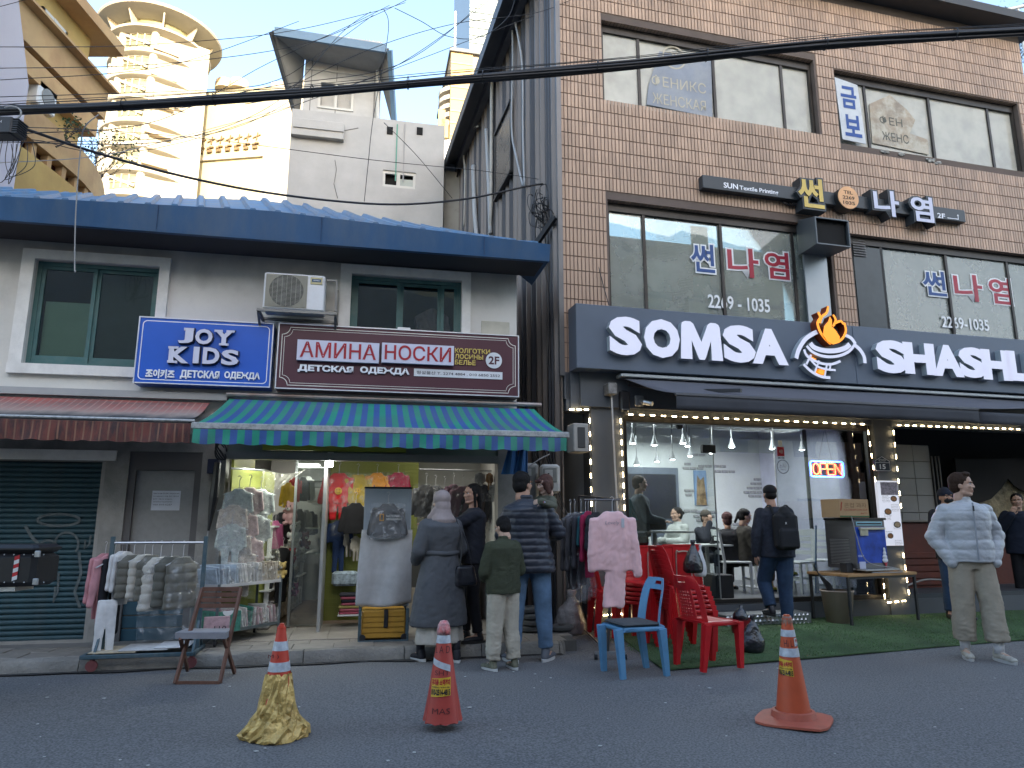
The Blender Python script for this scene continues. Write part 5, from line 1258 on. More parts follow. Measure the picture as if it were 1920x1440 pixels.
#  awnings
def awning(name,label,s0,s1,y0,z0,y1,z1,mats_,sw,drop,T=None,scal=None,n=None,seed=0,sk=0.0):
 T=thing(name,label,'awning',LF,(s0,y0,z0)); r=random.Random(seed)
 nn=n or int((s1-s0)/sw)*3; sag=.05
 def fn(u,v):
  s=s0+(s1-s0)*u+sk*(1-v)*(.5-u); y=y0+(y1-y0)*v; z=z0+(z1-z0)*v-sag*math.sin(math.pi*v)*.6+.006*math.sin(u*45)*v
  return (s,y,z)
 m=MB(); m.sheet(fn,nn,8,.006,mf=lambda i,j:(i//3)%2 if len(mats_)>2 else (1 if i%5==0 else 0)); m.build('canopy_cloth',mats_,T,smooth=40)
 def fv(u,v):
  s=s0+(s1-s0)*u; w_=.5+.5*abs(math.sin(u*math.pi*(s1-s0)/.22)); return (s,y1-.035-.014*math.sin(u*60+v*2)*v,z1-.045-(drop-.03+.03*w_)*v)
 m=MB(); m.sheet(fv,nn,5,.005,mf=lambda i,j:(i//3)%2 if len(mats_)>2 else (1 if i%5==0 else 0)); m.build('valance',mats_,T,smooth=40)
 return T
gm_,bm_,pm_=(mat('awning_green',(.02,.24,.165),.8,var=.12,vs=3,dirt=.55,ds=1.3,dc=(.10,.15,.14),dhi=.75),mat('awning_blue',(.035,.09,.28),.8,var=.12,vs=3,dirt=.55,ds=1.3,dc=(.10,.12,.15),dhi=.75),mat('awning_line',(.3,.35,.4),.8))
T=awning('striped_awning','green and blue striped shop awning with dirty scalloped front',.98,4.76,-.16,2.68,-1.0,2.28,[gm_,bm_,pm_],.10,.15,n=55*3,seed=1,sk=.30)
m=MB(); m.bbox(.96,4.79,-1.045,-.985,2.235,2.30,.008); m.build('front_rail',mat('alu_rail',(.42,.43,.43),.45,.4,dirt=.5,ds=30,dc=(.08,.1,.1)),T)
m=MB(); m.tube([(1.10,-.16,2.735),(4.70,-.16,2.735)],.028,10); m.build('roller_tube',mat('rust_tube',(.30,.28,.27),.4,.5,dirt=.6,ds=2,dc=(.16,.07,.04)),T)
for x in (1.3,2.9,4.4):
 m=MB(); m.bar((x,-.05,2.55),(x+.15,-.55,2.40),.035,.05); m.bar((x+.15,-.55,2.40),(x-.05,-.99,2.25),.03,.045); m.build('folding_arm',mat('arm_grey',(.3,.31,.32),.4,.5),T)
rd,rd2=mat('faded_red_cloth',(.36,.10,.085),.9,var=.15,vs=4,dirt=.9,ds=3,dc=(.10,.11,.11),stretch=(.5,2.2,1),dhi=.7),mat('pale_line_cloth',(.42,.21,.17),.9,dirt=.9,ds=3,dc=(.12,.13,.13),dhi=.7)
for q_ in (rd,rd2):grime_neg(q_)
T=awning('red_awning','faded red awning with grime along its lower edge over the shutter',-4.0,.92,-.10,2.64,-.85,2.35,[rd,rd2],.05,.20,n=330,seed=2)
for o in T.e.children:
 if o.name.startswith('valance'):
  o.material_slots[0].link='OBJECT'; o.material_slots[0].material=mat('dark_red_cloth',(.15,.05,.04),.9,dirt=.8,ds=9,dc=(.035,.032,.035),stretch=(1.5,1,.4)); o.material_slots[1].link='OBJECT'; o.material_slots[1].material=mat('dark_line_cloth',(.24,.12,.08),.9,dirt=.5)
m=MB(); m.tube([(-4.0,-.86,2.335),(.95,-.86,2.335)],.016,8); m.build('front_rail',mat('alu_rail',(.42,.43,.43),.45,.4),T)
m=MB(); m.box(-4.0,1.1,-.14,-.02,2.67,2.745); m.build('wall_cover',mat('cover_grey',(.36,.37,.37),.5,dirt=.3),T)
m=MB(); m.bar((.85,-.05,2.55),(.9,-.84,2.33),.03,.03); m.build('folding_arm',blackm,T)
AW=thing('black_awning','charcoal retractable awning across the restaurant front','awning',RF,(-2.1,-.2,3.0))
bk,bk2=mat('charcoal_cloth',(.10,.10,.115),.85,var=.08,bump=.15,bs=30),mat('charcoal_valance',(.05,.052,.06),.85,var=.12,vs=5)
def rawn(sA,sB,pA,pB,pC,drop,tag_):
 """pA front-left px, pC front-right px on plane y=-1.15"""
 a,za=RF.at(*pA,-1.15); b,zb=RF.at(*pC,-1.15); z=(za+zb)/2
 m=MB(); m.sheet(lambda u,v:(sA+(sB-sA)*u+((a+(b-a)*u)-(sA+(sB-sA)*u))*v,-.16-.99*v,3.19+(z-3.19)*v-.03*math.sin(math.pi*v)+.008*math.sin(u*12+v*6)),30,6,.006); m.build('canopy_cloth',bk,AW,smooth=True)
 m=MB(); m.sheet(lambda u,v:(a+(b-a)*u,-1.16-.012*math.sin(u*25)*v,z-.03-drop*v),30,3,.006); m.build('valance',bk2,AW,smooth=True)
 m=MB(); m.bbox(a-.01,b+.01,-1.175,-1.135,z-.032,z+.006,.006); m.build('front_rail',mat('rail_black',(.12,.12,.13),.4,.4),AW)
 return a,b,z
rawn(-2.05,6.2,(1267,738),None,(1832,764),.16,0)
a2,za2=RF.at(1833,768,-1.1)
m=MB(); m.sheet(lambda u,v:(a2+(6.2-a2)*u,-1.10-.01*math.sin(u*9)*v,za2-.03-.16*v),10,3,.006); m.build('valance',bk2,AW,smooth=True)
m=MB(); m.bbox(-2.1,6.3,-.30,-.12,3.17,3.215,.01); m.build('cassette',mat('cassette_alu',(.40,.42,.42),.4,.4),AW)
m=MB(); m.bar((-1.95,-.18,3.10),(-1.2,-.30,3.02),.04,.05); m.bar((-1.2,-.3,3.02),(-.9,-1.1,2.9),.035,.045); m.build('folding_arm',mat('arm_dark',(.06,.06,.065),.4,.4),AW)
s_,z_=RF.at(1145,728,-.2); m=MB(); m.bbox(s_-.06,s_+.06,-.28,-.1,z_-.09,z_+.06,.01); m.build('gear_box',mat('gear_grey',(.25,.24,.23),.5,.5,dirt=.5,ds=20),AW)
m=MB(); s2,z2=RF.at(1160,960,-.2); m.tube([(s_+.01,-.2,z_-.05),(s_+.03,-.2,2.0),(s2,-.2,1.1)],.012,6); m.build('crank_rod',mat('rod_white',(.45,.45,.44),.4),AW)
s_,z_=RF.at(1168,752,-.12); T=thing('wall_speaker','small black wall speaker under the black awning','speaker',RF,(s_,-.1,z_)); m=MB(); m.bbox(s_-.06,s_+.07,-.2,-.105,z_-.14,z_+.13,.02); m.build('body',blackp,T); MB().bbox(s_-.05,s_+.06,-.206,-.199,z_-.13,z_-.115).build('foot_trim',steel,T)
s_,z_=RF.at(1198,752,-.12); T=thing('wall_camera','small bullet camera on a square base beside the wall speaker','security camera',RF,(s_,-.1,z_)); m=MB(); m.bbox(s_-.06,s_+.06,-.15,-.105,z_-.07,z_+.07,.01); m.build('base',mat('cam_grey',(.2,.2,.2),.5),T); m=MB(); m.tube([(s_,-.15,z_),(s_+.03,-.22,z_-.03),(s_+.1,-.3,z_-.06)],[.02,.035,.03],10); m.build('body',steel,T)
led=emis('warm_led',(1,.76,.42),13);
T=thing('led_string','warm white led string framing the restaurant window and alley opening','light string',RF,(-2.4,-.06,2.7)); LEDT=T
wl=MB()
def ledrun(p0,p1,n,y=-.075):
 a,za=RF.at(*p0,y); b,zb=RF.at(*p1,y)
 wl.tube([(a,y,za),(b,y,zb)],.004,4)
 for i in range(n):
  t=(i+.5)/n; x,z=a+(b-a)*t,za+(zb-za)*t; dx,dz=(b-a),(zb-za); L_=math.hypot(dx,dz); dx/=L_; dz/=L_
  m=MB()
  for k in (-1,0,1):c=k*.022; m.ell((x+dx*c,y-.006,z+dz*c),(.0085,.006,.0085),6,4)
  m.build('led_module',led,T)
def Z(px,py,y=-.075):return (px,py)
ledrun((1172,777),(1625,796),24); ledrun((1163,780),(1171,962),9); ledrun((1626,800),(1655,1000),9)
ledrun((1065,768),(1106,768),3); ledrun((1105,776),(1113,1150),14)
ledrun((1655,1070),(1659,1128),3); ledrun((1660,1130),(1701,1126),3); ledrun((1705,1122),(1692,1030),4); ledrun((1690,960),(1674,800),7)
ledrun((1678,797),(1915,805),17)
ledrun((1113,1155),(1172,1150),4)
wl.build('string_wire',cabg,T)
x0,x1,z0,z1=fit(RF,(1640,884),(1667,857),-.06); PL=thing('number_plaque','dark pentagon house number plaque reading 15','number plate',RF,(x0,-.055,z0))
xm=(x0+x1)/2; m=MB(); m.prism([(x0,z0),(x1,z0),(x1,z1-.05),(xm,z1+.02),(x0,z1-.05)],-.07,-.052); m.build('plate',mat('plaque_blue',(.012,.02,.04),.35),PL)
m=MB(); ribbon(m,[(x0+.012,z0+.012),(x1-.012,z0+.012),(x1-.012,z1-.055),(xm,z1+.008),(x0+.012,z1-.055),(x0+.012,z0+.012)],.005,-.072,-.07)
m.box(x0+.012,x1-.012,-.072,-.07,z0+.125,z0+.13); m.text('15',xm-.05,xm+.05,z0+.035,z0+.105,-.0715,bold=.03); m.text('을지로42길',xm-.06,xm+.06,z0+.15,z0+.18,-.0715); m.text('Eulji-ro 42-gil',xm-.05,xm+.05,z0+.136,z0+.146,-.0715); m.build('print',wp_,PL)
x0,z1=RF.at(1643,901,-.1); x1,z0=RF.at(1695,1023,-.1); MN=thing('menu_board','tall white menu board with food pictures on the grey pillar','menu board',RF,(x0,-.06,z0))
MB().bbox(x0,x1,-.10,-.055,z0,z1,.004).build('board',emis('menu_face',(.60,.61,.68),.16),MN)
m=MB(); x2=x0+.06; cb=mat('print_blur',(.30,.26,.30),.6,var=.5,vs=40)
m.box(x2,x1-.01,-.1025,-.1005,z1-.20,z1-.02,0)
r=random.Random(2)
for (fx,fz,rr,mi)in ((.75,.28,.055,1),(.35,.48,.06,1),(.80,.68,.06,3),(.35,.85,.05,1)):
 cx_,cz_=x2+(x1-x2)*fx-.02,z1-(z1-z0)*fz
 m.add([(cx_+math.cos(t)*rr,-.1025,cz_+math.sin(t)*rr*.75)for t in np.linspace(0,6.28,20)[:-1]],[tuple(range(19))],2)
 m.add([(cx_+math.cos(t)*rr*.78,-.1035,cz_+math.sin(t)*rr*.56)for t in np.linspace(0,6.28,20)[:-1]],[tuple(range(19))],mi)
for i in range(34):
 zz=z1-.22-i*.0205
 left=(i//6)%2==0; xa=x2+.01 if left else x2+.5*(x1-x2)
 if i%6==5:continue
 m.text(r.choice(['Samsa beef 4.000','Shashlik 8.000','Lagman 9.000','Plov 10.000','Manty 9.000','Chuchvara 9.0','소고기 샤슬릭','양고기 만두']),xa,xa+(x1-x2)*r.uniform(.34,.44),zz,zz+(.012 if i%6 else .016),-.102,m=4)
m.build('print',[cb,mat('food_brown',(.35,.16,.06),.5,var=.5,vs=60),mat('dish_dark',(.04,.05,.06),.4),mat('food_pale',(.45,.33,.2),.5,var=.4,vs=60),mat('ink',(.04,.04,.05),.8)],MN)
def crt(name,label,px0,py0,px1,py1,Y):
 A=Py(px0,py1,Y); B=Py(px1,py0,Y); T=thing(name,label,'meter box',WF,tuple(A)); x0,x1,z0,z1=A.x,B.x,A.z,B.z
 pc=mat('aged_white_plastic',(.42,.43,.42),.5,dirt=.4,ds=5,dc=(.2,.2,.19))
 m=MB(); m.bbox(x0,x1,Y,Y+.22,z0,z1,.03); m.build('casing',pc,T)
 MB().bbox(x0+.035,x1-.035,Y-.006,Y+.01,z0+.13,z1-.05,.01).build('window',mat('meter_face',(.20,.21,.20),.2,var=.15,vs=8),T)
 m=MB(); m.box(x0+.06,x1-.09,Y-.009,Y-.006,z1-.16,z1-.07,0); m.box(x0+.09,x1-.13,Y-.011,Y-.009,z1-.14,z1-.11,1); m.text('1234-5678',x0+.07,x1-.12,z0+.19,z0+.21,-0+Y-.008,m=1); m.build('dial',[pc,blackp],T)
crt('meter_box','left white plastic meter box with glass front in the dark alley',975,868,1010,960,8.85); crt('meter_box','right white plastic meter box with glass front in the dark alley',1013,870,1050,925,8.6)
x0,z0=RF.at(1060,846,-.3); x1,z1=RF.at(1087,793,-.3); x0=-2.74;
FB=thing('fuse_box','grey fuse box mounted inside the alley portal','fuse box',RF,(-2.66,-.25,z0))
MB().bbox(-2.75,-2.55,-.28,-.03,z0,z1,.01).build('casing',mat('fuse_grey',(.36,.35,.32),.5,dirt=.2),FB); MB().bbox(-2.70,-2.60,-.287,-.279,z0+.05,z1-.05).build('door',mat('fuse_dark',(.06,.06,.06),.4),FB); MB().bbox(-2.565,-2.545,-.2,-.17,z0+.12,z0+.17).build('latch',blackp,FB)
m=MB()
for (sx,w_)in ((0,.10),(.13,.08)):
 A=Py(962,838,8.35); m.sheet(lambda u,v:(A.x+sx+w_*(u-.5)*(1+v)-v*.04,8.35+.02*math.sin(u*9),A.z-.32*v),8,4,.006)
wmesh(m,'blue_tarp_strip',mat('tarp_blue',(.02,.10,.26),.6,var=.3),tuple(Py(965,850,8.35)),WF,'blue tarpaulin tied up under the awning end','tarpaulin')
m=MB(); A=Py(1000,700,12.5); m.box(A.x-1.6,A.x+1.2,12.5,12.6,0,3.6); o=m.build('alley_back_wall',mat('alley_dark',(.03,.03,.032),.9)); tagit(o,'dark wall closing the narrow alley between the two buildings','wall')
MB().box(-2.75,-2.43,-.02,.26,2.745,2.765).build('portal_soffit',darkgrey,BB)
r=random.Random(11)
for i in range(7):
 p0_=Py(r.uniform(1000,1035),r.uniform(800,850),8.9); p1_=Py(r.uniform(1010,1070),r.uniform(930,1010),8.8); mid=(p0_+p1_)/2+Vector((r.uniform(-.1,.12),0,-.1))
 m=MB(); m.tube(smoothpts([p0_,mid,p1_]),.007,5); wmesh(m,'cable',cab,tuple(p0_),WF,'loose black cable hanging in the dark alley','cable','cables hanging in the alley',smooth=True)
m=MB(); p0_=Py(985,880,8.7); m.tube(smoothpts([Py(985,880,8.7),Py(1010,862,8.75),Py(1030,852,8.8)]),.008,5); wmesh(m,'cable',cabg,tuple(p0_),WF,'grey cable looping above the white meter boxes','cable',smooth=True)
dm=MB(); p0_=LF.w(1.03,-.12,2.0)
T=thing('folded_umbrella','folded black umbrella hanging beside the clothes shop','umbrella',LF,(1.04,-.14,1.2)); m=MB(); m.tube([(1.06,-.14,1.98),(1.05,-.14,1.6),(1.02,-.14,1.25)],[.035,.05,.012],8); m.build('canopy',blackp,T); m=MB(); m.tube([(1.02,-.14,1.25),(.97,-.14,.72)],.008,6); m.build('shaft',steel,T)
T=thing('fixture_box','small black box with cables beside the clothes shop lintel','cable box',LF,(1.02,-.1,2.0)); MB().bbox(.95,1.07,-.12,.0,1.86,2.02).build('box',mat('navy_box',(.015,.02,.05),.4),T)
for i in range(4):
 m=MB(); m.tube([Vector((1.08+.06*math.cos(t+i),-.13,2.1+.09*math.sin(t+i*.5)))for t in np.linspace(0,5,12)],.008,5); m.build('cable',cab,T)
#  garments
GC={}
def mesh_from(v,f,name,smooth=True):
 me=bpy.data.meshes.new(name); me.from_pydata(v.tolist(),[],f); me.polygons.foreach_set('use_smooth',[smooth]*len(f)); me.materials.append(None); me.update(); return me
def hanger_mesh():
 m=MB(); m.tube([(.0,0,-.14),(0,0,-.03),(.02,0,0),(0,0,.02),(-.02,0,.005)],.0035,5); m.tube([(-.17,0,-.20),(0,0,-.13),(.17,0,-.20)],.006,5)
 me=bpy.data.meshes.new('hanger'); me.from_pydata(m.v,[],m.f); me.materials.append(None); return me
def garment_mesh(kind):
 if kind in GC:return GC[kind]
 m=MB(); T0=-.13
 if kind in ('sweater','puffer','vest','outfit'):
  W_,L_={'sweater':(.17,.42),'puffer':(.18,.48),'vest':(.165,.46),'outfit':(.17,.38)}[kind]; th={'puffer':.055,'vest':.055}.get(kind,.032)
  m.loft([(0,0,T0-L_,W_*1.02,th),(0,0,T0-L_*.6,W_,th),(0,0,T0-.14,W_*.98,th),(0,0,T0-.07,W_*.95,th*.8),(0,0,T0-.03,W_*.6,th*.6),(0,0,T0,.07,th*.6)],20)
  if kind!='vest':
   for q in (-1,1):m.cap((q*W_*.88,0,T0-.08),(q*(W_+.05),.0,T0-.38),(.055,th*.9),(.04,th*.7),10,ax=(1,0,0))
  if kind=='outfit':
   for q in (-1,1):m.cap((q*.06,.0,T0-L_+.02),(q*.055,0,T0-L_-.20),(.06,.028),(.045,.02),10,ax=(1,0,0))
  v,f,n=remesh(m,.010,3); z=v[:,2]
  if kind in ('puffer','vest'):v=v+n*(.010*np.abs(np.sin((z+.02)*math.pi/.085))**.5)[:,None]-n*.006
  v=v+n*(waves(v,38,3,st=(1,.3,.5))*.006)[:,None]
 elif kind=='dress':
  m.loft([(0,0,T0-.80,.11,.03),(0,0,T0-.45,.13,.035),(0,0,T0-.25,.17,.04),(0,0,T0-.07,.17,.035),(0,0,T0-.02,.10,.025),(0,0,T0,.06,.02)],20)
  for q in (-1,1):m.cap((q*.16,0,T0-.08),(q*.21,0,T0-.58),(.06,.035),(.045,.03),10,ax=(1,0,0))
  v,f,n=remesh(m,.011,3); v=v+n*(waves(v,30,5,st=(1,.4,.25))*.009)[:,None]
 elif kind=='longdress':
  m.loft([(0,0,T0-.58,.20,.04),(0,0,T0-.20,.19,.045),(0,0,T0-.07,.19,.035),(0,0,T0-.025,.11,.025),(0,0,T0,.07,.02)],20)
  m.loft([(-.02,.0,T0-.93,.105,.035),(.02,0,T0-.6,.105,.04),(.02,0,T0-.3,.12,.04)],16)
  m.cap((-.18,0,T0-.09),(-.22,0,T0-.57),(.06,.035),(.045,.03),10,ax=(1,0,0)); m.cap((.18,0,T0-.09),(.25,0,T0-.62),(.06,.035),(.045,.03),10,ax=(1,0,0))
  v,f,n=remesh(m,.011,3); v=v+n*(waves(v,26,8,st=(1,.4,.2))*.016+np.abs(waves(v,60,3,st=(1,.4,.3)))*.010)[:,None]
 elif kind=='trousers':
  for q in (-1,1):m.cap((q*.05,0,T0-.06),(q*.07,0,T0-.62),(.065,.03),(.05,.02),10,ax=(1,0,0))
  m.bbox(-.11,.11,-.02,.02,T0-.1,T0,.01); v,f,n=remesh(m,.011,3); v=v+n*(waves(v,34,2,st=(1,.3,.3))*.007)[:,None]
 elif kind=='pyjama':
  m.loft([(0,0,T0-.30,.13,.02),(0,0,T0-.06,.125,.022),(0,0,T0,.05,.015)],16)
  for q in (-1,1):
   m.cap((q*.11,0,T0-.06),(q*.15,0,T0-.26),(.04,.018),(.028,.014),8,ax=(1,0,0)); m.cap((q*.05,-.01,T0-.28),(q*.055,-.01,T0-.50),(.045,.018),(.035,.014),8,ax=(1,0,0))
  v,f,n=remesh(m,.010,3); v=v+n*(waves(v,40,6)*.004)[:,None]
 GC[kind]=mesh_from(v,f,kind); return GC[kind]
def bag_mesh(w_,h,d=.05,seed=1,key=None):
 k=('bag',w_,h,d,seed)
 if k in GC:return GC[k]
 m=MB(); m.sheet(lambda u,v:(-w_/2+w_*u,-d+.012*math.sin(u*19+v*7+seed)+.01*math.sin(v*23+seed),-.11-h*v-.02*abs(2*u-1)*(v<.05)),14,16,.002)
 me=bpy.data.meshes.new('bag'); me.from_pydata(m.v,[],m.f); me.polygons.foreach_set('use_smooth',[True]*len(m.f)); me.materials.append(None); GC[k]=me; return me
HM=hanger_mesh()
def child(name,me,mt,par,loc=(0,0,0),rot=None,sc=None):
 o=bpy.data.objects.new(name,me); COL.objects.link(o); o.parent=par; o.location=loc
 if rot:o.rotation_euler=rot
 if sc:o.scale=sc
 if mt:
  if len(me.materials)==0:me.materials.append(mt)
  o.material_slots[0].link='OBJECT'; o.material_slots[0].material=mt
 return o
def garment(name,label,cat,loc,rz,kind,mt,bag=None,sc=1.0,group=None,hanger=True,part='cloth',bagm=None):
 e=bpy.data.objects.new(name,None); COL.objects.link(e); e.location=loc; e.rotation_euler=(0,0,rz); e.scale=(sc,sc,sc); e.empty_display_size=.1
 tagit(e,label,cat,group)
 child(part,garment_mesh(kind),mt,e)
 if hanger:child('hanger',HM,mat('clear_hanger',(.42,.42,.43),.3),e)
 if bag:child('plastic_cover',bag_mesh(*bag),bagm or film('clear_film',.15),e)
 return e
def fab(name,rgb,**k):
 kw=dict(rough=.9,var=.14,vs=8,bump=.25,bs=160); kw.update(k); return mat(name,rgb,**kw)
K0=Pg(170,1268,0); K1=Pg(400,1262,0)
rack=thing('clothes_rack','blue grey wheeled clothes rack with a low shelf of flattened boxes','clothes rack',LF,(-.05,-.75,0))
ry=-.78
x0,zb0=LF.at(190,1240,ry); x1,_=LF.at(366,1240,ry); ztop=LF.at(210,1018,ry)[1]; z0=LF.at(180,1250,ry)[1]
rkm=mat('rack_bluegrey',(.05,.09,.11),.5,.2,var=.2,dirt=.3,ds=9,dc=(.2,.2,.2))
x0=LF.at(192,1200,ry)[0]; x1=LF.at(371,1200,ry)[0]
for x in (x0,x1):
 m=MB(); m.bbox(x-.018,x+.018,ry-.018,ry+.018,.13,ztop+.06,.003); m.build('post',rkm,rack)
 m=MB(); m.bar((x,ry-.2,.14),(x,ry,.42),.02,.02); m.bar((x,ry+.2,.14),(x,ry,.42),.02,.02); m.build('brace',rkm,rack)
 for y in (ry-.22,ry+.22):
  m=MB(); m.tube([(x,y-.012,.065),(x,y+.012,.065)],.05,14); m.bar((x,y,.07),(x,y,.14),.03,.03); m.build('caster',mat('caster_red',(.16,.05,.05),.5),rack)
m=MB(); frame_rect(m,x0-.09,x1+.03,.0,.0,0,0,0)if False else None
m=MB(); m.bbox(x0-.10,x1+.02,ry-.25,ry-.22,.125,.16,.004); m.bbox(x0-.10,x1+.02,ry+.22,ry+.25,.125,.16,.004); m.bbox(x0-.10,x0-.07,ry-.22,ry+.22,.125,.16,.004); m.bbox(x1,x1+.03,ry-.22,ry+.22,.125,.16,.004); m.build('base_frame',rkm,rack)
m=MB(); m.tube([(x0-.01,ry,ztop),(x1+.01,ry,ztop)],.013,8); m.build('hanging_rail',steel,rack)
T=thing('flattened_boxes','white and tan cardboard lying on the rack base','cardboard',LF,(x0,ry,.165)); r=random.Random(3)
for i,(a,b,c)in enumerate(((x0-.05,x0+.35,(.5,.42,.3)),(x0+.2,x0+.62,(.55,.55,.54)),(x0+.5,x1-.05,(.6,.61,.62)))):
 m=MB(); m.bbox(a,b,ry-.2,ry+.17,.163+.014*i,.175+.014*i,.003); m.build('board',mat('card_%d'%i,c,.8,dirt=.3,ds=6),T)
gx=x0+.10; cols=[('khaki',(.105,.10,.08)),('cream',(.42,.40,.35)),('khaki',(.12,.115,.09)),('cream',(.48,.45,.40)),('olive',(.085,.085,.07)),('khaki',(.105,.10,.08))]
px_=[253,272,287,303,324,345]
lbs=['olive grey puffer vest nearest the black trousers','narrow cream puffer vest second from the trousers','grey khaki puffer vest between two cream ones','long cream puffer vest in a clear cover in the middle of the rack','dark olive puffer vest beside the cream one','khaki puffer vest in a shiny clear cover at the rack end']
for i,(x,(cn,c))in enumerate(zip(px_,cols)):
 s_,z_=LF.at(x,1018,ry); garment('puffer_vest',lbs[i],'vest',LF.w(s_,ry+.01*(i%2),ztop),LF.t+R(38+6*(i%3)),'vest',fab('puffer_%s%d'%(cn,i%2),c,rough=.6,sheen=.2),bag=(.36,.74,.065,i)if i in (3,5)else None,sc=[.86,.86,.9,1.06,1.0,1.05][i],group='puffer vests on the left rack')
for px,kd,nm,lb,c,z_off,sc in ((197,'dress','pink_garment','pink hanging garment at the left end of the rack',(.42,.19,.21),0,.75),(206,'dress','pink_garment','second pink garment beside the black trousers',(.46,.22,.24),0,.8),(214,'trousers','black_trousers','black hanging trousers on the left rack',(.012,.013,.018),0,1.12),(228,'dress','white_shirt','white shirt behind the black trousers',(.55,.55,.55),0,.6),(236,'dress','white_shirt','white shirt squeezed beside the first puffer vest',(.50,.50,.5),0,.62)):
 s_,z_=LF.at(px,1018,ry); garment(nm,lb,'clothing',LF.w(s_,ry+.04,ztop),LF.t+R(60),kd,fab(nm+str(px),c),sc=sc)
s_,_=LF.at(205,1150,ry); garment('white_trousers','short white trousers hanging lowest at the left of the rack','clothing',LF.w(s_,ry-.08,ztop-.42),LF.t+R(20),'trousers',fab('white_trs',(.6,.6,.6)),sc=.75,hanger=False)
ch=thing('folding_chair','brown slatted wooden folding chair with a grey seat cushion','chair',WF,tuple(Pg(380,1280)))
C0=Pg(325,1283); C1=Pg(412,1281); Yc=C0.y
wx=mat('chair_wood',(.13,.062,.042),.55,var=.3,vs=12,stretch=(1,1,.3),bump=.15)
def cp(px,py,dy):return Py(px,py,Yc+dy)
m=MB(); L0,L1=cp(328,1282,0),cp(380,1103,.28); m.bar(L0,L1,.022,.036); m.build('leg',wx,ch)
m=MB(); A,B=cp(412,1281,.02),cp(452,1103,.30); m.bar(A,B,.022,.036); m.build('leg',wx,ch)
m=MB(); A,B=cp(352,1256,.42),cp(338,1196,.0); m.bar(A,B,.022,.036); m.build('leg',wx,ch)
m=MB(); A,B=cp(440,1262,.42),cp(420,1196,.02); m.bar(A,B,.022,.036); m.build('leg',wx,ch)
for t in (.02,.15,.28,.41):
 a=L1.lerp(cp(359,1170,.19),t*1.2); b=cp(452,1103,.30).lerp(cp(437,1170,.19),t*1.2); m=MB(); m.bar(a,b,.012,.036 if t else .045); m.build('slat',wx,ch)
m=MB(); m.bar(cp(330,1280,.01),cp(412,1280,.01),.02,.025); m.build('crossbar',wx,ch)
a=cp(330,1190,-.02); m=MB(); m.hexa([cp(328,1198,-.0),cp(424,1198,-.0),cp(437,1188,.36),cp(350,1188,.36),cp(328,1186,0),cp(424,1186,0),cp(437,1178,.36),cp(350,1178,.36)]); m.build('cushion',fab('cushion_grey',(.23,.23,.25),rough=.8),ch)
SH=thing('clothes_shop_interior','lit interior of the clothes shop with lime grid panels and tiled floor','shop interior',LF,(2.6,.3,.1))
lime=mat('lime_panel',(.25,.27,.06),.55,var=.08,dirt=.15)
gw=mat('shop_wall_pale',(.45,.45,.43),.8)
yb=.95
xa=LF.at(613,1000,yb)[0]; xb=LF.at(782,1000,yb)[0]; xc=LF.at(940,1000,yb)[0]
MB().box(1.12,4.25,-.30,4.3,.0,.118).build('floor',mat('shop_floor_base',(.25,.17,.12),.5,var=.2,vs=4,dirt=.3),SH)
ft=mat('shop_floor_tile',(.30,.27,.235),.4,var=.12,vs=3,dirt=.4,ds=2.5,dc=(.12,.11,.1)); fl_=MB(); fl_.bbox(0,.395,0,.395,0,.012,.002); first=None
for i in range(8):
 for j in range(3):
  if first is None:first=fl_.build('tile',ft,SH,off=(0,0,0)); o=first
  else:o=first.copy(); COL.objects.link(o)
  o.location=Vector((1.12+.398*i,-.29+.398*j,.118))-SH.o
MB().box(xa,xb,yb,yb+.04,.16,2.32).build('grid_backing',lime,SH); MB().box(xb,4.2,yb+.4,yb+.44,.16,2.5).build('back_panel',gw,SH)
m=MB()
n=int((xb-xa)/.05)
for i in range(n+1):m.box(xa+i*.05,xa+i*.05+.004,yb-.012,yb-.008,.3,2.32)
for i in range(40):m.box(xa,xb,yb-.008,yb-.004,.32+i*.05,.324+i*.05)
m.build('wire_grid',mat('lime_wire',(.25,.28,.06),.4),SH,kind='stuff')
xl=LF.at(432,1000,.1)[0]
MB().box(1.14,1.17,.22,1.8,.12,2.4).build('side_panel',lime,SH)
m=MB(); q0=LF.at(427,1000,.0)[0]; q1=LF.at(507,1000,.55)[0]; m.hexa([(q0,.02,.35),(q1,.62,.35),(q1,.65,.35),(q0,.05,.35),(q0,.02,1.93),(q1,.62,1.93),(q1,.65,1.93),(q0,.05,1.93)]); m.build('angled_panel',lime,SH)
MB().box(1.12,xa,3.9,3.95,.1,2.5).build('back_wall',gw,SH); MB().box(1.12,4.2,.25,4.2,2.42,2.46).build('ceiling',mat('shop_ceiling',(.5,.5,.48),.8),SH)
MB().box(1.12,4.2,.02,.24,2.12,2.30).build('header',mat('header_green',(.20,.24,.20),.5,dirt=.3),SH)
MB().box(1.5,3.1,-.03,.02,2.14,2.22).build('header_strip',mat('header_lime',(.30,.33,.04),.5),SH)
MB().box(1.12,4.2,-.06,.02,2.03,2.115).build('lintel_rail',mat('lintel_grey',(.22,.23,.22),.5,dirt=.3),SH)
MB().box(xa-.03,xa+.005,.2,yb+.04,.13,2.4).build('door_frame',mat('door_alu',(.42,.43,.43),.4,.4),SH)
xd=LF.at(545,1000,.5)[0]
MB().box(xd+.03,xa-.03,.66,.668,.14,2.36).build('glass_door',glass('door_glass',(.9,.95,.93),.92,.03,(.5,.52,.5),.03),SH)
MB().box(xd,xd+.03,.64,.69,.14,2.36).build('door_edge',mat('door_alu_dark',(.2,.21,.21),.4,.4),SH)
for z in (.9,1.25,1.62,1.9):MB().box(xa-.34,xa-.03,2.0,3.7,z,z+.02).build('wall_shelf',gw,SH)
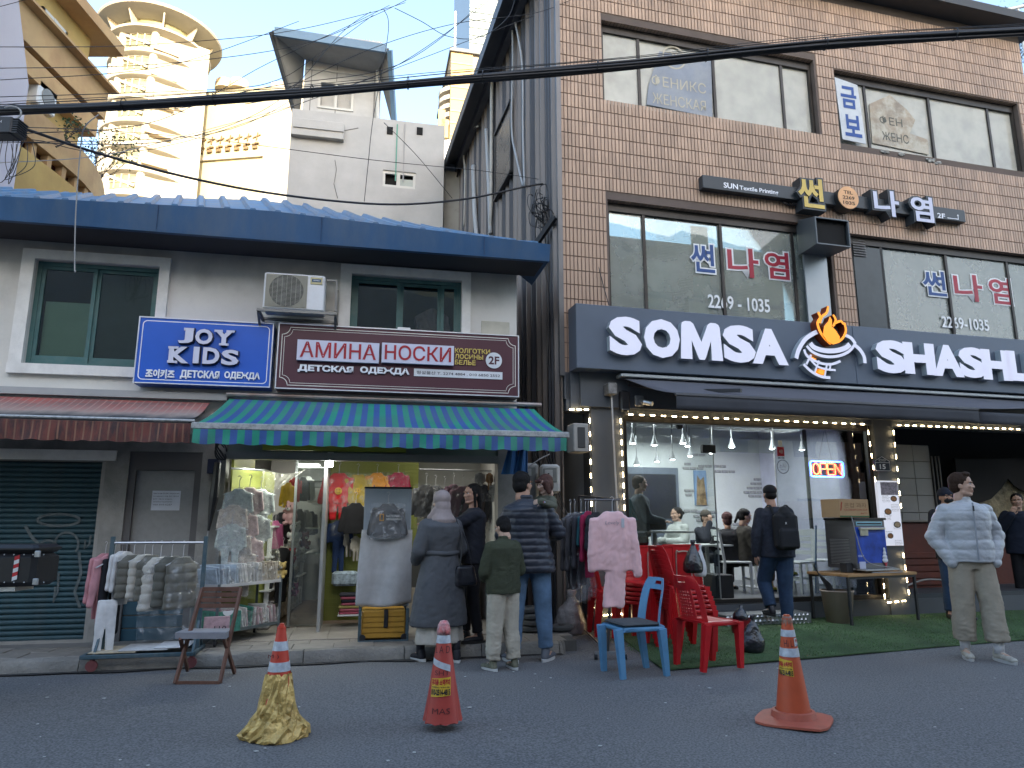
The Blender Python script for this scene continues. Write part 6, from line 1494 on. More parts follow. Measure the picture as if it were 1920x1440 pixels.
def lamp_area(fr,s,y,z,sx,sy,W_,col,rot=(0,0,0),name='lamp_light'):
 l=bpy.data.lights.new(name,'AREA'); l.shape='RECTANGLE'; l.size=sx; l.size_y=sy; l.energy=W_; l.color=col
 o=bpy.data.objects.new(name,l); COL.objects.link(o); o.location=fr.w(s,y,z); o.rotation_euler=(rot[0],rot[1],fr.t+rot[2]); return o
tubeE=emis('fluorescent',(.95,1,.92),8)
s0,z_=LF.at(505,857,.12); s1,_=LF.at(590,860,.12)
T=thing('fluorescent_lamp','lit fluorescent tube under the shop lintel','lamp',LF,(s0,.12,z_)); m=MB(); m.tube([(s0,.12,z_),(s1,.12,z_)],.014,8); m.build('tube',tubeE,T); MB().box(s0-.05,s1+.05,.09,.15,z_+.015,z_+.05).build('fixture',whitep,T)
lamp_area(LF,(s0+s1)/2,.14,z_-.03,.9,.05,3.2,(.95,1,.92))
s0,z1=LF.at(620,853,.02); _,z0=LF.at(620,875,.02)
T=thing('bright_lamp','small bright upright lamp tube at the shop door','lamp',LF,(s0,.02,z0)); m=MB(); m.tube([(s0,.02,z0),(s0,.02,z1)],.030,12); m.build('tube',emis('bright_tube',(1,1,.93),12),T); MB().bbox(s0-.035,s0+.035,-.01,.05,z1+.001,z1+.03).build('socket',whitep,T)
lamp_area(LF,s0+.5,.25,1.98,.9,.08,1.6,(1,1,.9)); lamp_area(LF,1.9,2.4,2.38,.9,.5,8,(1,.97,.88)); lamp_area(LF,3.5,.5,2.28,.8,.1,.7,(1,.98,.9))
def Lw(px,py,y):s,z=LF.at(px,py,y); return LF.w(s,y,z)
yg=yb-.09
for px,py,kd,nm,lb,c,sc in ((637,868,'outfit','red_outfit','bright red kids sweat set on the lime grid',(.50,.015,.02),.98),(672,872,'outfit','mustard_outfit','mustard yellow kids sweat set beside the red one',(.38,.27,.02),.92),(708,872,'sweater','orange_sweater','orange kids sweater with a dark blue fish print',(.60,.24,.015),.75),(747,872,'sweater','crimson_sweater','crimson kids sweater with white pattern at the hem',(.30,.01,.045),.72)):
 e=garment(nm,lb,'clothing',Lw(px,py,yg),LF.t,kd,fab(nm,c),bag=(.40,.52,.045,px%7),sc=sc)
 if nm=='orange_sweater':
  m=MB(); m.ell((0,-.045,-.40),(.055,.012,.035),12,6,0); m.ell((.03,-.052,-.415),(.035,.010,.018),10,6,1); m.prism([(-.05,-.38),(-.02,-.385),(-.05,-.33)],-.052,-.04,0)
  o=m.build('fish_print',[mat('print_navy',(.02,.06,.14),.6),mat('print_white',(.6,.6,.58),.6)],e)
 if nm=='crimson_sweater':
  m=MB(); [m.prism([(q-.03,-.5),(q+.03,-.5),(q+.01,-.42),(q,-.40)],-.05,-.04,0)for q in (-.1,-.03,.05,.12)]; m.build('hem_print',mat('print_white',(.6,.6,.58),.6),e)
 if nm in ('red_outfit','mustard_outfit'):
  m=MB(); m.tube([(0,-.040,-.36),(0,-.050,-.36)],.045,20,m=0)
  for q in (-.018,.018):m.ell((q,-.053,-.345),(.006,.004,.009),6,5,1)
  ribbon(m,[(.026*math.cos(R(a)),-.362+.024*math.sin(R(a)))for a in range(200,341,20)],.005,-.054,-.050,1); m.build('face_print',[mat('print_gold',(.55,.33,.03),.5),mat('print_dark',(.05,.02,.02),.6)],e)
garment('navy_set','navy blue kids set hanging low on the lime grid','clothing',Lw(638,962,yg),LF.t,'outfit',fab('navy_c',(.015,.035,.10)),bag=(.3,.3,.045,3),sc=.7)
garment('blue_trousers','dark blue kids trousers on the lime grid','clothing',Lw(636,1000,yg-.03),LF.t,'trousers',fab('navy_c',(.015,.035,.10)),sc=.62,hanger=False)
garment('black_coat','black coat hanging beside the display board','clothing',Lw(668,925,yg-.1),LF.t+.5,'sweater',fab('black_c',(.012,.012,.014)),sc=.9)
for i,px in enumerate((655,668)):garment('cream_garment',['left small cream garment behind the display board','right small cream garment behind the display board'][i],'clothing',Lw(px,985+8*i,yg),LF.t+.9,'pyjama',fab('cream_c',(.4,.37,.32)),sc=.6,group='cream garments beside the board')
T=thing('folded_dotted_cloth','folded pale blue dotted cloth on a lime shelf','cloth',LF,(LF.at(648,1085,yg)[0],yg,LF.at(648,1098,yg)[1])); a,z=LF.at(622,1098,yg); b,z2=LF.at(672,1070,yg)
m=MB(); m.bbox(a,b,yg-.12,yg+.03,z,z2,.03); m.build('cloth',fab('dotted',(.34,.42,.48),var=.5,vs=26),T)
T=thing('folded_clothes_stack','stack of pink yellow and black folded clothes on a wire shelf','folded clothes',LF,(LF.at(655,1140,yg)[0],yg-.1,LF.at(655,1145,yg)[1]))
a,zz=LF.at(637,1150,yg-.15); b=LF.at(676,1150,yg-.15)[0]; r=random.Random(4)
MB().box(a-.02,b+.03,yg-.32,yg,zz-.015,zz).build('shelf_board',whitep,T)
for i,c in enumerate(((.40,.08,.12),(.45,.12,.16),(.35,.30,.10),(.42,.10,.14),(.02,.02,.03),(.40,.10,.14),(.03,.03,.04))):
 m=MB(); m.bbox(a+r.uniform(-.02,.02),b+r.uniform(-.02,.02),yg-.3,yg-.04,zz+.001+i*.034,zz+.031+i*.034,.013); m.build('folded_garment',fab('fold_%d'%i,c),T)
pjm=[fab('pyjama_cream',(.50,.44,.38),var=.3,vs=30),fab('pyjama_mint',(.40,.44,.42),var=.3,vs=30),fab('pyjama_rose',(.50,.38,.36),var=.3,vs=30)]
pj=[(450,895,0),(470,893,.1),(491,897,.25),(440,925,-.03),(460,938,.05),(484,945,.2),(447,975,0),(470,985,.1),(437,960,-.05),(457,1010,.04)]
for i,(px,py,y)in enumerate(pj):
 garment('pyjama_set',['mint pyjama set top left of the bagged pyjamas','cream pyjama set in the top row middle','grey green pyjama top at the right of the top row','cream spotted pyjama set second row left','rose spotted pyjama set second row middle','brown spotted cream pyjama top at the right','cream pyjama set third row','rose pyjama set third row right','mint edged pyjama set at the far left edge','lowest long cream pyjama set'][i],'pyjamas',Lw(px,py,y-.12),LF.t+R(10),'pyjama',pjm[(i*2+(i==0))%3],bag=(.30,.55,.05,i),sc=.95,group='bagged pyjamas on the lime panel')
m=MB(); a=LF.at(432,878,-.1); b=LF.at(495,882,.3); m.tube([(a[0],-.1,a[1]),(b[0],.3,b[1])],.012,6); wmesh(m,'hanging_rail',steel,(a[0],-.1,a[1]),LF,'chrome rail with hooks above the bagged pyjamas','rail')
A=LF.at(492,878,.35); B=LF.at(570,876,.35); C_=LF.at(505,950,.35); D=LF.at(503,1060,.3)
m=MB(); m.sheet(lambda u,v:(A[0]+(B[0]-A[0])*u*(1-v)**1.6+.03*u+.03*v,.35+.03*math.sin(u*30)*(1-.5*v),A[1]-(A[1]-C_[1])*(v**(.9+.0*u))-.06*math.sin(u*3.1)*(1-v)),40,14,.003)
m.sheet(lambda u,v:(C_[0]-.06+.24*u*(.35+.65*v),.33+.02*math.sin(u*28),C_[1]-(C_[1]-D[1])*v),24,8,.003)
wmesh(m,'plastic_curtain',film('curtain_film',.38,(.66,.64,.55)),(A[0],.35,A[1]),LF,'translucent plastic door curtain swept to the left','curtain',smooth=True)
def cart(name,label,pts,zt,zb,zs,packs,seed):
 """pts: two ends (s,y) of the front edge"""
 (s0,y0),(s1,y1)=pts; T=thing(name,label,'cart',LF,(s0,y0,zb)); dx,dy=s1-s0,y1-y0; L_=math.hypot(dx,dy); ux,uy=dx/L_,dy/L_; nx_,ny_=-uy,ux
 D_=.34
 def q(u,d,z):return (s0+ux*u*L_+nx_*d,y0+uy*u*L_+ny_*d,z)
 fm=mat('cart_grey',(.12,.15,.16),.5,.3,dirt=.3);
 for z in (zt,zb):
  m=MB()
  for a,b in ((q(0,0,z),q(1,0,z)),(q(0,D_,z),q(1,D_,z)),(q(0,0,z),q(0,D_,z)),(q(1,0,z),q(1,D_,z))):m.bar(a,b,.02,.03)
  m.hexa([q(0,0,z-.012),q(1,0,z-.012),q(1,D_,z-.012),q(0,D_,z-.012),q(0,0,z-.006),q(1,0,z-.006),q(1,D_,z-.006),q(0,D_,z-.006)]); m.build('tray',fm if z==zb else mat('tray_white',(.5,.5,.5),.5),T)
  m=MB(); m.sheet(lambda u,v:q(u,-.004,z+.02+.15*v),12,2,.003); m.build('clear_front',film('basket_film',.3,(.6,.62,.62)),T)
 for u in (0,1):
  for d in (0,D_):
   a=q(u,d,.12+.07); b=q(u,d,zt+.02); m=MB(); m.bar(a,b,.026,.026); m.build('post',fm,T); c=q(u,d,.12+.035); m=MB(); m.tube([(c[0]-.012,c[1],c[2]),(c[0]+.012,c[1],c[2])],.034,12); m.build('caster',blackp,T)
 r=random.Random(seed)
 return T,q
pc_=[mat('pack_blue',(.38,.44,.50),.4,var=.3,vs=20,island=.2),mat('pack_white',(.55,.54,.52),.35,var=.3,vs=18,island=.2),mat('pack_beige',(.45,.40,.33),.4,var=.3,vs=20),mat('pack_green',(.05,.20,.15),.5,var=.5,vs=30),mat('pack_pink',(.45,.30,.32),.5,var=.3,vs=20)]
c0s,c0y=LF.at(405,1180,-.55)[0],-.55
c1s,c1y=LF.at(525,1120,.15)[0],.15
zt=LF.at(398,1100,-.55)[1]; zb=LF.at(440,1185,-.5)[1]
T,q=cart('basket_cart','two-level wheeled cart full of bagged kids clothes',((c0s,c0y),(c1s,c1y)),zt,zb,0,0,1)
r=random.Random(9); packM=MB(); packM.bbox(-.008,.008,-.11,.11,0,.20,.004); pks={}
for lv,z in ((0,zt+.0),(1,zb)):
 n_=34 if lv==0 else 26
 for i in range(n_):
  u=(i+.5)/n_; p=q(u,.16+r.uniform(-.02,.02),z+.004); mi=(0 if u<.35 else (1 if u<.7 else 2))if lv==0 else (3 if u<.12 else r.choice([1,3,4,1]))
  e=None; g_='bagged clothes packs in the cart'; key=mi
  if key not in pks:pks[key]=packM.build('clothes_pack',pc_[mi],None,off=(0,0,0)); o=pks[key]
  else:o=pks[key].copy(); COL.objects.link(o)
  o.location=LF.w(*p); ang=math.atan2(c1y-c0y,c1s-c0s); o.rotation_euler=(r.uniform(-.1,.1),r.uniform(-.28,.05),LF.t+ang); o.scale=(r.uniform(.8,1.4),1.2,r.uniform(.85,1.08))
  tagit(o,('bagged kids clothes standing in the upper tray of the basket cart' if lv==0 else 'bagged kids clothes standing in the lower tray of the basket cart'),'clothes pack',g_+(' (upper tray)' if lv==0 else ' (lower tray)'))
p=q(.06,-.02,zb+.01); m=MB(); m.bbox(-.15,.14,-.012,.012,0,.20,.004,0); m.v=m.v; m.lathe([(.0,-.001),(.06,-.0),(.075,.0),(.06,.001)],14,(0,0,0),1)if False else None
m2=MB(); m2.bbox(-.14,.14,-.01,.01,0,.20,.005,0); m2.add([(.055*math.cos(t),-.0115,.205+.05*math.sin(t))for t in np.linspace(math.pi,2*math.pi,12)],[tuple(range(12))],1)
o=m2.build('green_pack',[pc_[3],whitep],None,off=(0,0,0)); o.location=LF.w(*q(.12,-.03,zb)); o.rotation_euler=(0,0,LF.t+.55); tagit(o,'green patterned bagged sleepsuit with a white collar at the cart end','clothes pack')
m2=MB(); m2.bbox(-.12,.12,-.01,.01,0,.17,.005,0); m2.text('110',-.02,.09,.03,.08,-.0125,m=1); o=m2.build('size_pack',[pc_[4],mat('ink',(.04,.04,.05),.8)],None,off=(0,0,0)); o.location=LF.w(*q(-.06,-.06,zb)); o.rotation_euler=(0,0,LF.t+.1); tagit(o,'pale patterned pack marked 110 at the low end of the cart','clothes pack')
def Ls(px,py,y):s,z=LF.at(px,py,y); return (s,y,z)
T=thing('shop_shelf','white shelf unit running into the clothes shop','shelf',LF,(1.75,.9,.13))
m=MB(); sx0=LF.at(508,1100,.5)[0];
for z in (.55,.93,1.28):m.hexa([(1.22,.5,z),(1.62,.5,z),(1.80,3.6,z),(1.22,3.6,z),(1.22,.5,z+.02),(1.62,.5,z+.02),(1.80,3.6,z+.02),(1.22,3.6,z+.02)])
m.build('shelf_board',whitep,T)
for y in (.52,1.2,1.9,2.6,3.3):m=MB(); m.box(1.55+(y-.5)*.06,1.60+(y-.5)*.06,y,y+.03,.13,1.3); m.build('upright',whitep,T)
r=random.Random(21)
for i in range(10):
 y=.6+i*.28; x=1.60+(y-.5)*.06
 m=MB(); m.bbox(-.13,.02,-.11,.11,0,.26+r.uniform(-.03,.05),.02); o=m.build('storage_bin',mat('bin_clear%d'%(i%3),[(.4,.4,.4),(.45,.42,.42),(.35,.37,.4)][i%3],.3,var=.4,vs=18),None,off=(0,0,0)); o.location=LF.w(x,y,.135); o.rotation_euler=(0,0,LF.t); tagit(o,'clear storage bin on the shop floor under the white shelf','storage bin','clear bins under the shop shelf')
PL_=[(1,980,'plush'),]
def plush(name,label,p,sc,c1,c2=None,rz=0,seed=0):
 T=thing(name,label,'plush toy',LF,p); m=MB(); m.M=Matrix.Translation(Vector(p))@Matrix.Rotation(rz,4,'Z')@Matrix.Scale(sc,4)
 m.ell((0,0,.10),(.08,.07,.09),12,8); m.ell((0,-.01,.24),(.085,.075,.075),14,9)
 for q in (-1,1):m.ell((q*.06,0,.31),(.03,.02,.03),8,6); m.ell((q*.09,-.03,.12),(.03,.03,.05),8,6); m.ell((q*.05,-.06,.03),(.035,.05,.03),8,6)
 v,f,n=remesh(m,.008*sc+.002,2); v=v+n*(waves(v,150,seed)*.002)[:,None]; skin(v,f,'body',fab('plush_%s'%name,c1,bump=.6,bs=220),T,off=p)
 m=MB(); m.M=Matrix.Translation(Vector(p))@Matrix.Rotation(rz,4,'Z')@Matrix.Scale(sc,4)
 m.ell((0,-.075,.22),(.035,.018,.025),10,6,1)
 for q in (-.03,.03):m.ell((q,-.078,.26),(.009,.008,.011),8,5,0)
 m.ell((0,-.093,.23),(.01,.008,.008),8,5,0); m.build('face',[blackp,fab('muzzle',c2 or (.5,.48,.45))],T,smooth=True)
for i,(px,py,y,sc,c1,lb,nm)in enumerate(((545,985,.9,.9,(.5,.30,.30),'pink plush toy hanging in front of dark coats','pink_plush'),(552,1018,.85,.8,(.6,.58,.55),'white plush bag toy with a round face','white_plush'),(532,1060,.9,.7,(.5,.45,.38),'cream plush at the front of the shelf','cream_plush'),(547,1058,1.1,.6,(.45,.05,.04),'small red plush on the shelf','red_plush'),(563,1055,1.4,.6,(.5,.5,.5),'grey white plush further along the shelf','grey_plush'),(528,1085,.7,.6,(.45,.33,.12),'yellow plush at the shelf front edge','yellow_plush'),(548,1100,1.2,.75,(.55,.5,.47),'cream plush lying on the lower shelf','cream_plush'),(553,1118,1.1,.5,(.40,.10,.22),'pink and purple plush on the lower shelf','magenta_plush'),(570,1030,1.7,.7,(.1,.02,.02),'dark red plush deep in the shop','dark_plush'))):
 plush(nm,lb,Ls(px,py,y),sc,c1,rz=r.uniform(-.5,.5),seed=i)
for i,(px,py,y,kd,c,lb)in enumerate(((530,945,1.0,'puffer',(.03,.03,.035),'black kids coat hanging deep left in the shop'),(518,960,.8,'sweater',(.42,.10,.22),'bright pink jacket at the shop entrance'),(542,890,1.6,'sweater',(.5,.33,.03),'yellow top hanging high in the shop'),(555,880,1.8,'sweater',(.4,.02,.02),'red top hanging high in the shop'),(570,880,2.0,'sweater',(.03,.03,.03),'black top hanging high in the shop'),(580,880,2.2,'sweater',(.4,.4,.4),'pale grey top hanging high in the shop'),(563,940,2.0,'sweater',(.1,.1,.11),'charcoal top hanging in the lower row'),(575,942,2.2,'sweater',(.25,.25,.26),'grey top hanging in the lower row'),(585,945,2.4,'sweater',(.05,.05,.06),'near-black top at the end of the lower row'),(545,935,1.7,'sweater',(.35,.2,.2),'rose top at the start of the lower row'))):
 garment('childrens_top',lb,'clothing',Lw(px,py,y),LF.t+R(65),kd,fab('ht_%d'%i,c),sc=.8)
garment('black_dress','long black garment hanging from the rack at the shop shelf','clothing',Lw(532,1010,.8),LF.t+R(50),'dress',fab('black_c',(.012,.012,.014)),sc=.8)
for i in range(9):
 px=800+i*17; c=[(.06,.06,.065),(.10,.10,.11),(.16,.16,.17),(.13,.07,.10),(.2,.12,.15),(.08,.08,.09),(.2,.2,.2),(.12,.1,.1),(.05,.05,.06)][i]
 garment('covered_coat','dark coat under clear film, %s of the crowded rack'%['leftmost','second','third','fourth and plum coloured','rose coloured fifth','sixth','pale grey seventh','eighth','last'][i],'coat',Lw(px,890+(i%3)*3,.55+(i%2)*.1),LF.t+R(25+9*(i%4)),'puffer' if i%2 else 'sweater',fab('coat_%d'%i,c),bag=(.42,.6,.06,i),sc=.95,group='coats under film in the right half of the shop')
m=MB(); A=LF.at(786,880,.5); B=LF.at(950,884,.5); m.tube([(A[0],.5,A[1]),(B[0],.5,B[1])],.012,6); wmesh(m,'hanging_rail',steel,(A[0],.5,A[1]),LF,'steel rail carrying the film covered coats','rail')
for i in range(8):
 garment('socks_pack','small shiny packed garment hanging high right in the shop','clothing',Lw(900+i*9,878+(i%2)*22,.3),LF.t+R(20*(i%3)),'pyjama',fab('sp_%d'%(i%4),[(.3,.3,.3),(.1,.1,.12),(.35,.2,.1),(.4,.4,.4)][i%4]),bag=(.3,.5,.05,i),sc=.42,group='small packed garments under the awning end')
T=thing('low_cabinet','dark low cabinet behind the customers','cabinet',LF,(3.2,.9,.13)); MB().bbox(2.95,4.1,.75,1.3,.14,.95,.01).build('carcass',mat('cab_dark',(.06,.06,.055),.6),T); MB().bbox(3.0,3.5,.735,.752,.2,.55).build('drawer',mat('cab_card',(.3,.26,.2),.7),T); MB().bbox(3.55,4.05,.735,.752,.2,.55).build('drawer',mat('cab_card',(.3,.26,.2),.7),T)
bs0,_=LF.at(681,1000,-.35); bs1,_=LF.at(770,1000,-.35); zt_,zc=LF.at(700,916,-.35)[1],LF.at(700,993,-.35)[1]; zbt=LF.at(700,1130,-.35)[1]
T=thing('display_board','tall pale wheeled display board holding a bagged black sweater','display board',LF,(bs0,-.35,.13)); pbm=mat('pale_blue_board',(.30,.35,.40),.6,dirt=.1)
MB().bbox(bs0,bs1,-.36,-.33,zbt-.04,zt_,.004).build('board',pbm,T); MB().bbox(bs0-.005,bs1+.005,-.365,-.325,zt_,zt_+.02).build('edge_strip',blackm,T)
garment('printed_sweatshirt','black sweatshirt with a white and orange chest print in a clear cover','clothing',LF.w((bs0+bs1)/2,-.44,LF.at(722,925,-.4)[1]),LF.t,'sweater',fab('charcoal_c',(.055,.057,.06)),bag=(.44,.46,.05,5),sc=.86,bagm=film('shiny_film',.3,(.85,.87,.9)))
m=MB(); cx_=(bs0+bs1)/2; zz=LF.at(722,975,-.48)[1]; m.text('NATIONAL',cx_-.02,cx_+.13,zz+.03,zz+.055,-.505,m=0); m.text('GEOGRAPHIC',cx_-.02,cx_+.15,zz-.002,zz+.02,-.505,m=0); frame_rect(m,cx_-.09,cx_-.045,zz-.01,zz+.065,.009,-.507,-.504,1)
wmesh(m,'chest_print',[mat('print_white',(.6,.6,.58),.6),mat('print_orange',(.45,.22,.03),.6)],(cx_,-.5,zz),LF,'white lettering and orange frame on the black sweatshirt','print')
def drape(u,v):
 x=bs0-.015+(bs1-bs0+.03)*u-.02*math.sin(v*2)*(1-u)+.03*v*(u-.7);
 return (x,-.385-.022*math.sin(u*9+v*2)*(.3+v)-.05*v*math.sin(math.pi*u),zc-(zc-zbt+.02+.02*math.sin(u*4))*v-.015*math.sin(u*math.pi)*(1-v))
m=MB(); m.sheet(drape,40,20,.006); wmesh(m,'dust_sheet',fab('pale_sheet',(.42,.42,.42),dirt=.15,ds=5,dc=(.35,.3,.25)),(bs0,-.4,zbt),LF,'pale grey cloth draped over the display board','cloth',smooth=True)
cz1=LF.at(720,1142,-.38)[1]; cz0=LF.at(720,1196,-.38)[1]
T=thing('wheeled_crate','orange yellow plastic crate in a grey wheeled frame','crate',LF,(bs0,-.45,.13))
orc=mat('amber_plastic',(.42,.22,.03),.45,var=.2,vs=5)
MB().bbox(bs0+.02,bs1-.04,-.50,-.10,cz0+.01,cz1,.01).build('crate',orc,T)
for i in range(5):z=cz0+.02+(cz1-cz0-.03)*i/5; MB().bbox(bs0+.03,bs1-.05,-.506,-.499,z,z+(cz1-cz0)/5-.014,.003).build('crate_panel',orc,T)
m=MB(); m.bbox((bs0+bs1)/2-.01,(bs0+bs1)/2+.035,-.52,-.505,cz0+.12,cz1+.01,.006); m.build('strap',blackp,T)
m=MB()
for x in (bs0,bs1-.02):m.bbox(x-.015,x+.015,-.53,-.5,cz0-.03,cz1+.02); m.bbox(x-.015,x+.015,-.08,-.05,cz0-.03,cz1+.02)
m.bbox(bs0-.015,bs1-.005,-.535,-.505,cz0-.035,cz0); m.bbox(bs0-.015,bs1-.005,-.08,-.05,cz0-.035,cz0); m.bbox(bs0-.015,bs0+.015,-.505,-.08,cz0-.035,cz0); m.bbox(bs1-.035,bs1-.005,-.505,-.08,cz0-.035,cz0); m.build('crate_frame',rkm,T)
for x in (bs0+.03,bs1-.05):
 m=MB(); m.tube([(x,-.53,.16),(x,-.50,.16)],.035,12); m.build('caster',blackp,T)
#  restaurant interior
RI=thing('restaurant_interior','bright pale restaurant room behind the big window','restaurant interior',RF,(0,1.5,.3))
FZ=.32; CZ=3.05
rw=mat('restaurant_wall',(.50,.52,.51),.8,var=.08,vs=1.5,bump=.25,bs=18,dirt=.12,ds=1.2,dc=(.4,.41,.41)); YB_=3.3
MB().box(-2.3,2.3,YB_,YB_+.1,FZ,CZ).build('back_wall',rw,RI)
MB().box(-2.4,-2.3,.25,YB_,FZ,CZ).build('side_wall',rw,RI); MB().box(2.26,2.3,.25,YB_,FZ,CZ).build('side_wall',mat('restaurant_side',(.40,.41,.50),.8),RI)
MB().box(-2.4,2.3,.22,YB_+.1,CZ,CZ+.05).build('ceiling',mat('restaurant_ceiling',(.30,.31,.32),.8),RI)
MB().box(-2.4,2.3,.22,YB_+.1,.2,FZ).build('floor',mat('restaurant_floor',(.085,.09,.095),.35,var=.2,dirt=.2),RI)
def Rs(px,py,y):s,z=RF.at(px,py,y); return (s,y,z)
def Rw(px,py,y):return RF.w(*Rs(px,py,y))
k0=Rs(1165,888,YB_-.02); k1=Rs(1268,972,YB_-.02)
MB().box(-2.29,k1[0]+.06,YB_-.05,YB_-.001,k1[2]-.9,k0[2]+.12).build('kitchen_partition',mat('kitchen_grey',(.10,.12,.15),.6),RI)
MB().box(-2.25,k1[0],YB_-.06,YB_-.051,k1[2],k0[2]).build('kitchen_opening',mat('kitchen_dark',(.02,.022,.025),.3),RI)
x,y,z=Rs(1231,985,YB_-.07); m=MB(); m.box(x-.09,x+.09,y-.004,y,z-.06,z+.06,0); m.text('Self',x-.03,x+.03,z+.01,z+.035,y-.006,m=1); m.text('service',x-.06,x+.06,z-.035,z-.01,y-.006,m=1); m.build('notice',[mat('paper',(.60,.62,.68),.8),mat('ink',(.04,.04,.05),.8)],RI)
bkm=mat('wall_brick',(.26,.26,.265),.8,var=.4,vs=25,island=.2); bkb=MB(); bkb.bbox(0,.135,-.014,0,0,.045,.006); first=None
cl=[(1280,880,3),(1297,855,2),(1283,872,1),(1309,876,2),(1336,876,2),(1283,922,2),(1285,930,1),(1340,886,3),(1282,960,2),(1304,962,3),(1300,970,3),(1305,978,2),(1413,901,2),(1407,909,3),(1400,917,4),(1394,925,4),(1403,932,3),(1457,815,2),(1470,824,2),(1478,832,2),(1530,845,2),(1525,855,5),(1545,861,6),(1520,869,2),(1560,868,3),(1503,872,2),(1508,880,1),(1485,952,3),(1483,962,3),(1486,970,2),(1503,978,3),(1490,986,2),(1360,985,2),(1366,993,2)]
for (px,py,n_)in cl:
 x,y,z=Rs(px,py,YB_-.002)
 for i in range(n_):
  if first is None:first=bkb.build('brick',bkm,RI,off=(0,0,0)); o=first
  else:o=first.copy(); COL.objects.link(o)
  o.location=Vector((x+i*.145,y,z))-RI.o
def pic(name,label,p0,p1,sky_,seed):
 x0,y,z1=Rs(*p0,YB_-.03); x1,_,z0=Rs(*p1,YB_-.03); T=thing(name,label,'picture',RF,(x0,y,z0)); MB().box(x0,x1,y,YB_-.002,z0,z1).build('canvas',mat('canvas_sky',(.17,.27,.42),.7,var=.25,vs=3),T)
 br=mat('painted_masonry',(.28,.19,.10),.8,var=.6,vs=9,dirt=.5,ds=14,dc=(.08,.05,.03)); w_=x1-x0; h=z1-z0; m=MB()
 if seed==1:m.prism([(x0+.08*w_,z0),(x1-.05*w_,z0),(x1-.22*w_,z0+.82*h),(x0+.5*w_,z0+.72*h),(x0+.25*w_,z0+.86*h)],y-.004,y)
 else:m.prism([(x0,z0),(x1,z0),(x1,z0+.35*h),(x0+.8*w_,z0+.5*h),(x0+.7*w_,z0+.8*h),(x0+.45*w_,z0+.85*h),(x0+.35*w_,z0+.5*h),(x0+.12*w_,z0+.6*h),(x0,z0+.4*h)],y-.004,y)
 m.build('painted_shape',br,T)
pic('wall_picture','tall narrow canvas of an old brick tower on the restaurant wall',(1301,882),(1327,947),None,1); pic('wall_picture','wide canvas of a ruined gate under blue sky on the restaurant wall',(1444,851),(1496,910),None,2)
cone=mat('lamp_white',(.16,.165,.17),.4); glow=emis('lamp_glow',(.92,.97,1),16)
lampsP=[(1186,832,1.2),(1227,835,1.2),(1281,832,1.3),(1289,837,1.9),(1194,872,2.6),(1261,862,2.4),(1294,856,2.6),(1372,839,1.5),(1448,842,1.5),(1504,844,1.5),(1334,850,2.2),(1232,866,3.0)]
for i,(px,py,y)in enumerate(lampsP):
 x,_,z=Rs(px,py,y); T=thing('pendant_spot','lit white cone spotlight, %s on the restaurant ceiling'%['at the far left front','second from the left front','third from the left front','close behind the third','low at the far left','low in the left middle','small, left of the glass joint','beside the black hinge box','left of the red sticker','nearest the neon sign','tilted one left of the hinge box','tiny and deepest at left'][i],'ceiling lamp',RF,(x,y,z))
 m=MB(); m.lathe([(.062,0),(.026,.09),(.018,.13),(.012,.15)],16,(x,y,z),capb=False); m.build('shade',cone,T,smooth=30)
 m=MB(); m.tube([(x,y,z+.15),(x,y,CZ-.04)],.008,5); m.build('stem',cone,T); m=MB(); m.ell((x,y,z+.004),(.038,.038,.012),12,6); m.build('bulb',glow,T)
for yy in (1.25,2.5):
 m=MB(); m.box(-2.2,2.2,yy-.02,yy+.02,CZ-.06,CZ-.02); wmesh(m,'track_rail',cone,(-2.2,yy,CZ-.06),RF,'white ceiling track rail, %s of two'%('front' if yy<2 else 'rear'),'track rail')
for (s_,y_,w_)in ((-1.2,1.4,14),(.9,1.4,14),(-.2,2.6,10)):
 lamp_area(RF,s_,y_,CZ-.25,1.6,.5,w_,(.90,.97,1))
def table(name,label,s,y,w_,d,z,mt,base=True):
 T=thing(name,label,'table',RF,(s,y,FZ)); MB().bbox(s-w_/2,s+w_/2,y-d/2,y+d/2,z-.03,z,.006).build('table_top',mt,T)
 m=MB(); m.tube([(s,y,FZ+.02),(s,y,z-.03)],.03,10); m.build('leg',mt,T); m=MB(); m.bbox(s-.2,s+.2,y-.2,y+.2,FZ+.001,FZ+.02,.004); m.build('base',mt,T); return T
tw=mat('table_white',(.50,.51,.50),.4,var=.05)
x,_,z=Rs(1245,995,1.0); table('white_table','high white table at the left of the restaurant window',x-.15,1.0,1.0,.5,z,tw)
MB_=MB(); p0=Rs(1185,978,.8); p1=Rs(1250,993,.8); MB_.bbox(p0[0],p1[0],.8,1.05,p1[2],p0[2],.008); wmesh(MB_,'black_tray_box',blackp,(p0[0],.8,p1[2]),RF,'low black box standing on the high white table','box')
T=thing('bread_tray','tray of red brown baked goods on the black box','food tray',RF,Rs(1232,975,.9)); r=random.Random(8)
for i in range(9):
 m=MB(); x=p0[0]+.14+(i%5)*.058; m.ell((x,.88+(i//5)*.08,p0[2]+.03+.035*(i//5)),(.034,.034,.028),10,6); m.build('bread',mat('bread_%d'%(i%3),[(.28,.07,.02),(.35,.14,.05),(.2,.05,.02)][i%3],.4,var=.3,vs=40),T,smooth=True)
x,_,z=Rs(1325,1020,1.5); table('white_table','marble patterned table in front of the seated customers',x,1.5,.85,.6,z,tw)
x,_,z=Rs(1405,1030,1.9); table('white_table','small white table beside the woman in yellow shoes',x+.1,1.9,.5,.5,z,tw)
wcm=mat('white_chair_paint',(.52,.54,.53),.4,var=.04)
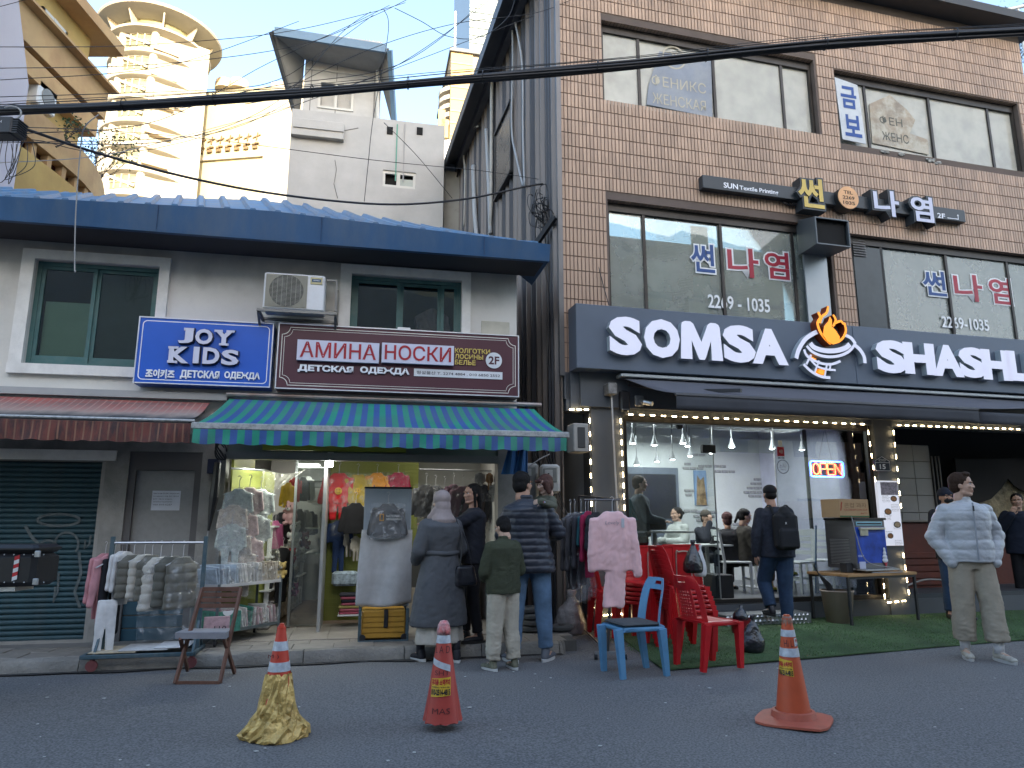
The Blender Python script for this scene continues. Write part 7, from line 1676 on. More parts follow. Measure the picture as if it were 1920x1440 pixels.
def ladder_chair(label,s,y,rz):
 T=thing('white_chair',label,'chair',RF,(s,y,FZ),'white ladder-back chairs in the restaurant',rz)
 o=T.o.copy(); T.o=Vector((0,0,0))
 MB().bbox(-.21,.21,-.21,.21,.43,.46,.01).build('seat',wcm,T)
 for q in (-1,1):
  m=MB(); m.bar((q*.19,-.19,0),(q*.19,-.19,.43),.035,.035); m.build('leg',wcm,T); m=MB(); m.bar((q*.19,.22,0),(q*.19,.19,.45),.035,.035); m.bar((q*.19,.19,.45),(q*.19,.25,.92),.035,.035); m.build('leg',wcm,T)
 for z in (.58,.68,.78,.87):m=MB(); m.bar((-.18,.205+(z-.5)*.1,z),(.18,.205+(z-.5)*.1,z),.02,.06 if z<.85 else .09); m.build('back_slat',wcm,T)
 m=MB(); m.bar((-.18,-.19,.2),(.18,-.19,.2),.02,.03); m.bar((-.18,.2,.2),(.18,.2,.2),.02,.03); m.build('stretcher',wcm,T)
def place_s(px,py,y):return Rs(px,py,y)[0]
ladder_chair('white ladder-back chair behind the black speaker box',place_s(1378,1090,1.2),1.2,1.3); ladder_chair('white ladder-back chair right of the walking man',place_s(1495,1090,.9),.9,-1.2); ladder_chair('white ladder-back chair beside the ice cream machine',place_s(1545,1090,1.3),1.3,-.9); ladder_chair('white ladder-back chair at the left table',place_s(1225,1060,1.9),1.9,.4)
a=Rs(1342,1078,.45); b=Rs(1378,1130,.45); m=MB(); m.bbox(a[0],b[0],.45,.8,FZ+.002,a[2],.01); wmesh(m,'black_box',blackp,(a[0],.45,FZ),RF,'black box standing inside the window next to the door','box')
m=MB(); a=Rs(1528,1095,.6); b=Rs(1530,985,.6); m.tube([(a[0],.6,FZ+.02),(b[0],.6,b[2])],.012,6); wmesh(m,'broom',mat('broom_blue',(.05,.14,.28),.5),(a[0],.6,FZ),RF,'blue handled broom leaning inside the window','broom')
m=MB(); a=Rs(1183,935,.35); m.sheet(lambda u,v:(a[0]-.05+.1*u*(.4+v),.35+.01*math.sin(u*12),a[2]-.28*v),8,6,.006); wmesh(m,'blue_cloth',mat('cloth_teal',(.03,.16,.20),.8),(a[0],.35,a[2]),RF,'blue cloth hanging inside the left window edge','cloth')
a=Rs(1463,838,.07); m=MB(); m.box(a[0]-.055,a[0]+.055,.066,.069,a[2]-.13,a[2],0); m.box(a[0]-.03,a[0]+.03,.066,.069,a[2]+.004,a[2]+.09,2); m.text('SECOM',a[0]-.05,a[0]+.05,a[2]-.165,a[2]-.14,.068,bold=.04,m=1); m.text('세콤',a[0]-.03,a[0]+.03,a[2]-.09,a[2]-.04,.0645,m=2); ring(0,0,1,1,0,0)if False else None
wmesh(m,'window_sticker',[mat('sticker_red',(.42,.012,.03),.5),blackp,mat('print_white',(.6,.6,.58),.6)],(a[0],.066,a[2]),RF,'red security company sticker on the glass door edge','sticker')
a=Rs(1468,875,.07); m=MB(); vs=[]
for i in range(29):t=i/28*6.2832; vs+=[(a[0]+.088*math.cos(t),.067,a[2]+.088*math.sin(t)),(a[0]+.096*math.cos(t),.067,a[2]+.096*math.sin(t))]
m.add(vs,[(2*i,2*i+1,2*i+3,2*i+2)for i in range(28)]); m.text('حلال',a[0]-.05,a[0]+.05,a[2]-.02,a[2]+.04,.067); m.text('HALAL',a[0]-.04,a[0]+.04,a[2]-.05,a[2]-.03,.067)
wmesh(m,'round_sticker',blackp,(a[0],.067,a[2]),RF,'round black line sticker with lettering on the glass','sticker')
x0,y_,z1=Rs(1518,864,.30); x1,_,z0=Rs(1583,895,.30); T=thing('neon_sign','lit OPEN sign with red letters in a blue rounded outline','neon sign',RF,(x0,.30,z0))
n_=6; pts=[]
for (cx_,cz_,t0)in ((x1-.04,z1-.04,0),(x0+.04,z1-.04,90),(x0+.04,z0+.04,180),(x1-.04,z0+.04,270)):pts+=[(cx_+.035*math.cos(R(t0+90*i/n_)),.295,cz_+.035*math.sin(R(t0+90*i/n_)))for i in range(n_+1)]
pts.append(pts[0]); m=MB(); m.tube(pts,.009,6); m.build('blue_tube',emis('neon_blue',(.03,.12,1),14),T)
MB().box(x0+.01,x1-.01,.305,.315,z0+.01,z1-.01).build('backing',glass('neon_back',(.4,.4,.6),.5),T)
nr=emis('neon_red',(1,.06,.02),12); cw=(x1-x0-.07)/4
for i,L_ in enumerate('OPEN'):
 xa=x0+.035+i*cw+.008; xb=xa+cw-.016; za,zb=z0+.035,z1-.035; m=MB(); y=.293; zm=(za+zb)/2
 if L_=='O':m.tube([((xa+xb)/2+(xb-xa)/2*math.cos(t),y,zm+(zb-za)/2*math.sin(t))for t in np.linspace(0,6.2832,17)],.0065,5)
 if L_=='P':m.tube([(xa,y,za),(xa,y,zb),(xb-.01,y,zb),(xb,y,zb-.02),(xb,y,zm+.01),(xb-.01,y,zm),(xa+.004,y,zm)],.0065,5)
 if L_=='E':m.tube([(xb,y,zb),(xa,y,zb),(xa,y,za),(xb,y,za)],.0065,5); m.tube([(xa,y,zm),(xb-.01,y,zm)],.0065,5)
 if L_=='N':m.tube([(xa,y,za),(xa,y,zb),(xb,y,za),(xb,y,zb)],.0065,5)
 m.build('letter',nr,T)
for px in (1535,1560):
 m=MB(); a=Rs(1546,803,.3); m.tube([(Rs(px,864,.3)[0],.3,z1),(a[0],.3,a[2])],.003,4); m.build('chain',blackp,T)
x,_,z=Rs(1274,797,.4); m=MB(); m.lathe([(.03,-.06),(.05,-.03),(.055,.0),(.055,.03)],14,(x,.4,z)); wmesh(m,'dome_camera',blackp,(x,.4,z),RF,'dark dome camera at the top of the restaurant window','security camera',smooth=30)
RB_=thing('entrance_bay','dark open entrance bay with white tiled wall and red brown bench','entrance bay',RF,(3,.9,.1))
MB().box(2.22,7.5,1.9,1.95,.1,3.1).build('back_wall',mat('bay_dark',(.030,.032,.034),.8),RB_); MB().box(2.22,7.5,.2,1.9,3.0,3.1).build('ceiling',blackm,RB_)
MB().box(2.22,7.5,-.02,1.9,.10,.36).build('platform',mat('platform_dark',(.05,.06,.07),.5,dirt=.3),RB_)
a=Rs(1683,877,.9); b=Rs(1757,975,.9); wt=mat('white_wall_tile',(.30,.31,.31),.3,var=.08,dirt=.15); tw_=(b[0]-a[0])/2; th_=.27
MB().box(a[0]-.2,b[0]+.02,.92,.98,.3,2.5).build('tile_backing',mat('grout',(.07,.07,.07),.9),RB_)
for i in range(-1,2):
 for j in range(5):
  MB().bbox(a[0]+i*tw_+.004,a[0]+(i+1)*tw_-.004,.905,.925,b[2]-.15+j*th_,b[2]-.15+(j+1)*th_-.008,.003).build('tile',wt,RB_)
m=MB()
for px in (1755,1762,1768):s_=Rs(px,930,.88)[0]; m.tube([(s_,.88,.36),(s_,.88,2.4)],.012,6)
m.build('pipe',mat('pipe_dark_grey',(.12,.12,.12),.5),RB_)
rd_=mat('red_brown_bench',(.115,.030,.018),.55,var=.2,vs=4,dirt=.3,ds=5,dc=(.05,.03,.03)); c=Rs(1765,985,.75); d_=Rs(1700,1110,.75)
P_=[(2.3,.36),(Rs(1800,1105,.75)[0],.36),(Rs(1775,1000,.75)[0],c[2]-.02),(Rs(1762,984,.75)[0],c[2]+.04),(2.3,c[2]+.05)]
m=MB(); m.prism(P_,.75,.9); m.build('bench_side',rd_,RB_)
for i in range(5):
 z=.40+i*.10; MB().bbox(2.3,Rs(1795-i*5,1080,.74)[0],.725,.752,z,z+.088,.006).build('bench_course',rd_,RB_)
m=MB(); m.bbox(2.3,c[0]+.02,.70,.95,c[2]+.05,c[2]+.08,.006); m.build('bench_top',mat('bench_top',(.2,.19,.17),.5),RB_)
P_=[(Rs(1868,1105,1.0)[0],.36),(Rs(1912,1105,1.0)[0],.36),(Rs(1895,1040,1.0)[0],Rs(1895,1040,1.0)[2]),(Rs(1870,1000,1.0)[0],Rs(1870,1000,1.0)[2])]
m=MB(); m.prism(P_,1.0,1.1); m.build('bench_side',rd_,RB_)
gold=mat('gold_drape',(.30,.25,.15),.35,var=.5,vs=9,bump=.8,bs=14,bstr=.03); g0=Rs(1850,945,1.5); g1=Rs(1960,1100,1.5)
q0_=Rs(1835,975,1.5); q1_=Rs(1990,895,1.5); m=MB(); m.sheet(lambda u,v:(q0_[0]+(q1_[0]-q0_[0])*u,1.5+.03*math.sin(u*17+v*5),q0_[2]-.12+(q1_[2]-q0_[2]+.1)*v),40,6,.004); m.build('drape',gold,RB_,smooth=True)
m=MB(); P_=[(1790,860),(1800,938),(1830,945),(1858,936),(1878,916),(1890,897),(1903,912),(1922,922),(1960,925),(1990,920),(1990,860)]; poly(m,RF,P_,1.40,1.43); m.build('scalloped_valance',mat('valance_black',(.02,.018,.016),.7),RB_)
bw_=mat('dark_brick',(.075,.045,.03),.8,var=.3,vs=8,dirt=.3); zz_=q0_[2]-.16; k_=0
while zz_>.40:
 for i in range(7):MB().bbox(q0_[0]+.02+i*.24+(.12 if k_%2 else 0),q0_[0]+.25+i*.24+(.12 if k_%2 else 0),1.44,1.48,zz_-.068,zz_,.006).build('brick',bw_,RB_)
 zz_-=.076; k_+=1
T=thing('glove_bundle','crumpled dark gloves lying on the bench top','cloth',RF,(2.75,.8,c[2]+.08)); m=MB()
for i in range(4):m.cap((2.55+i*.1,.78,c[2]+.10+.01*i),(2.66+i*.1,.82,c[2]+.10),.022,.016,8)
m.build('fabric',mat('glove_grey',(.10,.10,.09),.9),T,smooth=True)
m=MB(); a=Rs(1690,1100,.6); b=Rs(1790,1085,.6); m.tube(smoothpts([(a[0],.55,.40),(a[0]+.25,.55,.47),(a[0]+.5,.55,.50),(b[0],.55,.46)]),.014,6); wmesh(m,'hose',mat('hose_grey',(.3,.3,.29),.5),(a[0],.55,.4),RF,'grey hose lying on the platform before the bench','hose',smooth=True)
ck=mat('checker_plate',(.42,.44,.45),.28,.85,var=.12,dirt=.2)
a=Rs(1360,1142,-.38); b=Rs(1520,1142,-.38); zt=.215
T=thing('metal_step','silver diamond plate step in front of the glass door','step',RF,(a[0],-.38,.05)); MB().bbox(a[0],b[0],-.38,-.03,.03,zt,.005).build('box',ck,T)
m=MB(); r=0
for i in range(int((b[0]-a[0])/.06)):
 for j in range(3):
  x=a[0]+.03+i*.06+(.03 if j%2 else 0); z=.075+j*.055
  if x>b[0]-.02:continue
  m.add([(x-.024,-.381,z),(x,-.381,z-.026),(x+.024,-.381,z),(x,-.381,z+.026),(x,-.393,z)],[(0,1,4),(1,2,4),(2,3,4),(3,0,4)])
m.build('diamond_tread',ck,T,kind='stuff')
MB().box(a[0],b[0],-.02,.02,.2,.31).build('door_sill',blackm,T)
def chair_meshes(perf):
 seat=MB(); seat.shell(lambda u,v:((u-.5)*(.43-.03*v),-.21+.42*v,.43-.018*math.sin(math.pi*u)*math.sin(math.pi*min(1,v*1.1))-.03*max(0,(.12-v))/.12+(-.015*(abs(2*u-1)**8))),16,14,.006)
 seat.bbox(-.205,.205,-.215,-.205,.385,.425,.004)
 for q in (-1,1):seat.bbox(q*.205-.005,q*.205+.005,-.2,.2,.385,.425,.004)
 def fb(u,v):
  t=2*u-1; w_=.205*(1-.10*v)*(1 if v<.6 else math.sqrt(max(0,1-((v-.6)/.55)**2.4)))
  return (t*w_,.20+.10*v-.05*t*t-.015*math.sin(v*3),.41+.42*v)
 back=MB(); NU,NV=24,28
 def sk(i,j):
  u=(i+.5)/NU; v=(j+.5)/NV; t=abs(2*u-1)
  if .86<v<.92 and t<.32:return True
  if perf:
   if .12<v<.70 and .46<t<.74:return True
   return .16<v<.72 and t<.40 and (i%2==0)and (j%2==0)
  return v<.74 and t<.55
 back.shell(fb,NU,NV,.007,sk)
 leg=MB(); leg.hexa([(-.022,-.022,0),(.022,-.022,0),(.022,.022,0),(-.022,.022,0),(-.034,-.034,.41),(.034,-.034,.41),(.034,.034,.41),(-.034,.034,.41)])
 rib=MB(); rib.hexa([(-.008,-.026,0),(.008,-.026,0),(.008,-.02,0),(-.008,-.02,0),(-.010,-.041,.40),(.010,-.041,.40),(.010,-.034,.40),(-.010,-.034,.40)])
 leg.add(rib.v,rib.f)
 out=[]
 for n_,b in (('seat',seat),('backrest',back),('leg',leg)):
  me=bpy.data.meshes.new(n_); me.from_pydata(b.v,[],b.f); me.materials.append(None)
  if n_!='leg':me.polygons.foreach_set('use_smooth',[True]*len(b.f)); me.set_sharp_from_angle(angle=R(45))
  out.append(me)
 return out
CHM={True:chair_meshes(True),False:chair_meshes(False)}
redp=mat('red_plastic',(.48,.012,.016),.32,var=.10,vs=5,bump=.03,dirt=.12,ds=7,dc=(.3,.02,.02)); blup=mat('blue_plastic',(.10,.26,.44),.5,var=.15,vs=6,bump=.1,dirt=.25,ds=8,dc=(.16,.26,.36))
def pchair(label,loc,face,perf,mt,tilt=(0,0),group='red plastic chairs'):
 e=bpy.data.objects.new('plastic_chair',None); COL.objects.link(e); e.location=loc; e.rotation_euler=(tilt[0],tilt[1],math.atan2(face[0],-face[1])); tagit(e,label,'chair',group); M_=CHM[perf]
 child('seat',M_[0],mt,e); child('backrest',M_[1],mt,e)
 for (x,y,rx,ry)in ((-.17,-.18,-.06,.05),(.17,-.18,-.06,-.05),(-.165,.18,.12,.05),(.165,.18,.12,-.05)):
  child('leg',M_[2],mt,e,(x*1.12,y*1.14+(.015 if y>0 else -.01),0),(rx*-1*(1 if y<0 else 1),-ry*-1,math.pi if y>0 else 0))
 return e
def G(px,py):
 p=Pg(px,py,0); p=Pg(px,py,ground_z(p.x,p.y)+.012); return p
p=G(1192,1262); bc=pchair('light blue plastic chair with a grey mat on its seat',(p.x,p.y+.05,.0),(-.90,-.30),False,blup,group='plastic chairs in front of the restaurant')
m=MB(); m.bbox(-.20,.20,-.20,.17,.432,.456,.012); o=m.build('seat_mat',fab('mat_grey',(.07,.075,.08),bump=.6),None,off=(0,0,0)); o.location=bc.location; o.rotation_euler=bc.rotation_euler; tagit(o,'dark grey felt mat on the seat of the blue chair','seat mat')
p=G(1335,1256); z0=ground_z(p.x,p.y)+.02
pchair('single red perforated plastic chair standing in front of the stacks',(p.x,p.y+.12,z0),(.86,.42),True,redp,group='plastic chairs in front of the restaurant')
p=G(1290,1228)
for k in range(6):pchair(['lowest red chair of the right stack','second lowest red chair of the right stack','third red chair of the right stack','fourth red chair of the right stack','fifth red chair of the right stack','top red chair of the right stack carrying the black bag'][k],(p.x+.05-k*.012,p.y+.28+.008*k,ground_z(p.x,p.y)+.02+k*.047),(.80,.30),True,redp,group='stacked red chairs, right stack')
p=G(1215,1212)
for k in range(5):pchair(['lowest red chair of the left stack','second red chair of the left stack','middle red chair of the left stack','fourth red chair of the left stack','top red chair of the left stack'][k],(p.x+.0+k*.01,p.y+.45,ground_z(p.x,p.y+.4)+.02+k*.047),(.55,-.55),True,redp,group='stacked red chairs, left stack')
p=G(1180,1205)
for k in range(3):pchair(['low red chair hidden behind the pink garment','second red chair behind the pink garment','third red chair behind the pink garment'][k],(p.x-.12,p.y+.55,ground_z(p.x,p.y+.4)+.02+k*.047),(.8,.1),True,redp,group='stacked red chairs behind the pink garment')
for i,(pxa,pxb,py0,py1,y,lb)in enumerate(((1190,1262,1022,1120,-.42,'large folded red plastic table leaning at the left'),(1245,1312,1020,1115,-.30,'second folded red plastic table leaning behind the top chair'))):
 A=Rs(pxa,py1,y); B=Rs(pxb,py0,y); T=thing('folded_table',lb,'folding table',RF,(A[0],y,A[2])); m=MB(); m.bbox(A[0],B[0],y-.02,y+.02,A[2]-.25,B[2],.012); m.build('table_top',redp,T)
 frm=MB(); frame_rect(frm,A[0],B[0],A[2]-.25,B[2],.02,y-.03,y-.02); frm.build('rim',redp,T)
 m=MB(); xm=(A[0]+B[0])/2; m.tube(smoothpts([(xm-.1,y-.05,A[2]-.2),(xm-.1,y-.05,B[2]-.14),(xm-.06,y-.05,B[2]-.09),(xm+.06,y-.05,B[2]-.09),(xm+.1,y-.05,B[2]-.14),(xm+.1,y-.05,A[2]-.2)],5),.009,7); m.build('leg_loop',mat('leg_chrome',(.5,.45,.4),.3,.7),T)
def sack(name,label,c,r3,mt,seed,knot=True,amp=.03,vox=.012):
 m=MB(); h=r3[2]*2.5; A_,B_=r3[0],r3[1]
 m.loft([(0,0,0,A_*.8,B_*.8),(0,0,h*.08,A_,B_),(0,0,h*.3,A_*.98,B_),(.0,0,h*.55,A_*.72,B_*.7),(.01,0,h*.75,A_*.36,B_*.34),(.015,0,h*.86,A_*.18,B_*.18),(.01,0,h*.9,A_*.22,B_*.2),(.02,0,h,A_*.30,B_*.12)],24)
 v,f,n=remesh(m,vox,3); v=v+n*(waves(v,22,seed,st=(1,1,.25))*amp+np.abs(waves(v,45,seed+1,st=(1,1,.2)))*amp*.5)[:,None]; v[:,2]=np.maximum(v[:,2],0)
 o=skin(v,f,name,mt,None); o.location=c; return tagit(o,label,'bag')
bb=mat('black_bag_plastic',(.014,.014,.018),.22,var=.2,bump=.5,bs=26,bstr=.01,spec=.7)
p=Rs(1297,1105,-.75); sack('black_bag','knotted black plastic bag standing on the top red chair',RF.w(p[0],-.80,.76),(.115,.09,.15),bb,3,amp=.014)
p=Rs(1322,1105,-.62); sack('white_bag','white plastic bag leaning behind the black one',RF.w(p[0]-.03,-.58,.70),(.08,.06,.15),mat('white_bag_plastic',(.55,.56,.58),.35,bump=.4,bs=26),5,amp=.01)
p=G(1412,1224); sack('black_bag','black plastic bag standing on the green turf',(p.x,p.y,ground_z(p.x,p.y)+.02),(.12,.08,.15),bb,7,amp=.016)
p=G(1390,1185); sack('black_bag','small black bag resting in the red basket',(p.x,p.y,ground_z(p.x,p.y)+.16),(.09,.07,.07),bb,8,amp=.01)
T=thing('red_basket','dark red plastic basket beside the black bags','basket',WF,(p.x,p.y,ground_z(p.x,p.y)+.02)); m=MB(); z_=ground_z(p.x,p.y)+.02; m.lathe([(.10,z_),(.13,z_+.15),(.14,z_+.16),(.125,z_+.16),(.095,z_+.01)],20,(p.x,p.y,0),capt=False); m.build('tub',mat('dark_red_plastic',(.22,.012,.02),.35),T,smooth=30)
p=G(1068,1188); sack('clear_rubbish_bag','large clear plastic rubbish bag by the alley mouth',(p.x+.02,p.y+.1,.0),(.20,.17,.21),mat('grey_clear_bag',(.23,.20,.19),.18,var=.35,vs=7,bump=.6,bs=22,bstr=.02,alpha=.9,spec=.9,dirt=.4,ds=6,dc=(.35,.33,.33)),11,amp=.022)
cw_=mat('concrete_weight',(.085,.088,.09),.85,var=.25,vs=8,dirt=.3)
def weight(label,x,y,z,a):
 T=thing('parasol_weight',label,'weight',WF,(x,y,z),'grey ring weights stacked on the pavement end'); m=MB(); m.lathe([(.13,z),(.15,z+.015),(.15,z+.045),(.13,z+.06),(.05,z+.06),(.045,z+.03)],22,(x,y,0),sq=lambda t,zz:1+.12*math.cos(2*t+a)); m.build('disc',cw_,T,smooth=35)
 m=MB(); m.tube([(x,y,z+.058),(x,y,z+.064)],.04,12); m.build('hole',blackm,T)
q=G(1000,1215)
for i in range(6):weight(['lowest dark ring weight','second dark ring weight','third dark ring weight','fourth dark ring weight','fifth dark ring weight','top dark ring weight'][i]+' of the stack behind the tall man',q.x+.03*math.sin(i*2.2),q.y+.42+.02*math.cos(i),.0+i*.066,i)
for i in range(3):weight(['low','middle','upper'][i]+' ring weight of the small stack at the alley',q.x+.3+.02*i,q.y+.45,i*.066,i+2)
Rk=G(1140,1235); gr=thing('garment_rack','dark chrome T-shaped garment rack holding the pink outfit','clothes rack',WF,(Rk.x,Rk.y,0)); Yk=Rk.y
top=Py(1150,937,Yk); tL=Py(1085,930,Yk+.55);
m=MB(); m.tube([(Rk.x+.0,Yk,.06),(top.x,Yk,top.z)],.014,8); m.build('post',mat('dark_chrome',(.10,.10,.105),.3,.8),gr)
m=MB(); m.tube([(top.x+.06,Yk-.03,top.z),(tL.x,tL.y,tL.z)],.012,8); m.build('top_rail',mat('dark_chrome',(.10,.10,.105),.3,.8),gr)
m=MB(); m.tube([(top.x+.06,Yk-.03,top.z),(top.x-.3,Yk-.0,top.z)],.010,8); m.build('top_rail',mat('dark_chrome',(.10,.10,.105),.3,.8),gr)
m=MB(); a=Pg(1090,1175,.07); m.tube([(Rk.x,Yk,.07),(a.x,a.y,.07)],.012,8); m.tube([(a.x,a.y,.07),(tL.x,tL.y,tL.z)],.012,8); m.build('rear_frame',mat('dark_chrome',(.10,.10,.105),.3,.8),gr)
m=MB(); m.bar((Rk.x-.13,Yk,.07),(Rk.x+.18,Yk,.07),.03,.03); m.build('foot',mat('foot_grey',(.2,.2,.2),.5),gr)
for dx in (-.12,.17):m=MB(); m.tube([(Rk.x+dx-.015,Yk,.032),(Rk.x+dx+.015,Yk,.032)],.03,10); m.build('caster',blackp,gr)
pk=fab('pink_fleece',(.74,.46,.46),sheen=.5,bump=.35,bs=220,var=.08)
g_=garment('pink_outfit','pale pink long fleece outfit hanging at the front of the rack','clothing',(top.x-.03,Yk-.12,top.z+.01),.08,'longdress',pk,sc=1.0)
m=MB(); m.bbox(.075,.105,-.062,-.058,-.29,-.20,.001); m.build('price_tag',mat('tag_white',(.45,.46,.5),.6),g_)
m=MB(); m.text('Lovely',-.09,.05,-.27,-.225,-.055,m=0,skew=.2); m.build('chest_script',mat('script_grey',(.28,.22,.25),.6),g_)
for i,(dx,dy,kd,c,sc,lb)in enumerate(((-.17,.12,'puffer',(.02,.02,.025),.95,'black coat directly behind the pink outfit'),(-.24,.20,'dress',(.30,.015,.06),.85,'crimson dress behind the black coat'),(-.26,.28,'sweater',(.02,.10,.12),.9,'dark teal top among the covered clothes'),(-.30,.36,'dress',(.05,.05,.06),.95,'charcoal dress under a clear cover'),(-.36,.46,'dress',(.08,.08,.09),1.0,'dark grey dress under a clear cover, last but one'),(-.40,.55,'dress',(.10,.10,.11),1.0,'grey dress under a clear cover at the rack end'))):
 garment('hung_garment',lb,'clothing',(top.x+dx,Yk+dy,top.z),R(60),kd,fab('hg_%d'%i,c),bag=(.5,.95,.06,i)if i>2 else None,sc=sc,bagm=film('dark_film_cover',.3,(.5,.52,.55)))
TF=Frame(4.22,9.22,23.8); tz=.70; tt=mat('table_wood',(.34,.19,.08),.45,var=.18,vs=5,stretch=(1,6,1)); tx0,tx1,ty0,ty1=-.04,1.22,-.04,.62
T=thing('wooden_table','wooden topped black metal table holding the ice cream machine','table',TF,(0,0,0)); MB().bbox(tx0,tx1,ty0,ty1,tz-.035,tz,.004).build('table_top',tt,T)
gz=.05
for x in (tx0+.03,tx1-.03):
 for y in (ty0+.03,ty1-.03):m=MB(); m.bar((x,y,gz),(x,y,tz-.035),.03,.03); m.build('leg',blackm,T)
m=MB(); m.bar((tx0+.03,ty0+.03,tz-.05),(tx1-.03,ty0+.03,tz-.05),.03,.03); m.bar((tx0+.03,ty1-.03,tz-.05),(tx1-.03,ty1-.03,tz-.05),.03,.03); m.build('apron',blackm,T)
my=.10; mc_=Vector((TF.at(1607,1050,my)[0],my,tz))
def Mx(px,y=None):return TF.at(px,1000,my if y is None else y)[0]
a0=a1=mc_.x; a2=Mx(1660); MD=.48; zt=TF.at(1600,975,my)[1]; zb=tz
ssm=mat('brushed_dark_steel',(.16,.16,.165),.35,.6,var=.1,stretch=(1,1,8))
T=thing('ice_cream_machine','soft ice cream machine with steel louvred side and blue picture front','ice cream machine',TF,(a0,my,zb))
MB().bbox(a1,a2,my,my+MD,zb+.05,zt,.006).build('body',ssm,T); MB().bbox(a1-.01,a2+.02,my-.02,my+MD+.01,zt,zt+.03,.006).build('lid',blackp,T)
for i in range(17):
 z=zb+.10+i*.0195
 MB().hexa([(a1-.001,my+.10,z),(a1+.004,my+.10,z),(a1+.004,my+MD-.07,z),(a1-.001,my+MD-.07,z),(a1-.009,my+.10,z+.006),(a1+.004,my+.10,z+.011),(a1+.004,my+MD-.07,z+.011),(a1-.009,my+MD-.07,z+.006)]).build('louvre',mat('louvre_steel',(.5,.5,.5),.3,.6),T)
MB().box(a1+.01,a2-.01,my-.006,my-.001,zb+.12,zt-.09).build('picture_front',mat('picture_blue',(.015,.06,.36),.3,var=.5,vs=5),T)
MB().box(a1+.03,a2-.06,my-.012,my-.006,zt-.07,zt-.02).build('display',mat('display_cyan',(.20,.42,.50),.3),T)
m=MB(); m.box(a1+.045,a2-.08,my-.014,my-.012,zt-.055,zt-.038); m.build('display_window',blackp,T)
m=MB()
for i in range(5):m.lathe([(.012,zt-.2),(.016,zt-.12)],8,(a1+.08+i*.028,my-.03,0))
m.bbox(a1+.06,a2-.05,my-.05,my-.01,zt-.125,zt-.095,.004); m.build('nozzle_block',mat('nozzle_cream',(.50,.48,.36),.35),T)
m=MB(); z=zb+.15
for i in range(4):m.ell((a2-.07,my-.014,z+.045*i),(.055-.012*i,.012,.032),12,6)
m.build('ice_cream_print',mat('cream_white',(.62,.63,.66),.5),T,smooth=True)
m=MB(); m.prism([(a2-.10,zb+.15),(a2-.06,zb+.055),(a2-.025,zb+.15)],my-.018,my-.007); m.build('cone_print',mat('cone_red',(.40,.05,.06),.5),T)
m=MB(); m.text('ICE CREAM',a1+.02,a1+.12,zb+.20,zb+.225,my-.0075,bold=.03); m.box(a1+.03,a1+.14,my-.009,my-.0065,zb+.05,zb+.14); m.build('front_print',mat('print_lilac',(.55,.57,.70),.5),T)
MB().bbox(a1-.02,a2+.03,my-.14,my,zb+.03,zb+.05,.004).build('drip_tray',steel,T); MB().bbox(a1-.14,a1-.02,my+.05,my+.16,zb,zb+.12,.006).build('foot_box',blackp,T)
m=MB(); m.tube(smoothpts([(a1-.04,my-.01,zt+.04),(a1-.07,my-.05,zt-.02),(a1-.04,my-.06,zt-.2),(a1+.08,my-.08,zb+.15),(a2-.05,my-.12,zb+.06),(a2+.05,my-.12,zb+.03),(a2+.02,my-.15,zb+.005),(a1+.1,my-.12,zb+.01)]),.006,6); m.build('power_cord',mat('cord_grey',(.3,.3,.3),.5),T,smooth=True)
bx0,bz0=TF.at(1575,969,my); bx1,bz1=TF.at(1627,934,my); zt2=zt+.03
T=thing('cardboard_box','brown cardboard ice cream cone box on top of the machine','box',TF,(bx0,my,zt2)); cdb=mat('cardboard',(.36,.235,.125),.8,var=.08,bump=.1)
MB().bbox(bx0,bx1,my+.0,my+.3,zt2+.001,zt2+.24,.004).build('carton',cdb,T)
m=MB(); xs_=bx0-.03; m.box(bx0,bx1,my-.002,my-.0005,zt2+.01,zt2+.025,1); m.text('콘컵 과자',xs_+.12,bx1-.04,zt2+.13,zt2+.19,my-.002,m=0); m.text('ICE CREAM CON CUP',xs_+.11,bx1-.03,zt2+.09,zt2+.115,my-.002,m=2); m.text('▲▲ 주의',bx1-.16,bx1-.04,zt2+.045,zt2+.07,my-.002,m=2)
for (x,z)in ((xs_+.06,zt2+.17),(xs_+.05,zt2+.12)):m.tube([(x,my-.0015,z-.03),(x+.02,my-.0015,z+.03)],.008,6,m=2)
m.build('box_print',[mat('print_brown',(.16,.09,.04),.7),mat('print_green',(.02,.10,.04),.7),mat('print_redbrown',(.30,.06,.03),.7)],T)
p=G(1574,1167); z_=ground_z(p.x,p.y)+.018; T=thing('waste_basket','beige ribbed waste basket under the table with a black umbrella in it','waste basket',WF,(p.x,p.y,z_))
m=MB(); m.lathe([(.15,z_),(.19,z_+.38),(.20,z_+.385),(.20,z_+.40),(.18,z_+.40),(.14,z_+.02)],60,(p.x,p.y,0),capt=False,sq=lambda t,z:1+.02*math.cos(30*t)); m.build('tub',mat('taupe_plastic',(.32,.25,.20),.5,var=.05),T,smooth=True)
T=thing('black_umbrella','black umbrella stuck in the beige waste basket','umbrella',WF,(p.x-.08,p.y,z_+.3)); m=MB(); m.tube([(p.x+.02,p.y,z_+.2),(p.x-.10,p.y+.02,z_+.46),(p.x-.22,p.y+.02,z_+.62)],[.05,.04,.006],8); m.build('canopy',blackp,T); m=MB(); m.tube([(p.x-.22,p.y+.02,z_+.62),(p.x-.26,p.y+.02,z_+.70),(p.x-.24,p.y+.02,z_+.73)],.008,6); m.build('handle',blackp,T)
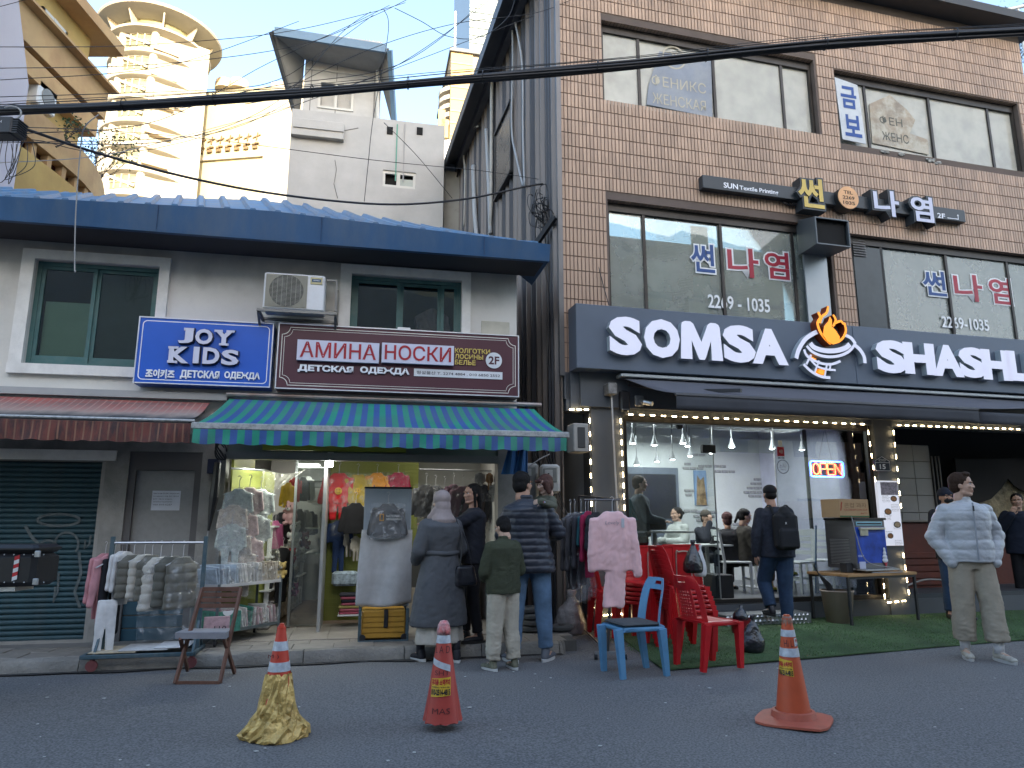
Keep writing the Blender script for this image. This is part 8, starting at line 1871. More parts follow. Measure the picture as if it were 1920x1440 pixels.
def cone_thing(label,base,lean,H,rB,rT,col,bands,seed,basekind):
 T=thing('traffic_cone',label,'traffic cone',WF,tuple(base),'traffic cones'); cm=mat('cone_%d'%seed,col,.5,var=.12,vs=6,bump=.06,dirt=.2,ds=5,dc=tuple(c*.45+.04 for c in col))
 wm=mat('reflective_band',(.46,.49,.53),.35,var=.25,vs=30,dirt=.25,ds=14,dc=(.25,.26,.28)); bx,by=base.x,base.y
 zb0=.05
 def ring_(z):t=(z-zb0)/(H-zb0); return rB+(rT-rB)*t
 def sh(m,z0,z1,ex,n=6,**k):m.lathe([(ring_(z0+(z1-z0)*i/n)+ex,z0+(z1-z0)*i/n)for i in range(n+1)],36,(bx,by,0),**k)
 m=MB(); sh(m,zb0,H,0,12)
 if basekind=='torn':m.v=[(x+(.012*math.sin(6*math.atan2(y-by,x-bx))*(1-min(1,z/.3))),y,z+.015*abs(math.sin(5*math.atan2(y-by,x-bx)))*(z<.07))for x,y,z in m.v]
 m.build('cone_body',cm,T,smooth=35)
 if basekind!='torn':m=MB(); m.lathe([(rT+.001,H),(rT+.001,H+.012),(rT-.006,H+.014),(rT-.006,H+.022),(rT-.012,H+.024),(rT-.012,H+.034)],24,(bx,by,0)); m.build('cone_tip',cm,T,smooth=35)
 for (z0,z1)in bands:m=MB(); sh(m,z0,z1,.003,2); m.build('reflective_band',wm,T,smooth=35)
 return T,cm,ring_
B1=Pg(516,1382,0)
T,cm,rg=cone_thing('traffic cone with its foot wrapped in crumpled golden tape',B1,0,.655,.125,.027,(.52,.05,.025),[(.40,.455),(.525,.58)],1,'gold')
gt=mat('golden_tape',(.55,.37,.12),.3,.3,var=.4,vs=9,bump=1,bs=20,bstr=.02,dirt=.2,ds=8,dc=(.25,.16,.08))
m=MB(); n=34; rows=[]
for k,(z,r_,am)in enumerate(((.385,rg(.385)+.006,.002),(.34,rg(.34)+.008,.004),(.28,rg(.28)+.01,.006),(.22,rg(.22)+.012,.007),(.16,rg(.16)+.016,.008),(.12,.140,.008),(.085,.155,.011),(.05,.172,.012),(.022,.185,.012),(.003,.182,.006))):
 for i in range(n):
  t=2*math.pi*i/n; sqf=1.0
  if k>=5:s4=(abs(math.cos(t+.5))**4+abs(math.sin(t+.5))**4)**-.25; sqf=1+(s4-1)*min(1,(k-4)/3)*1.0
  rr=(r_+am*(math.sin(t*9+k*1.7)+.8*math.sin(t*17+k*2.9))*.7)*sqf
  m.v.append((B1.x+rr*math.cos(t),B1.y+rr*math.sin(t)*(1 if k<5 else .86),z+.008*math.sin(t*5+k)*(1 if 0<k<8 else 0)))
m.f=[(k*n+(i+1)%n,k*n+i,(k+1)*n+i,(k+1)*n+(i+1)%n)for k in range(9)for i in range(n)]; m.m=[0]*len(m.f);
m.v=[(x+random.gauss(0,.005),y+random.gauss(0,.005),max(.001,z+random.gauss(0,.005)))for x,y,z in m.v]; m.build('tape_wrap',gt,T)
m=MB(); m.text('M )',B1.x-.06,B1.x+.01,.475,.505,B1.y-rg(.49)-.002); m.build('scribble',mat('marker',(.10,.02,.02),.6),T)
B2=Pg(829,1368,0)
T,cm,rg=cone_thing('battered baseless red cone with yellow phone sticker and bandaged tip',B2,0,.66,.125,.03,(.42,.055,.04),[(.545,.595)],2,'torn')
m=MB(); sx=B2.x; m.lathe([(.044,.595),(.046,.62),(.038,.66),(.024,.683),(.005,.688)],24,(B2.x,B2.y,0),sq=lambda t,z:1+.05*math.sin(t*7+z*90)); m.build('bandaged_tip',mat('red_white_tape',(.48,.12,.12),.4,var=.8,vs=22,bump=.8,bs=50,dirt=.6,ds=16,dc=(.6,.55,.55)),T,smooth=True)
def wrapon(mb,vs_fn,B,rgf,ex):
 """bend flat (x,z) art round the cone front"""
 mb.v=[(B.x+(rgf(z)+ex+y)*math.sin(x/max(.03,rgf(z))),B.y-(rgf(z)+ex+y)*math.cos(x/max(.03,rgf(z))),z)for (x,y,z)in mb.v]
def sticker(T,B,rg,x0,x1,z0,z1,tilt=0):
 m=MB()
 for i in range(10):
  a=x0+(x1-x0)*i/10; b=x0+(x1-x0)*(i+1)/10; m.add([(a,0,z0+tilt*a),(b,0,z0+tilt*b),(b,0,z1+tilt*b),(a,0,z1+tilt*a)],[(0,1,2,3)],0)
 w_=x1-x0; h=z1-z0
 m.text('휴대폰 소액결제',x0+.04*w_,x1-.04*w_,z0+.60*h,z1-.06*h,.0015,bold=.05,m=1); m.text('무직자OK / 누구나 가능',x0+.06*w_,x1-.06*w_,z0+.45*h,z0+.54*h,.0015,bold=.03,m=2); m.text('010-2514-4815',x0+.03*w_,x1-.03*w_,z0+.06*h,z0+.40*h,.0015,bold=.05,m=2)
 wrapon(m,None,B,rg,.0035); m.build('phone_sticker',[mat('sticker_yellow',(.62,.38,.03),.5),mat('sticker_red_ink',(.40,.02,.02),.5),blackp],T)
sticker(T,B2,rg,-.075,.06,.225,.335,.08)
m=MB()
for i in range(8):a=-.075+.13*i/8; b=-.075+.13*(i+1)/8; m.add([(a,0,.415-a*.35-.025),(b,0,.415-b*.35-.025),(b,0,.455-b*.35-.025),(a,0,.455-a*.35-.025)],[(0,1,2,3)])
wrapon(m,None,B2,rg,.004); m.build('loose_band',mat('reflective_band',(.46,.49,.53)),T)
m=MB(); m.text('L A D',-.055,.05,.485,.53,.0); m.text('SHT',-.05,.05,.35,.38,0); m.text('MAS',-.06,.06,.12,.155,0); wrapon(m,None,B2,rg,.002); m.build('scribble',mat('marker',(.10,.02,.02),.6),T)
B3=Pg(1489,1352,0)
T,cm,rg=cone_thing('orange cone with square base, two white bands and stickers',B3,0,.665,.115,.033,(.50,.085,.03),[(.425,.48),(.555,.60)],3,'square')
m=MB(); N_=24; pr_=[(.235,.004),(.235,.018),(.15,.032),(.14,.07),(.118,.075),(.112,.05)]
P_=[]
for k,(r_,z)in enumerate(pr_):
 for i in range(N_):
  t=2*math.pi*i/N_+.2; s4=(abs(math.cos(t+.55))**5+abs(math.sin(t+.55))**5)**-.2 if k<2 else 1; P_.append((B3.x+r_*s4*math.cos(t),B3.y+r_*s4*math.sin(t),z+(.004*math.sin(3*t)if k<2 else 0)))
m.add(P_,[(k*N_+i,k*N_+(i+1)%N_,(k+1)*N_+(i+1)%N_,(k+1)*N_+i)for k in range(5)for i in range(N_)]+[tuple(range(N_-1,-1,-1))]); m.build('base',mat('cone_base',(.42,.10,.06),.55,var=.2,vs=7,dirt=.3,ds=6,dc=(.2,.08,.06)),T,smooth=40)
m=MB(); m.lathe([(.037,.625),(.036,.66),(.030,.69),(.002,.685)],20,(B3.x,B3.y,0),sq=lambda t,z:1+.07*math.sin(t*8+z*40)); m.build('taped_tip',mat('brown_tape',(.26,.14,.10),.35,var=.4,vs=25,bump=.6,bs=50),T,smooth=True)
sticker(T,B3,rg,-.115,-.01,.30,.40,-.12)
m=MB()
for i in range(6):a=.02+.055*i/6; b=.02+.055*(i+1)/6; m.add([(a,0,.487+a*.3),(b,0,.487+b*.3),(b,0,.547),(a,0,.547)],[(0,1,2,3)],0)
m.text('카드',.025,.07,.515,.542,.0015,m=1,bold=.04); m.text('010-77',.027,.068,.495,.51,.0015,m=2); wrapon(m,None,B3,rg,.0035); m.build('card_sticker',[mat('print_white',(.6,.6,.58),.6),mat('sticker_red_ink',(.40,.02,.02),.5),mat('banner_blue',(.03,.085,.30))],T)
m=MB(); m.text('Hi L',-.05,.01,.49,.535,0); wrapon(m,None,B3,rg,.002); m.build('scribble',mat('marker',(.10,.02,.02),.6),T)
Ym=5.3; A=Py(-60,1105,Ym); B=Py(95,1020,Ym)
T=thing('delivery_box','black riveted delivery top box with a red and white stripe at the left edge','delivery box',WF,(A.x,Ym,A.z))
m=MB(); m.bbox(A.x,B.x,Ym-.15,Ym+.15,A.z+.03,B.z-.06,.03); m.build('box',mat('case_black',(.014,.014,.016),.35,var=.2,bump=.1,bs=200),T)
m=MB(); m.bbox(A.x,B.x+.005,Ym-.155,Ym+.155,B.z-.06,B.z,.025); m.build('lid',mat('case_black',(.014,.014,.016)),T)
for px in (8,26,45,62,82):
 for py in (1040,1092):
  q=Py(px,py,Ym-.155); m=MB(); m.ell(q,(.005,.004,.005),8,5); m.build('rivet',steel,T)
m=MB(); a,b=Py(22,1088,Ym-.155),Py(37,1042,Ym-.155)
for i in range(6):
 z0_=a.z+(b.z-a.z)*i/6; z1_=a.z+(b.z-a.z)*(i+1)/6; m.hexa([(a.x,Ym-.156,z0_-.006),(b.x,Ym-.156,z0_+.006),(b.x,Ym-.153,z0_+.006),(a.x,Ym-.153,z0_-.006),(a.x,Ym-.156,z1_-.006),(b.x,Ym-.156,z1_+.006),(b.x,Ym-.153,z1_+.006),(a.x,Ym-.153,z1_-.006)],i%2)
m.build('stripe_tape',[mat('print_white',(.6,.6,.58),.6),mat('stripe_red',(.42,.015,.02),.45)],T)
for px,py in ((72,1038),(68,1090)):q=Py(px,py,Ym-.155); m=MB(); m.bbox(q.x-.02,q.x+.02,q.y-.015,q.y,q.z-.025,q.z+.02,.004); m.build('latch',steel,T)
m=MB(); m.bar((A.x-.1,Ym,A.z),(B.x-.15,Ym,A.z+.01),.2,.03); m.build('rack',steel,T)
sx_=B.x-.78; T=thing('scooter','dark delivery scooter just beyond the left edge, carrying the top box','scooter',WF,(sx_,Ym,0))
for dx in (0,-1.2):
 m=MB(); c_=Vector((sx_+dx,Ym,.26)); m.tube([c_+Vector((.21*math.cos(t),0,.21*math.sin(t)))for t in np.linspace(0,6.2832,25)],.05,8); m.build('wheel',blackp,T,smooth=True)
 m=MB(); m.tube([c_+Vector((0,-.03,0)),c_+Vector((0,.03,0))],.15,16); m.build('rim',steel,T)
m=MB(); m.cap((sx_+.1,Ym,.60),(sx_-.55,Ym,.62),(.13,.12),(.14,.10),12,ax=(0,1,0)); m.cap((sx_-.5,Ym,.35),(sx_-1.0,Ym,.35),(.14,.06),(.12,.06),10,ax=(0,1,0)); m.cap((sx_-1.0,Ym,.35),(sx_-1.1,Ym,.95),(.16,.07),(.12,.06),10,ax=(0,1,0)); v,f,n=remesh(m,.02,2); skin(v,f,'body',mat('scooter_red',(.2,.02,.02),.3,coat=.5),T)
m=MB(); m.bbox(sx_-.6,sx_+.05,Ym-.13,Ym+.13,.72,.80,.03); m.build('seat',blackp,T)
m=MB(); m.bar((sx_+.0,Ym-.08,.70),(A.x+.05,Ym-.08,A.z-.02),.03,.03); m.bar((sx_+.0,Ym+.08,.70),(A.x+.05,Ym+.08,A.z-.02),.03,.03); m.build('carrier',steel,T); m=MB(); m.tube([(sx_-1.05,Ym-.33,1.05),(sx_-1.12,Ym,1.0),(sx_-1.05,Ym+.33,1.05)],.016,8); m.build('handlebar',blackp,T)
#  people
def nz_(v):return Vector(v)
skm=mat('skin',(.40,.23,.16),.5,var=.08,vs=14,bump=.05,spec=.35); skl=mat('skin_light',(.46,.29,.21),.5,var=.08,vs=14,bump=.05,spec=.35); lipm=mat('lips',(.34,.17,.13),.5); eyew=mat('eye_white',(.55,.54,.52),.3); eyed=mat('eye_dark',(.02,.015,.012),.2)
hairb=mat('hair_black',(.010,.009,.009),.6,spec=.15,var=.3,vs=30,stretch=(6,6,1),bump=.6,bs=90); hairn=mat('hair_brown',(.035,.019,.012),.6,spec=.15,var=.3,vs=30,stretch=(6,6,1),bump=.6,bs=90); hairc=mat('hair_chestnut',(.075,.035,.028),.5,spec=.2,var=.3,vs=30,stretch=(6,6,1),bump=.6,bs=90)
DJ=dict(pelvis=(0,0,.95),chest=(0,.01,1.28),neck=(0,.01,1.47),head=(0,-.012,1.635),sl=(.185,.015,1.42),sr=(-.185,.015,1.42),el=(.25,.03,1.13),er=(-.25,.03,1.13),wl=(.25,-.03,.88),wr=(-.25,-.03,.88),hl=(.09,0,.92),hr=(-.09,0,.92),kl=(.10,-.02,.50),kr=(-.10,-.02,.50),al=(.105,.02,.09),ar=(-.105,.02,.09))
def hand(m,w,d,n,side,curl,k=1.0):
 """palm at wrist w along d, palm normal n; five separate curled fingers"""
 d=Vector(d).normalized(); n=Vector(n); n=(n-d*n.dot(d)).normalized(); x=d.cross(n).normalized()*side
 w=Vector(w); p=w+d*.045*k; m.cap(w,w+d*.075*k,(.024*k,.016*k),(.040*k,.013*k),10,ax=x)
 for i,L_ in enumerate((.062,.070,.066,.052)):
  b=w+d*.082*k+x*(.030-.020*i)*k; dd=(d+n*curl*.35).normalized(); e=b+dd*L_*.5*k; d2=(d+n*curl*1.1).normalized(); f=e+d2*L_*.5*k
  m.cap(b-d*.012,e,.0092*k,.0086*k,8,2); m.cap(e,f,.0086*k,.0068*k,8,2)
 b=w+d*.025*k+x*.026*k; e=b+(d*.6+x*.7+n*.3).normalized()*.035*k; m.cap(b,e,.012*k,.010*k,8,2); m.cap(e,e+(d+x*.25+n*curl*.5).normalized()*.032*k,.010*k,.0078*k,8,2)
def person(label,loc,rz,k,J_={},hy=0,hp=0,skin_m=None,look={},group=None,sex=1.0,hands=(None,None),headk=1.0,vox=1.0):
 J={a:Vector(b)for a,b in DJ.items()}; J.update({a:Vector(b)for a,b in J_.items()})
 e=bpy.data.objects.new('person',None); COL.objects.link(e); e.location=loc; e.rotation_euler=(0,0,rz); e.scale=(k,k,k); tagit(e,label,'person',group)
 skin_m=skin_m or skm; V=[]; F=[]; MI=[]
 def push(v,f,mi):
  o=sum(len(a)for a in V); V.append(v); F.extend([tuple(i+o for i in q)for q in f]); MI.extend(mi)
 m=MB(); m.cap(J['pelvis']+Vector((0,0,.02)),J['chest'],(.13,.09),(.145,.10),14,ax=(1,0,0)); m.cap(J['chest'],J['neck']-Vector((0,0,.06)),(.15,.095),(.10,.07),14,ax=(1,0,0)); m.cap(J['neck']-Vector((0,0,.05)),J['neck']+(J['head']-J['neck'])*.55,.056,.052,12)
 for s in 'lr':
  m.cap(J['s'+s],J['e'+s],.048,.038,10); m.cap(J['e'+s],J['w'+s],.038,.026,10); m.cap(J['h'+s],J['k'+s],.082,.054,10); m.cap(J['k'+s],J['a'+s],.054,.036,10)
  f_=(J['t'+s]if 't'+s in J else J['a'+s]+Vector((0,-.14,-.045))); m.cap(J['a'+s]+Vector((0,.02,-.03)),f_,.036,.026,8)
 v,f,n=remesh(m,.018,3); push(v,f,[0]*len(f))
 for i,s in enumerate('lr'):
  h=hands[i]
  if h is None:continue
  m=MB(); w=J['w'+s]; m.cap(w-(w-J['e'+s]).normalized()*.05,w,.026,.023,8); hand(m,w,h[0],h[1],(1 if s=='l' else -1)*h[2],h[3]); v,f,n=remesh(m,.0052,1); push(v,f,[0]*len(f))
 hm=Matrix.Translation(J['head'])@Matrix.Rotation(hy,4,'Z')@Matrix.Rotation(hp,4,'X')@Matrix.Scale(headk,4); m=MB(); m.M=hm
 m.ell((0,.012,.035),(.076,.096,.085),20,12); m.ell((0,-.012,-.02),(.066,.080,.088),18,12); m.cap((0,-.040,-.092),(0,-.064,-.090),(.036,.022),(.024,.018),12,ax=(1,0,0)); m.cap((.040,-.01,-.075),(.018,-.06,-.092),.024,.017,10); m.cap((-.040,-.01,-.075),(-.018,-.06,-.092),.024,.017,10)
 m.cap((0,-.083,.018),(0,-.099,-.022),.0090,.0115,8);
 for q in (-1,1):
  m.ell((q*.013,-.096,-.026),(.009,.009,.007),8,6); m.ell((q*.030,-.086,.028),(.026,.010,.008),10,6); m.ell((q*.042,-.066,-.015),(.020,.018,.018),10,6); m.ell((q*.074,.012,-.008),(.009,.020,.032),10,8); m.cap((q*.045,-.01,-.07),(q*.028,-.05,-.088),.022,.018,8)
 m.ell((0,-.081,-.055),(.022,.012,.007),10,6); m.ell((0,-.079,-.065),(.018,.012,.008),10,6)
 m.cap((0,.02,-.06),(0,.035,-.13),.053,.055,12)
 v,f,n=remesh(m,.0060*headk,2)
 q_=np.array(hm.inverted()); lv=v@q_[:3,:3].T+q_[:3,3]
 for q in (-1,1):
  d2=((lv[:,0]-q*.030)/.020)**2+((lv[:,2]-.010)/.013)**2; lv[:,1]+=np.where(lv[:,1]<-.02,.012*np.exp(-d2*1.2),0)
 d2=(lv[:,0]/.028)**2+((lv[:,2]+.060)/.0022)**2; lv[:,1]+=np.where(lv[:,1]<-.05,.004*np.exp(-d2),0)
 h_=np.array(hm); v=lv@h_[:3,:3].T+h_[:3,3]
 fc=np.array([lv[list(t)].mean(axis=0)for t in f]); lip=(fc[:,1]<-.06)&((fc[:,0]/.024)**2+((fc[:,2]+.060)/.012)**2<1); push(v,f,lip.astype(int).tolist())
 skin(np.vstack(V),F,'body',[skin_m,lipm],e,MI)
 if not look.get('noeyes'):
  for q in (-1,1):
   m=MB(); m.M=hm; m.ell((q*.030,-.0700,.010),(.0135,.0105,.0055),12,8,0); m.ell((q*.030+look.get('gaze',0),-.0775,.010),(.0062,.004,.0054),10,6,1); m.build('eye',[eyew,eyed],e,smooth=True)
   m=MB(); m.M=hm; m.cap((q*.014,-.091,.030),(q*.046,-.080,.032),.0042,.003,6,2); m.build('eyebrow',look.get('hairm',hairb),e,smooth=True)
 st=look.get('hair','short'); hmt=look.get('hairm',hairb); m=MB(); m.M=hm
 if st in ('short','beard','bun','pony','long','bob'):
  m.ell((0,.024,.046),(.084,.099,.086),20,12); m.ell((0,.048,-.005),(.078,.072,.085),18,10)
  for q in (-1,1):m.ell((q*.070,.012,.028),(.014,.030,.036),8,6)
  if look.get('quiff'):m.ell((0,-.035,.105),(.058,.045,.028),12,8)
 if st=='bun':m.ell((0,.135,.03),(.035,.035,.035),12,8)
 if st=='pony':m.cap((0,.11,.03),(0,.15,-.12),.035,.02,10)
 if st=='long':m.cap((0,.06,.0),(0,.085,-.22),(.085,.045),(.07,.03),12,ax=(1,0,0)); m.cap((.07,.0,.02),(.075,-.0,-.14),.022,.014,8); m.cap((-.07,.0,.02),(-.075,-.0,-.14),.022,.014,8)
 if st=='bob':
  m.ell((0,.02,.0),(.098,.098,.115),20,12); m.cap((.082,-.02,.03),(.09,-.01,-.10),(.025,.045),(.022,.035),10,ax=(1,0,0)); m.cap((-.082,-.02,.03),(-.09,-.01,-.10),(.025,.045),(.022,.035),10,ax=(1,0,0)); m.cap((-.04,-.082,.06),(.04,-.082,.06),.025,.025,10)
 if len(m.v):
  v,f,n=remesh(m,.0065,2); lv=v@q_[:3,:3].T+q_[:3,3]; v=v+n*(waves(lv,120,4,st=(1,1,.35))*.004+waves(lv,55,9,st=(1,1,.4))*.003)[:,None]
  skin(v,f,'hair',hmt,e)
 if st in ('beanie','cap','hijab','hood'):
  m=MB(); m.M=hm; hc=look['hatm']
  if st=='beanie':m.loft([(0,.015,.02,.088,.106),(0,.015,.06,.090,.108),(0,.02,.10,.078,.09),(0,.022,.14,.03,.035)],30); m.ell((0,.05,-.02),(.076,.07,.08),14,8)
  if st=='cap':m.ell((0,.018,.060),(.086,.104,.075),20,12); m.cap((0,-.06,.045),(0,-.145,.030),(.065,.008),(.05,.006),14,ax=(1,0,0))
  if st=='hijab':
   m.ell((0,.026,.035),(.092,.108,.098),20,12); m.ell((0,.045,-.05),(.088,.085,.10),18,10); m.loft([(0,.03,-.06,.085,.085),(0,.03,-.13,.10,.10),(0,.035,-.20,.15,.12),(0,.03,-.24,.14,.11)],20); m.cap((.05,.02,-.08),(.09,-.06,-.16),.05,.05,10); m.cap((-.05,.02,-.08),(-.09,-.06,-.16),.05,.05,10)
  v,f,n=remesh(m,.0075,2)
  lv=v@q_[:3,:3].T+q_[:3,3]
  if st=='beanie':v=v+n*(.0025*np.abs(np.sin(np.arctan2(lv[:,0],lv[:,1]-.015)*22)))[:,None]
  if st=='hijab':v=v+n*(waves(lv,30,6,st=(1,.6,.5))*.008)[:,None]
  skin(v,f,{'beanie':'knit_hat','cap':'cap','hijab':'headscarf','hood':'hood'}[st],hc,e)
  if st=='cap':m=MB(); m.M=hm; m.ell((0,.055,-.005),(.074,.062,.055),16,8); v,f,n=remesh(m,.008,2); skin(v,f,'hair',hmt,e)
 if look.get('mask'):m=MB(); m.M=hm; m.ell((0,-.055,-.045),(.055,.055,.045),16,10); m.build('face_mask',look['mask'],e,smooth=True)
 if look.get('glasses'):
  m=MB(); m.M=hm
  for q in (-1,1):m.tube([(q*.032+.021*math.cos(t),-.096,.008+.017*math.sin(t))for t in np.linspace(0,6.2832,13)],.0022,5); m.tube([(q*.053,-.094,.010),(q*.076,.01,.010)],.002,5)
  m.tube([(-.011,-.097,.012),(.011,-.097,.012)],.002,5); m.build('glasses',blackp,e)
 t=look['top']; hem,wd,dp,sl,quilt,tm_=t['hem'],t.get('w',.19),t.get('d',.125),t.get('sl',.062),t.get('q',0),t['m']; m=MB(); P,C_,N_=J['pelvis'],J['chest'],J['neck']
 lean=(N_-P); cx=lambda z:P+lean*((z-P.z)/max(.2,lean.z))
 fl=t.get('flare',1.0); rings=[]
 for z,a in ((hem,fl),(hem+.05,fl*.995),((hem+P.z+.12)/2 if hem<P.z else hem+.1,(1+fl)/2),(P.z+.18,.93 if not t.get('belt')else .80),(C_.z,1.0),(N_.z-.09,1.02),(N_.z-.04,.80),(N_.z+.012,.36)):
  c=cx(z); rings.append((c.x,c.y,z,wd*a,dp*(a if a>.5 else a*1.15)))
 rings=[r_ for i,r_ in enumerate(rings)if i==0 or r_[2]>rings[i-1][2]+.01]; m.loft(rings,24,pw=2.3)
 for s in 'lr':
  S_,E_,W_=J['s'+s],J['e'+s],J['w'+s]; m.cap(S_+Vector((-.012 if s=='l' else .012,0,-.015)),E_,sl*1.02,sl,12); m.cap(E_,W_,sl,sl*.72,12)
 if t.get('collar'):m.lathe([(.062,N_.z-.02),(.068,N_.z+.045),(.060,N_.z+.05)],18,(N_.x,N_.y,0))
 v,f,n=remesh(m,.0105*vox,4);
 am=t.get('wr',.006)*1.25
 if quilt:v=v+n*((.010 if quilt>.09 else .013)*(np.abs(np.sin((v[:,2]+.15*np.minimum(0,v[:,0]*0))*math.pi/quilt))**.45-.6))[:,None]
 v=v+n*(waves(v,24,3,9,st=(1,.8,.8))*am+np.abs(waves(v,48,8,7,st=(.7,.7,1)))*am*.9)[:,None]
 skin(v,f,t.get('n','jacket'),tm_,e)
 b=look.get('bottom')
 if b:
  m=MB(); r0,r1,r2=b.get('r',(.098,.075,.062)); m.loft([(P.x,P.y,P.z-.12,.15,.105),(P.x,P.y,P.z-.02,.155,.112),(P.x,P.y,P.z+.09,.14,.10)],20)
  for s in 'lr':
   m.cap(J['h'+s]+Vector((0,.005,0)),J['k'+s],r0,r1,14); a=J['a'+s]; kk=J['k'+s]; m.tube([kk,kk+(a-kk)*b.get('len',.93)],[r1,r2],16)
  v,f,n=remesh(m,.011*vox,3); am=b.get('wr',.006)*1.5; lo=np.clip((.75-v[:,2])/.6,.35,1.2); v=v+n*((waves(v,26,12,9,st=(.6,.6,1))*am+np.abs(waves(v,60,14,7,st=(.5,.5,1)))*am*.9)*lo)[:,None]; skin(v,f,b.get('n','trousers'),b['m'],e)
 if look.get('skirt'):
  s_=look['skirt']; m=MB(); m.loft([(0,0,s_['z0'],s_['r0'],s_['r0']*.72),(0,0,s_['z0']+.02,s_['r0'],s_['r0']*.72),(0,0,(s_['z0']+P.z)/2,s_['r0']*.85,s_['r0']*.62),(0,0,P.z,.15,.11)],40); v,f,n=remesh(m,.012,2); an=np.arctan2(v[:,1],v[:,0]); v[:,:2]*=(1+.05*np.sin(an*9+v[:,2]*3)*np.clip((P.z-v[:,2])*1.5,0,1))[:,None]; skin(v,f,'skirt',s_['m'],e)
 sh_=look.get('shoes')
 if sh_:
  for s in 'lr':
   a=J['a'+s]; tv=(J['t'+s]-a)if 't'+s in J else Vector((.02 if s=='l' else -.02,-.14,-.045)); d=Vector((tv.x,tv.y,0)); d=d.normalized()if d.length>.01 else Vector((0,-1,0)); tilt=look.get('tilt'+s,0); base=Vector((a.x,a.y,a.z-.09)); up=Vector((0,0,1))
   M_=Matrix.Translation(base)@Matrix(((-d.y*-1,-d.x,0),(d.x*-1*-1,-d.y,0),(0,0,1))).to_4x4()if False else Matrix.Translation(base)@Matrix.Rotation(math.atan2(d.x,-d.y),4,'Z')@Matrix.Rotation(tilt,4,'X')
   m=MB(); m.M=M_; m.cap((0,.03,.045),(0,-.13,.040),(.040,.040),(.042,.026),12,ax=(1,0,0)); m.cap((0,.03,.05),(0,.01,.10),.040,.044,10); m.ell((0,-.15,.034),(.042,.055,.028),12,8); v,f,n=remesh(m,.008,2); v=v+n*(waves(v,90,2)*.0015)[:,None]; so=skin(v,f,'shoe',sh_[0],e)
   m=MB(); m.M=M_; P_=[(.040*math.cos(t)*(1.08 if math.sin(t)<0 else .95),-.055+.145*math.sin(t)*1.02,0)for t in np.linspace(0,6.2832,25)[:-1]]; m.add([(x,y,-.002 if False else 0.0)for x,y,z in P_]+[(x*1.06,y*1.02-.0,.026)for x,y,z in P_],[tuple(range(23,-1,-1)),tuple(range(24,48))]+[(i,(i+1)%24,24+(i+1)%24,24+i)for i in range(24)]); m.build('sole',sh_[1],so,smooth=35)
   if look.get('sock'):m=MB(); m.tube([a+Vector((0,0,-.02)),a+Vector((0,.0,.12))],[.043,.046],12); m.build('sock',look['sock'],e,smooth=True)
   if look.get('laces'):
    m=MB(); m.M=M_
    for q in range(4):m.tube([(-.024,-.05-q*.022,.078-q*.010),(0,-.052-q*.022,.086-q*.010),(.024,-.05-q*.022,.078-q*.010)],.004,5)
    m.build('laces',look['laces'],so)
 return e,J,hm
def gpt(px,py):p=Pg(px,py); return Vector((p.x,p.y,ground_z(p.x,p.y)+.002))
den=lambda n,c,**k:fab(n,c,var=.35,vs=5,bump=.4,bs=240,**k)
whs=mat('sole_white',(.55,.55,.54),.5,dirt=.2); dks_=mat('sole_dark',(.03,.03,.03),.6)
p=gpt(1842,1236); silv=mat('pale_silver_nylon',(.40,.41,.425),.42,var=.07,vs=4,bump=.35,bs=30,bstr=.008,sheen=.2)
w1,J1,h1=person('man in a pale silver quilted jacket and beige cropped trousers, hands in pockets, looking right',tuple(p),-.12,1.05,dict(el=(.285,.05,1.14),er=(-.285,.05,1.14),wl=(.20,-.05,.90),wr=(-.20,-.05,.90),sl=(.195,.01,1.395),sr=(-.195,.01,1.395),al=(.11,-.10,.09),ar=(-.12,.04,.09),kl=(.115,-.05,.50),kr=(-.115,.0,.50),tl=(.135,-.24,.045),tr=(-.155,-.10,.045)),hy=1.05,skin_m=skl,look=dict(hair='short',quiff=1,hairm=hairn,top=dict(hem=.90,w=.215,d=.150,sl=.074,q=.092,m=silv,wr=.009,collar=1),bottom=dict(m=fab('beige_twill',(.30,.26,.20),bump=.3),r=(.112,.098,.100),len=.80,wr=.011),shoes=(mat('beige_sneaker',(.36,.34,.29),.6,var=.25,vs=22),whs),sock=fab('white_sock',(.6,.6,.62)),laces=mat('lace',(.5,.48,.42),.8)))
m=MB(); m.bbox(-.007,.007,-.175,-.165,.92,1.46,.002); m.build('zip',mat('zip_grey',(.28,.30,.33),.4),w1); m=MB(); m.bbox(-.006,.006,-.185,-.172,1.38,1.43,.002); m.build('zip_pull',blackp,w1)
p=gpt(993,1240); navy=mat('navy_nylon',(.022,.026,.038),.38,var=.1,vs=5,bump=.3,bs=34,bstr=.006,sheen=.15)
d1,J2,h2=person('tall man seen from behind in a dark quilted jacket and blue jeans, carrying a child',tuple(p),math.pi+.05,1.055,dict(head=(.055,-.03,1.63),neck=(.03,.0,1.47),chest=(.01,.02,1.28),sl=(.19,.02,1.385),sr=(-.18,.02,1.395),er=(-.29,-.02,1.17),wr=(-.20,-.22,1.14),el=(.26,-.04,1.14),wl=(.20,-.2,1.0),hl=(.09,0,.92),hr=(-.10,0,.92),kl=(.125,-.0,.50),kr=(-.13,.0,.50),al=(.155,.05,.09),ar=(-.155,.0,.09),tl=(.22,-.09,.045),tr=(-.22,-.13,.045)),hy=-.75,look=dict(hair='short',top=dict(hem=.80,w=.215,d=.16,sl=.073,q=.062,m=navy,flare=1.12,collar=1,wr=.007),bottom=dict(m=den('washed_denim',(.10,.17,.27)),r=(.108,.082,.066),wr=.008,n='jeans'),shoes=(mat('grey_sneaker',(.12,.13,.15),.7),whs)))
q=Py(1018,990,p.y+.28)
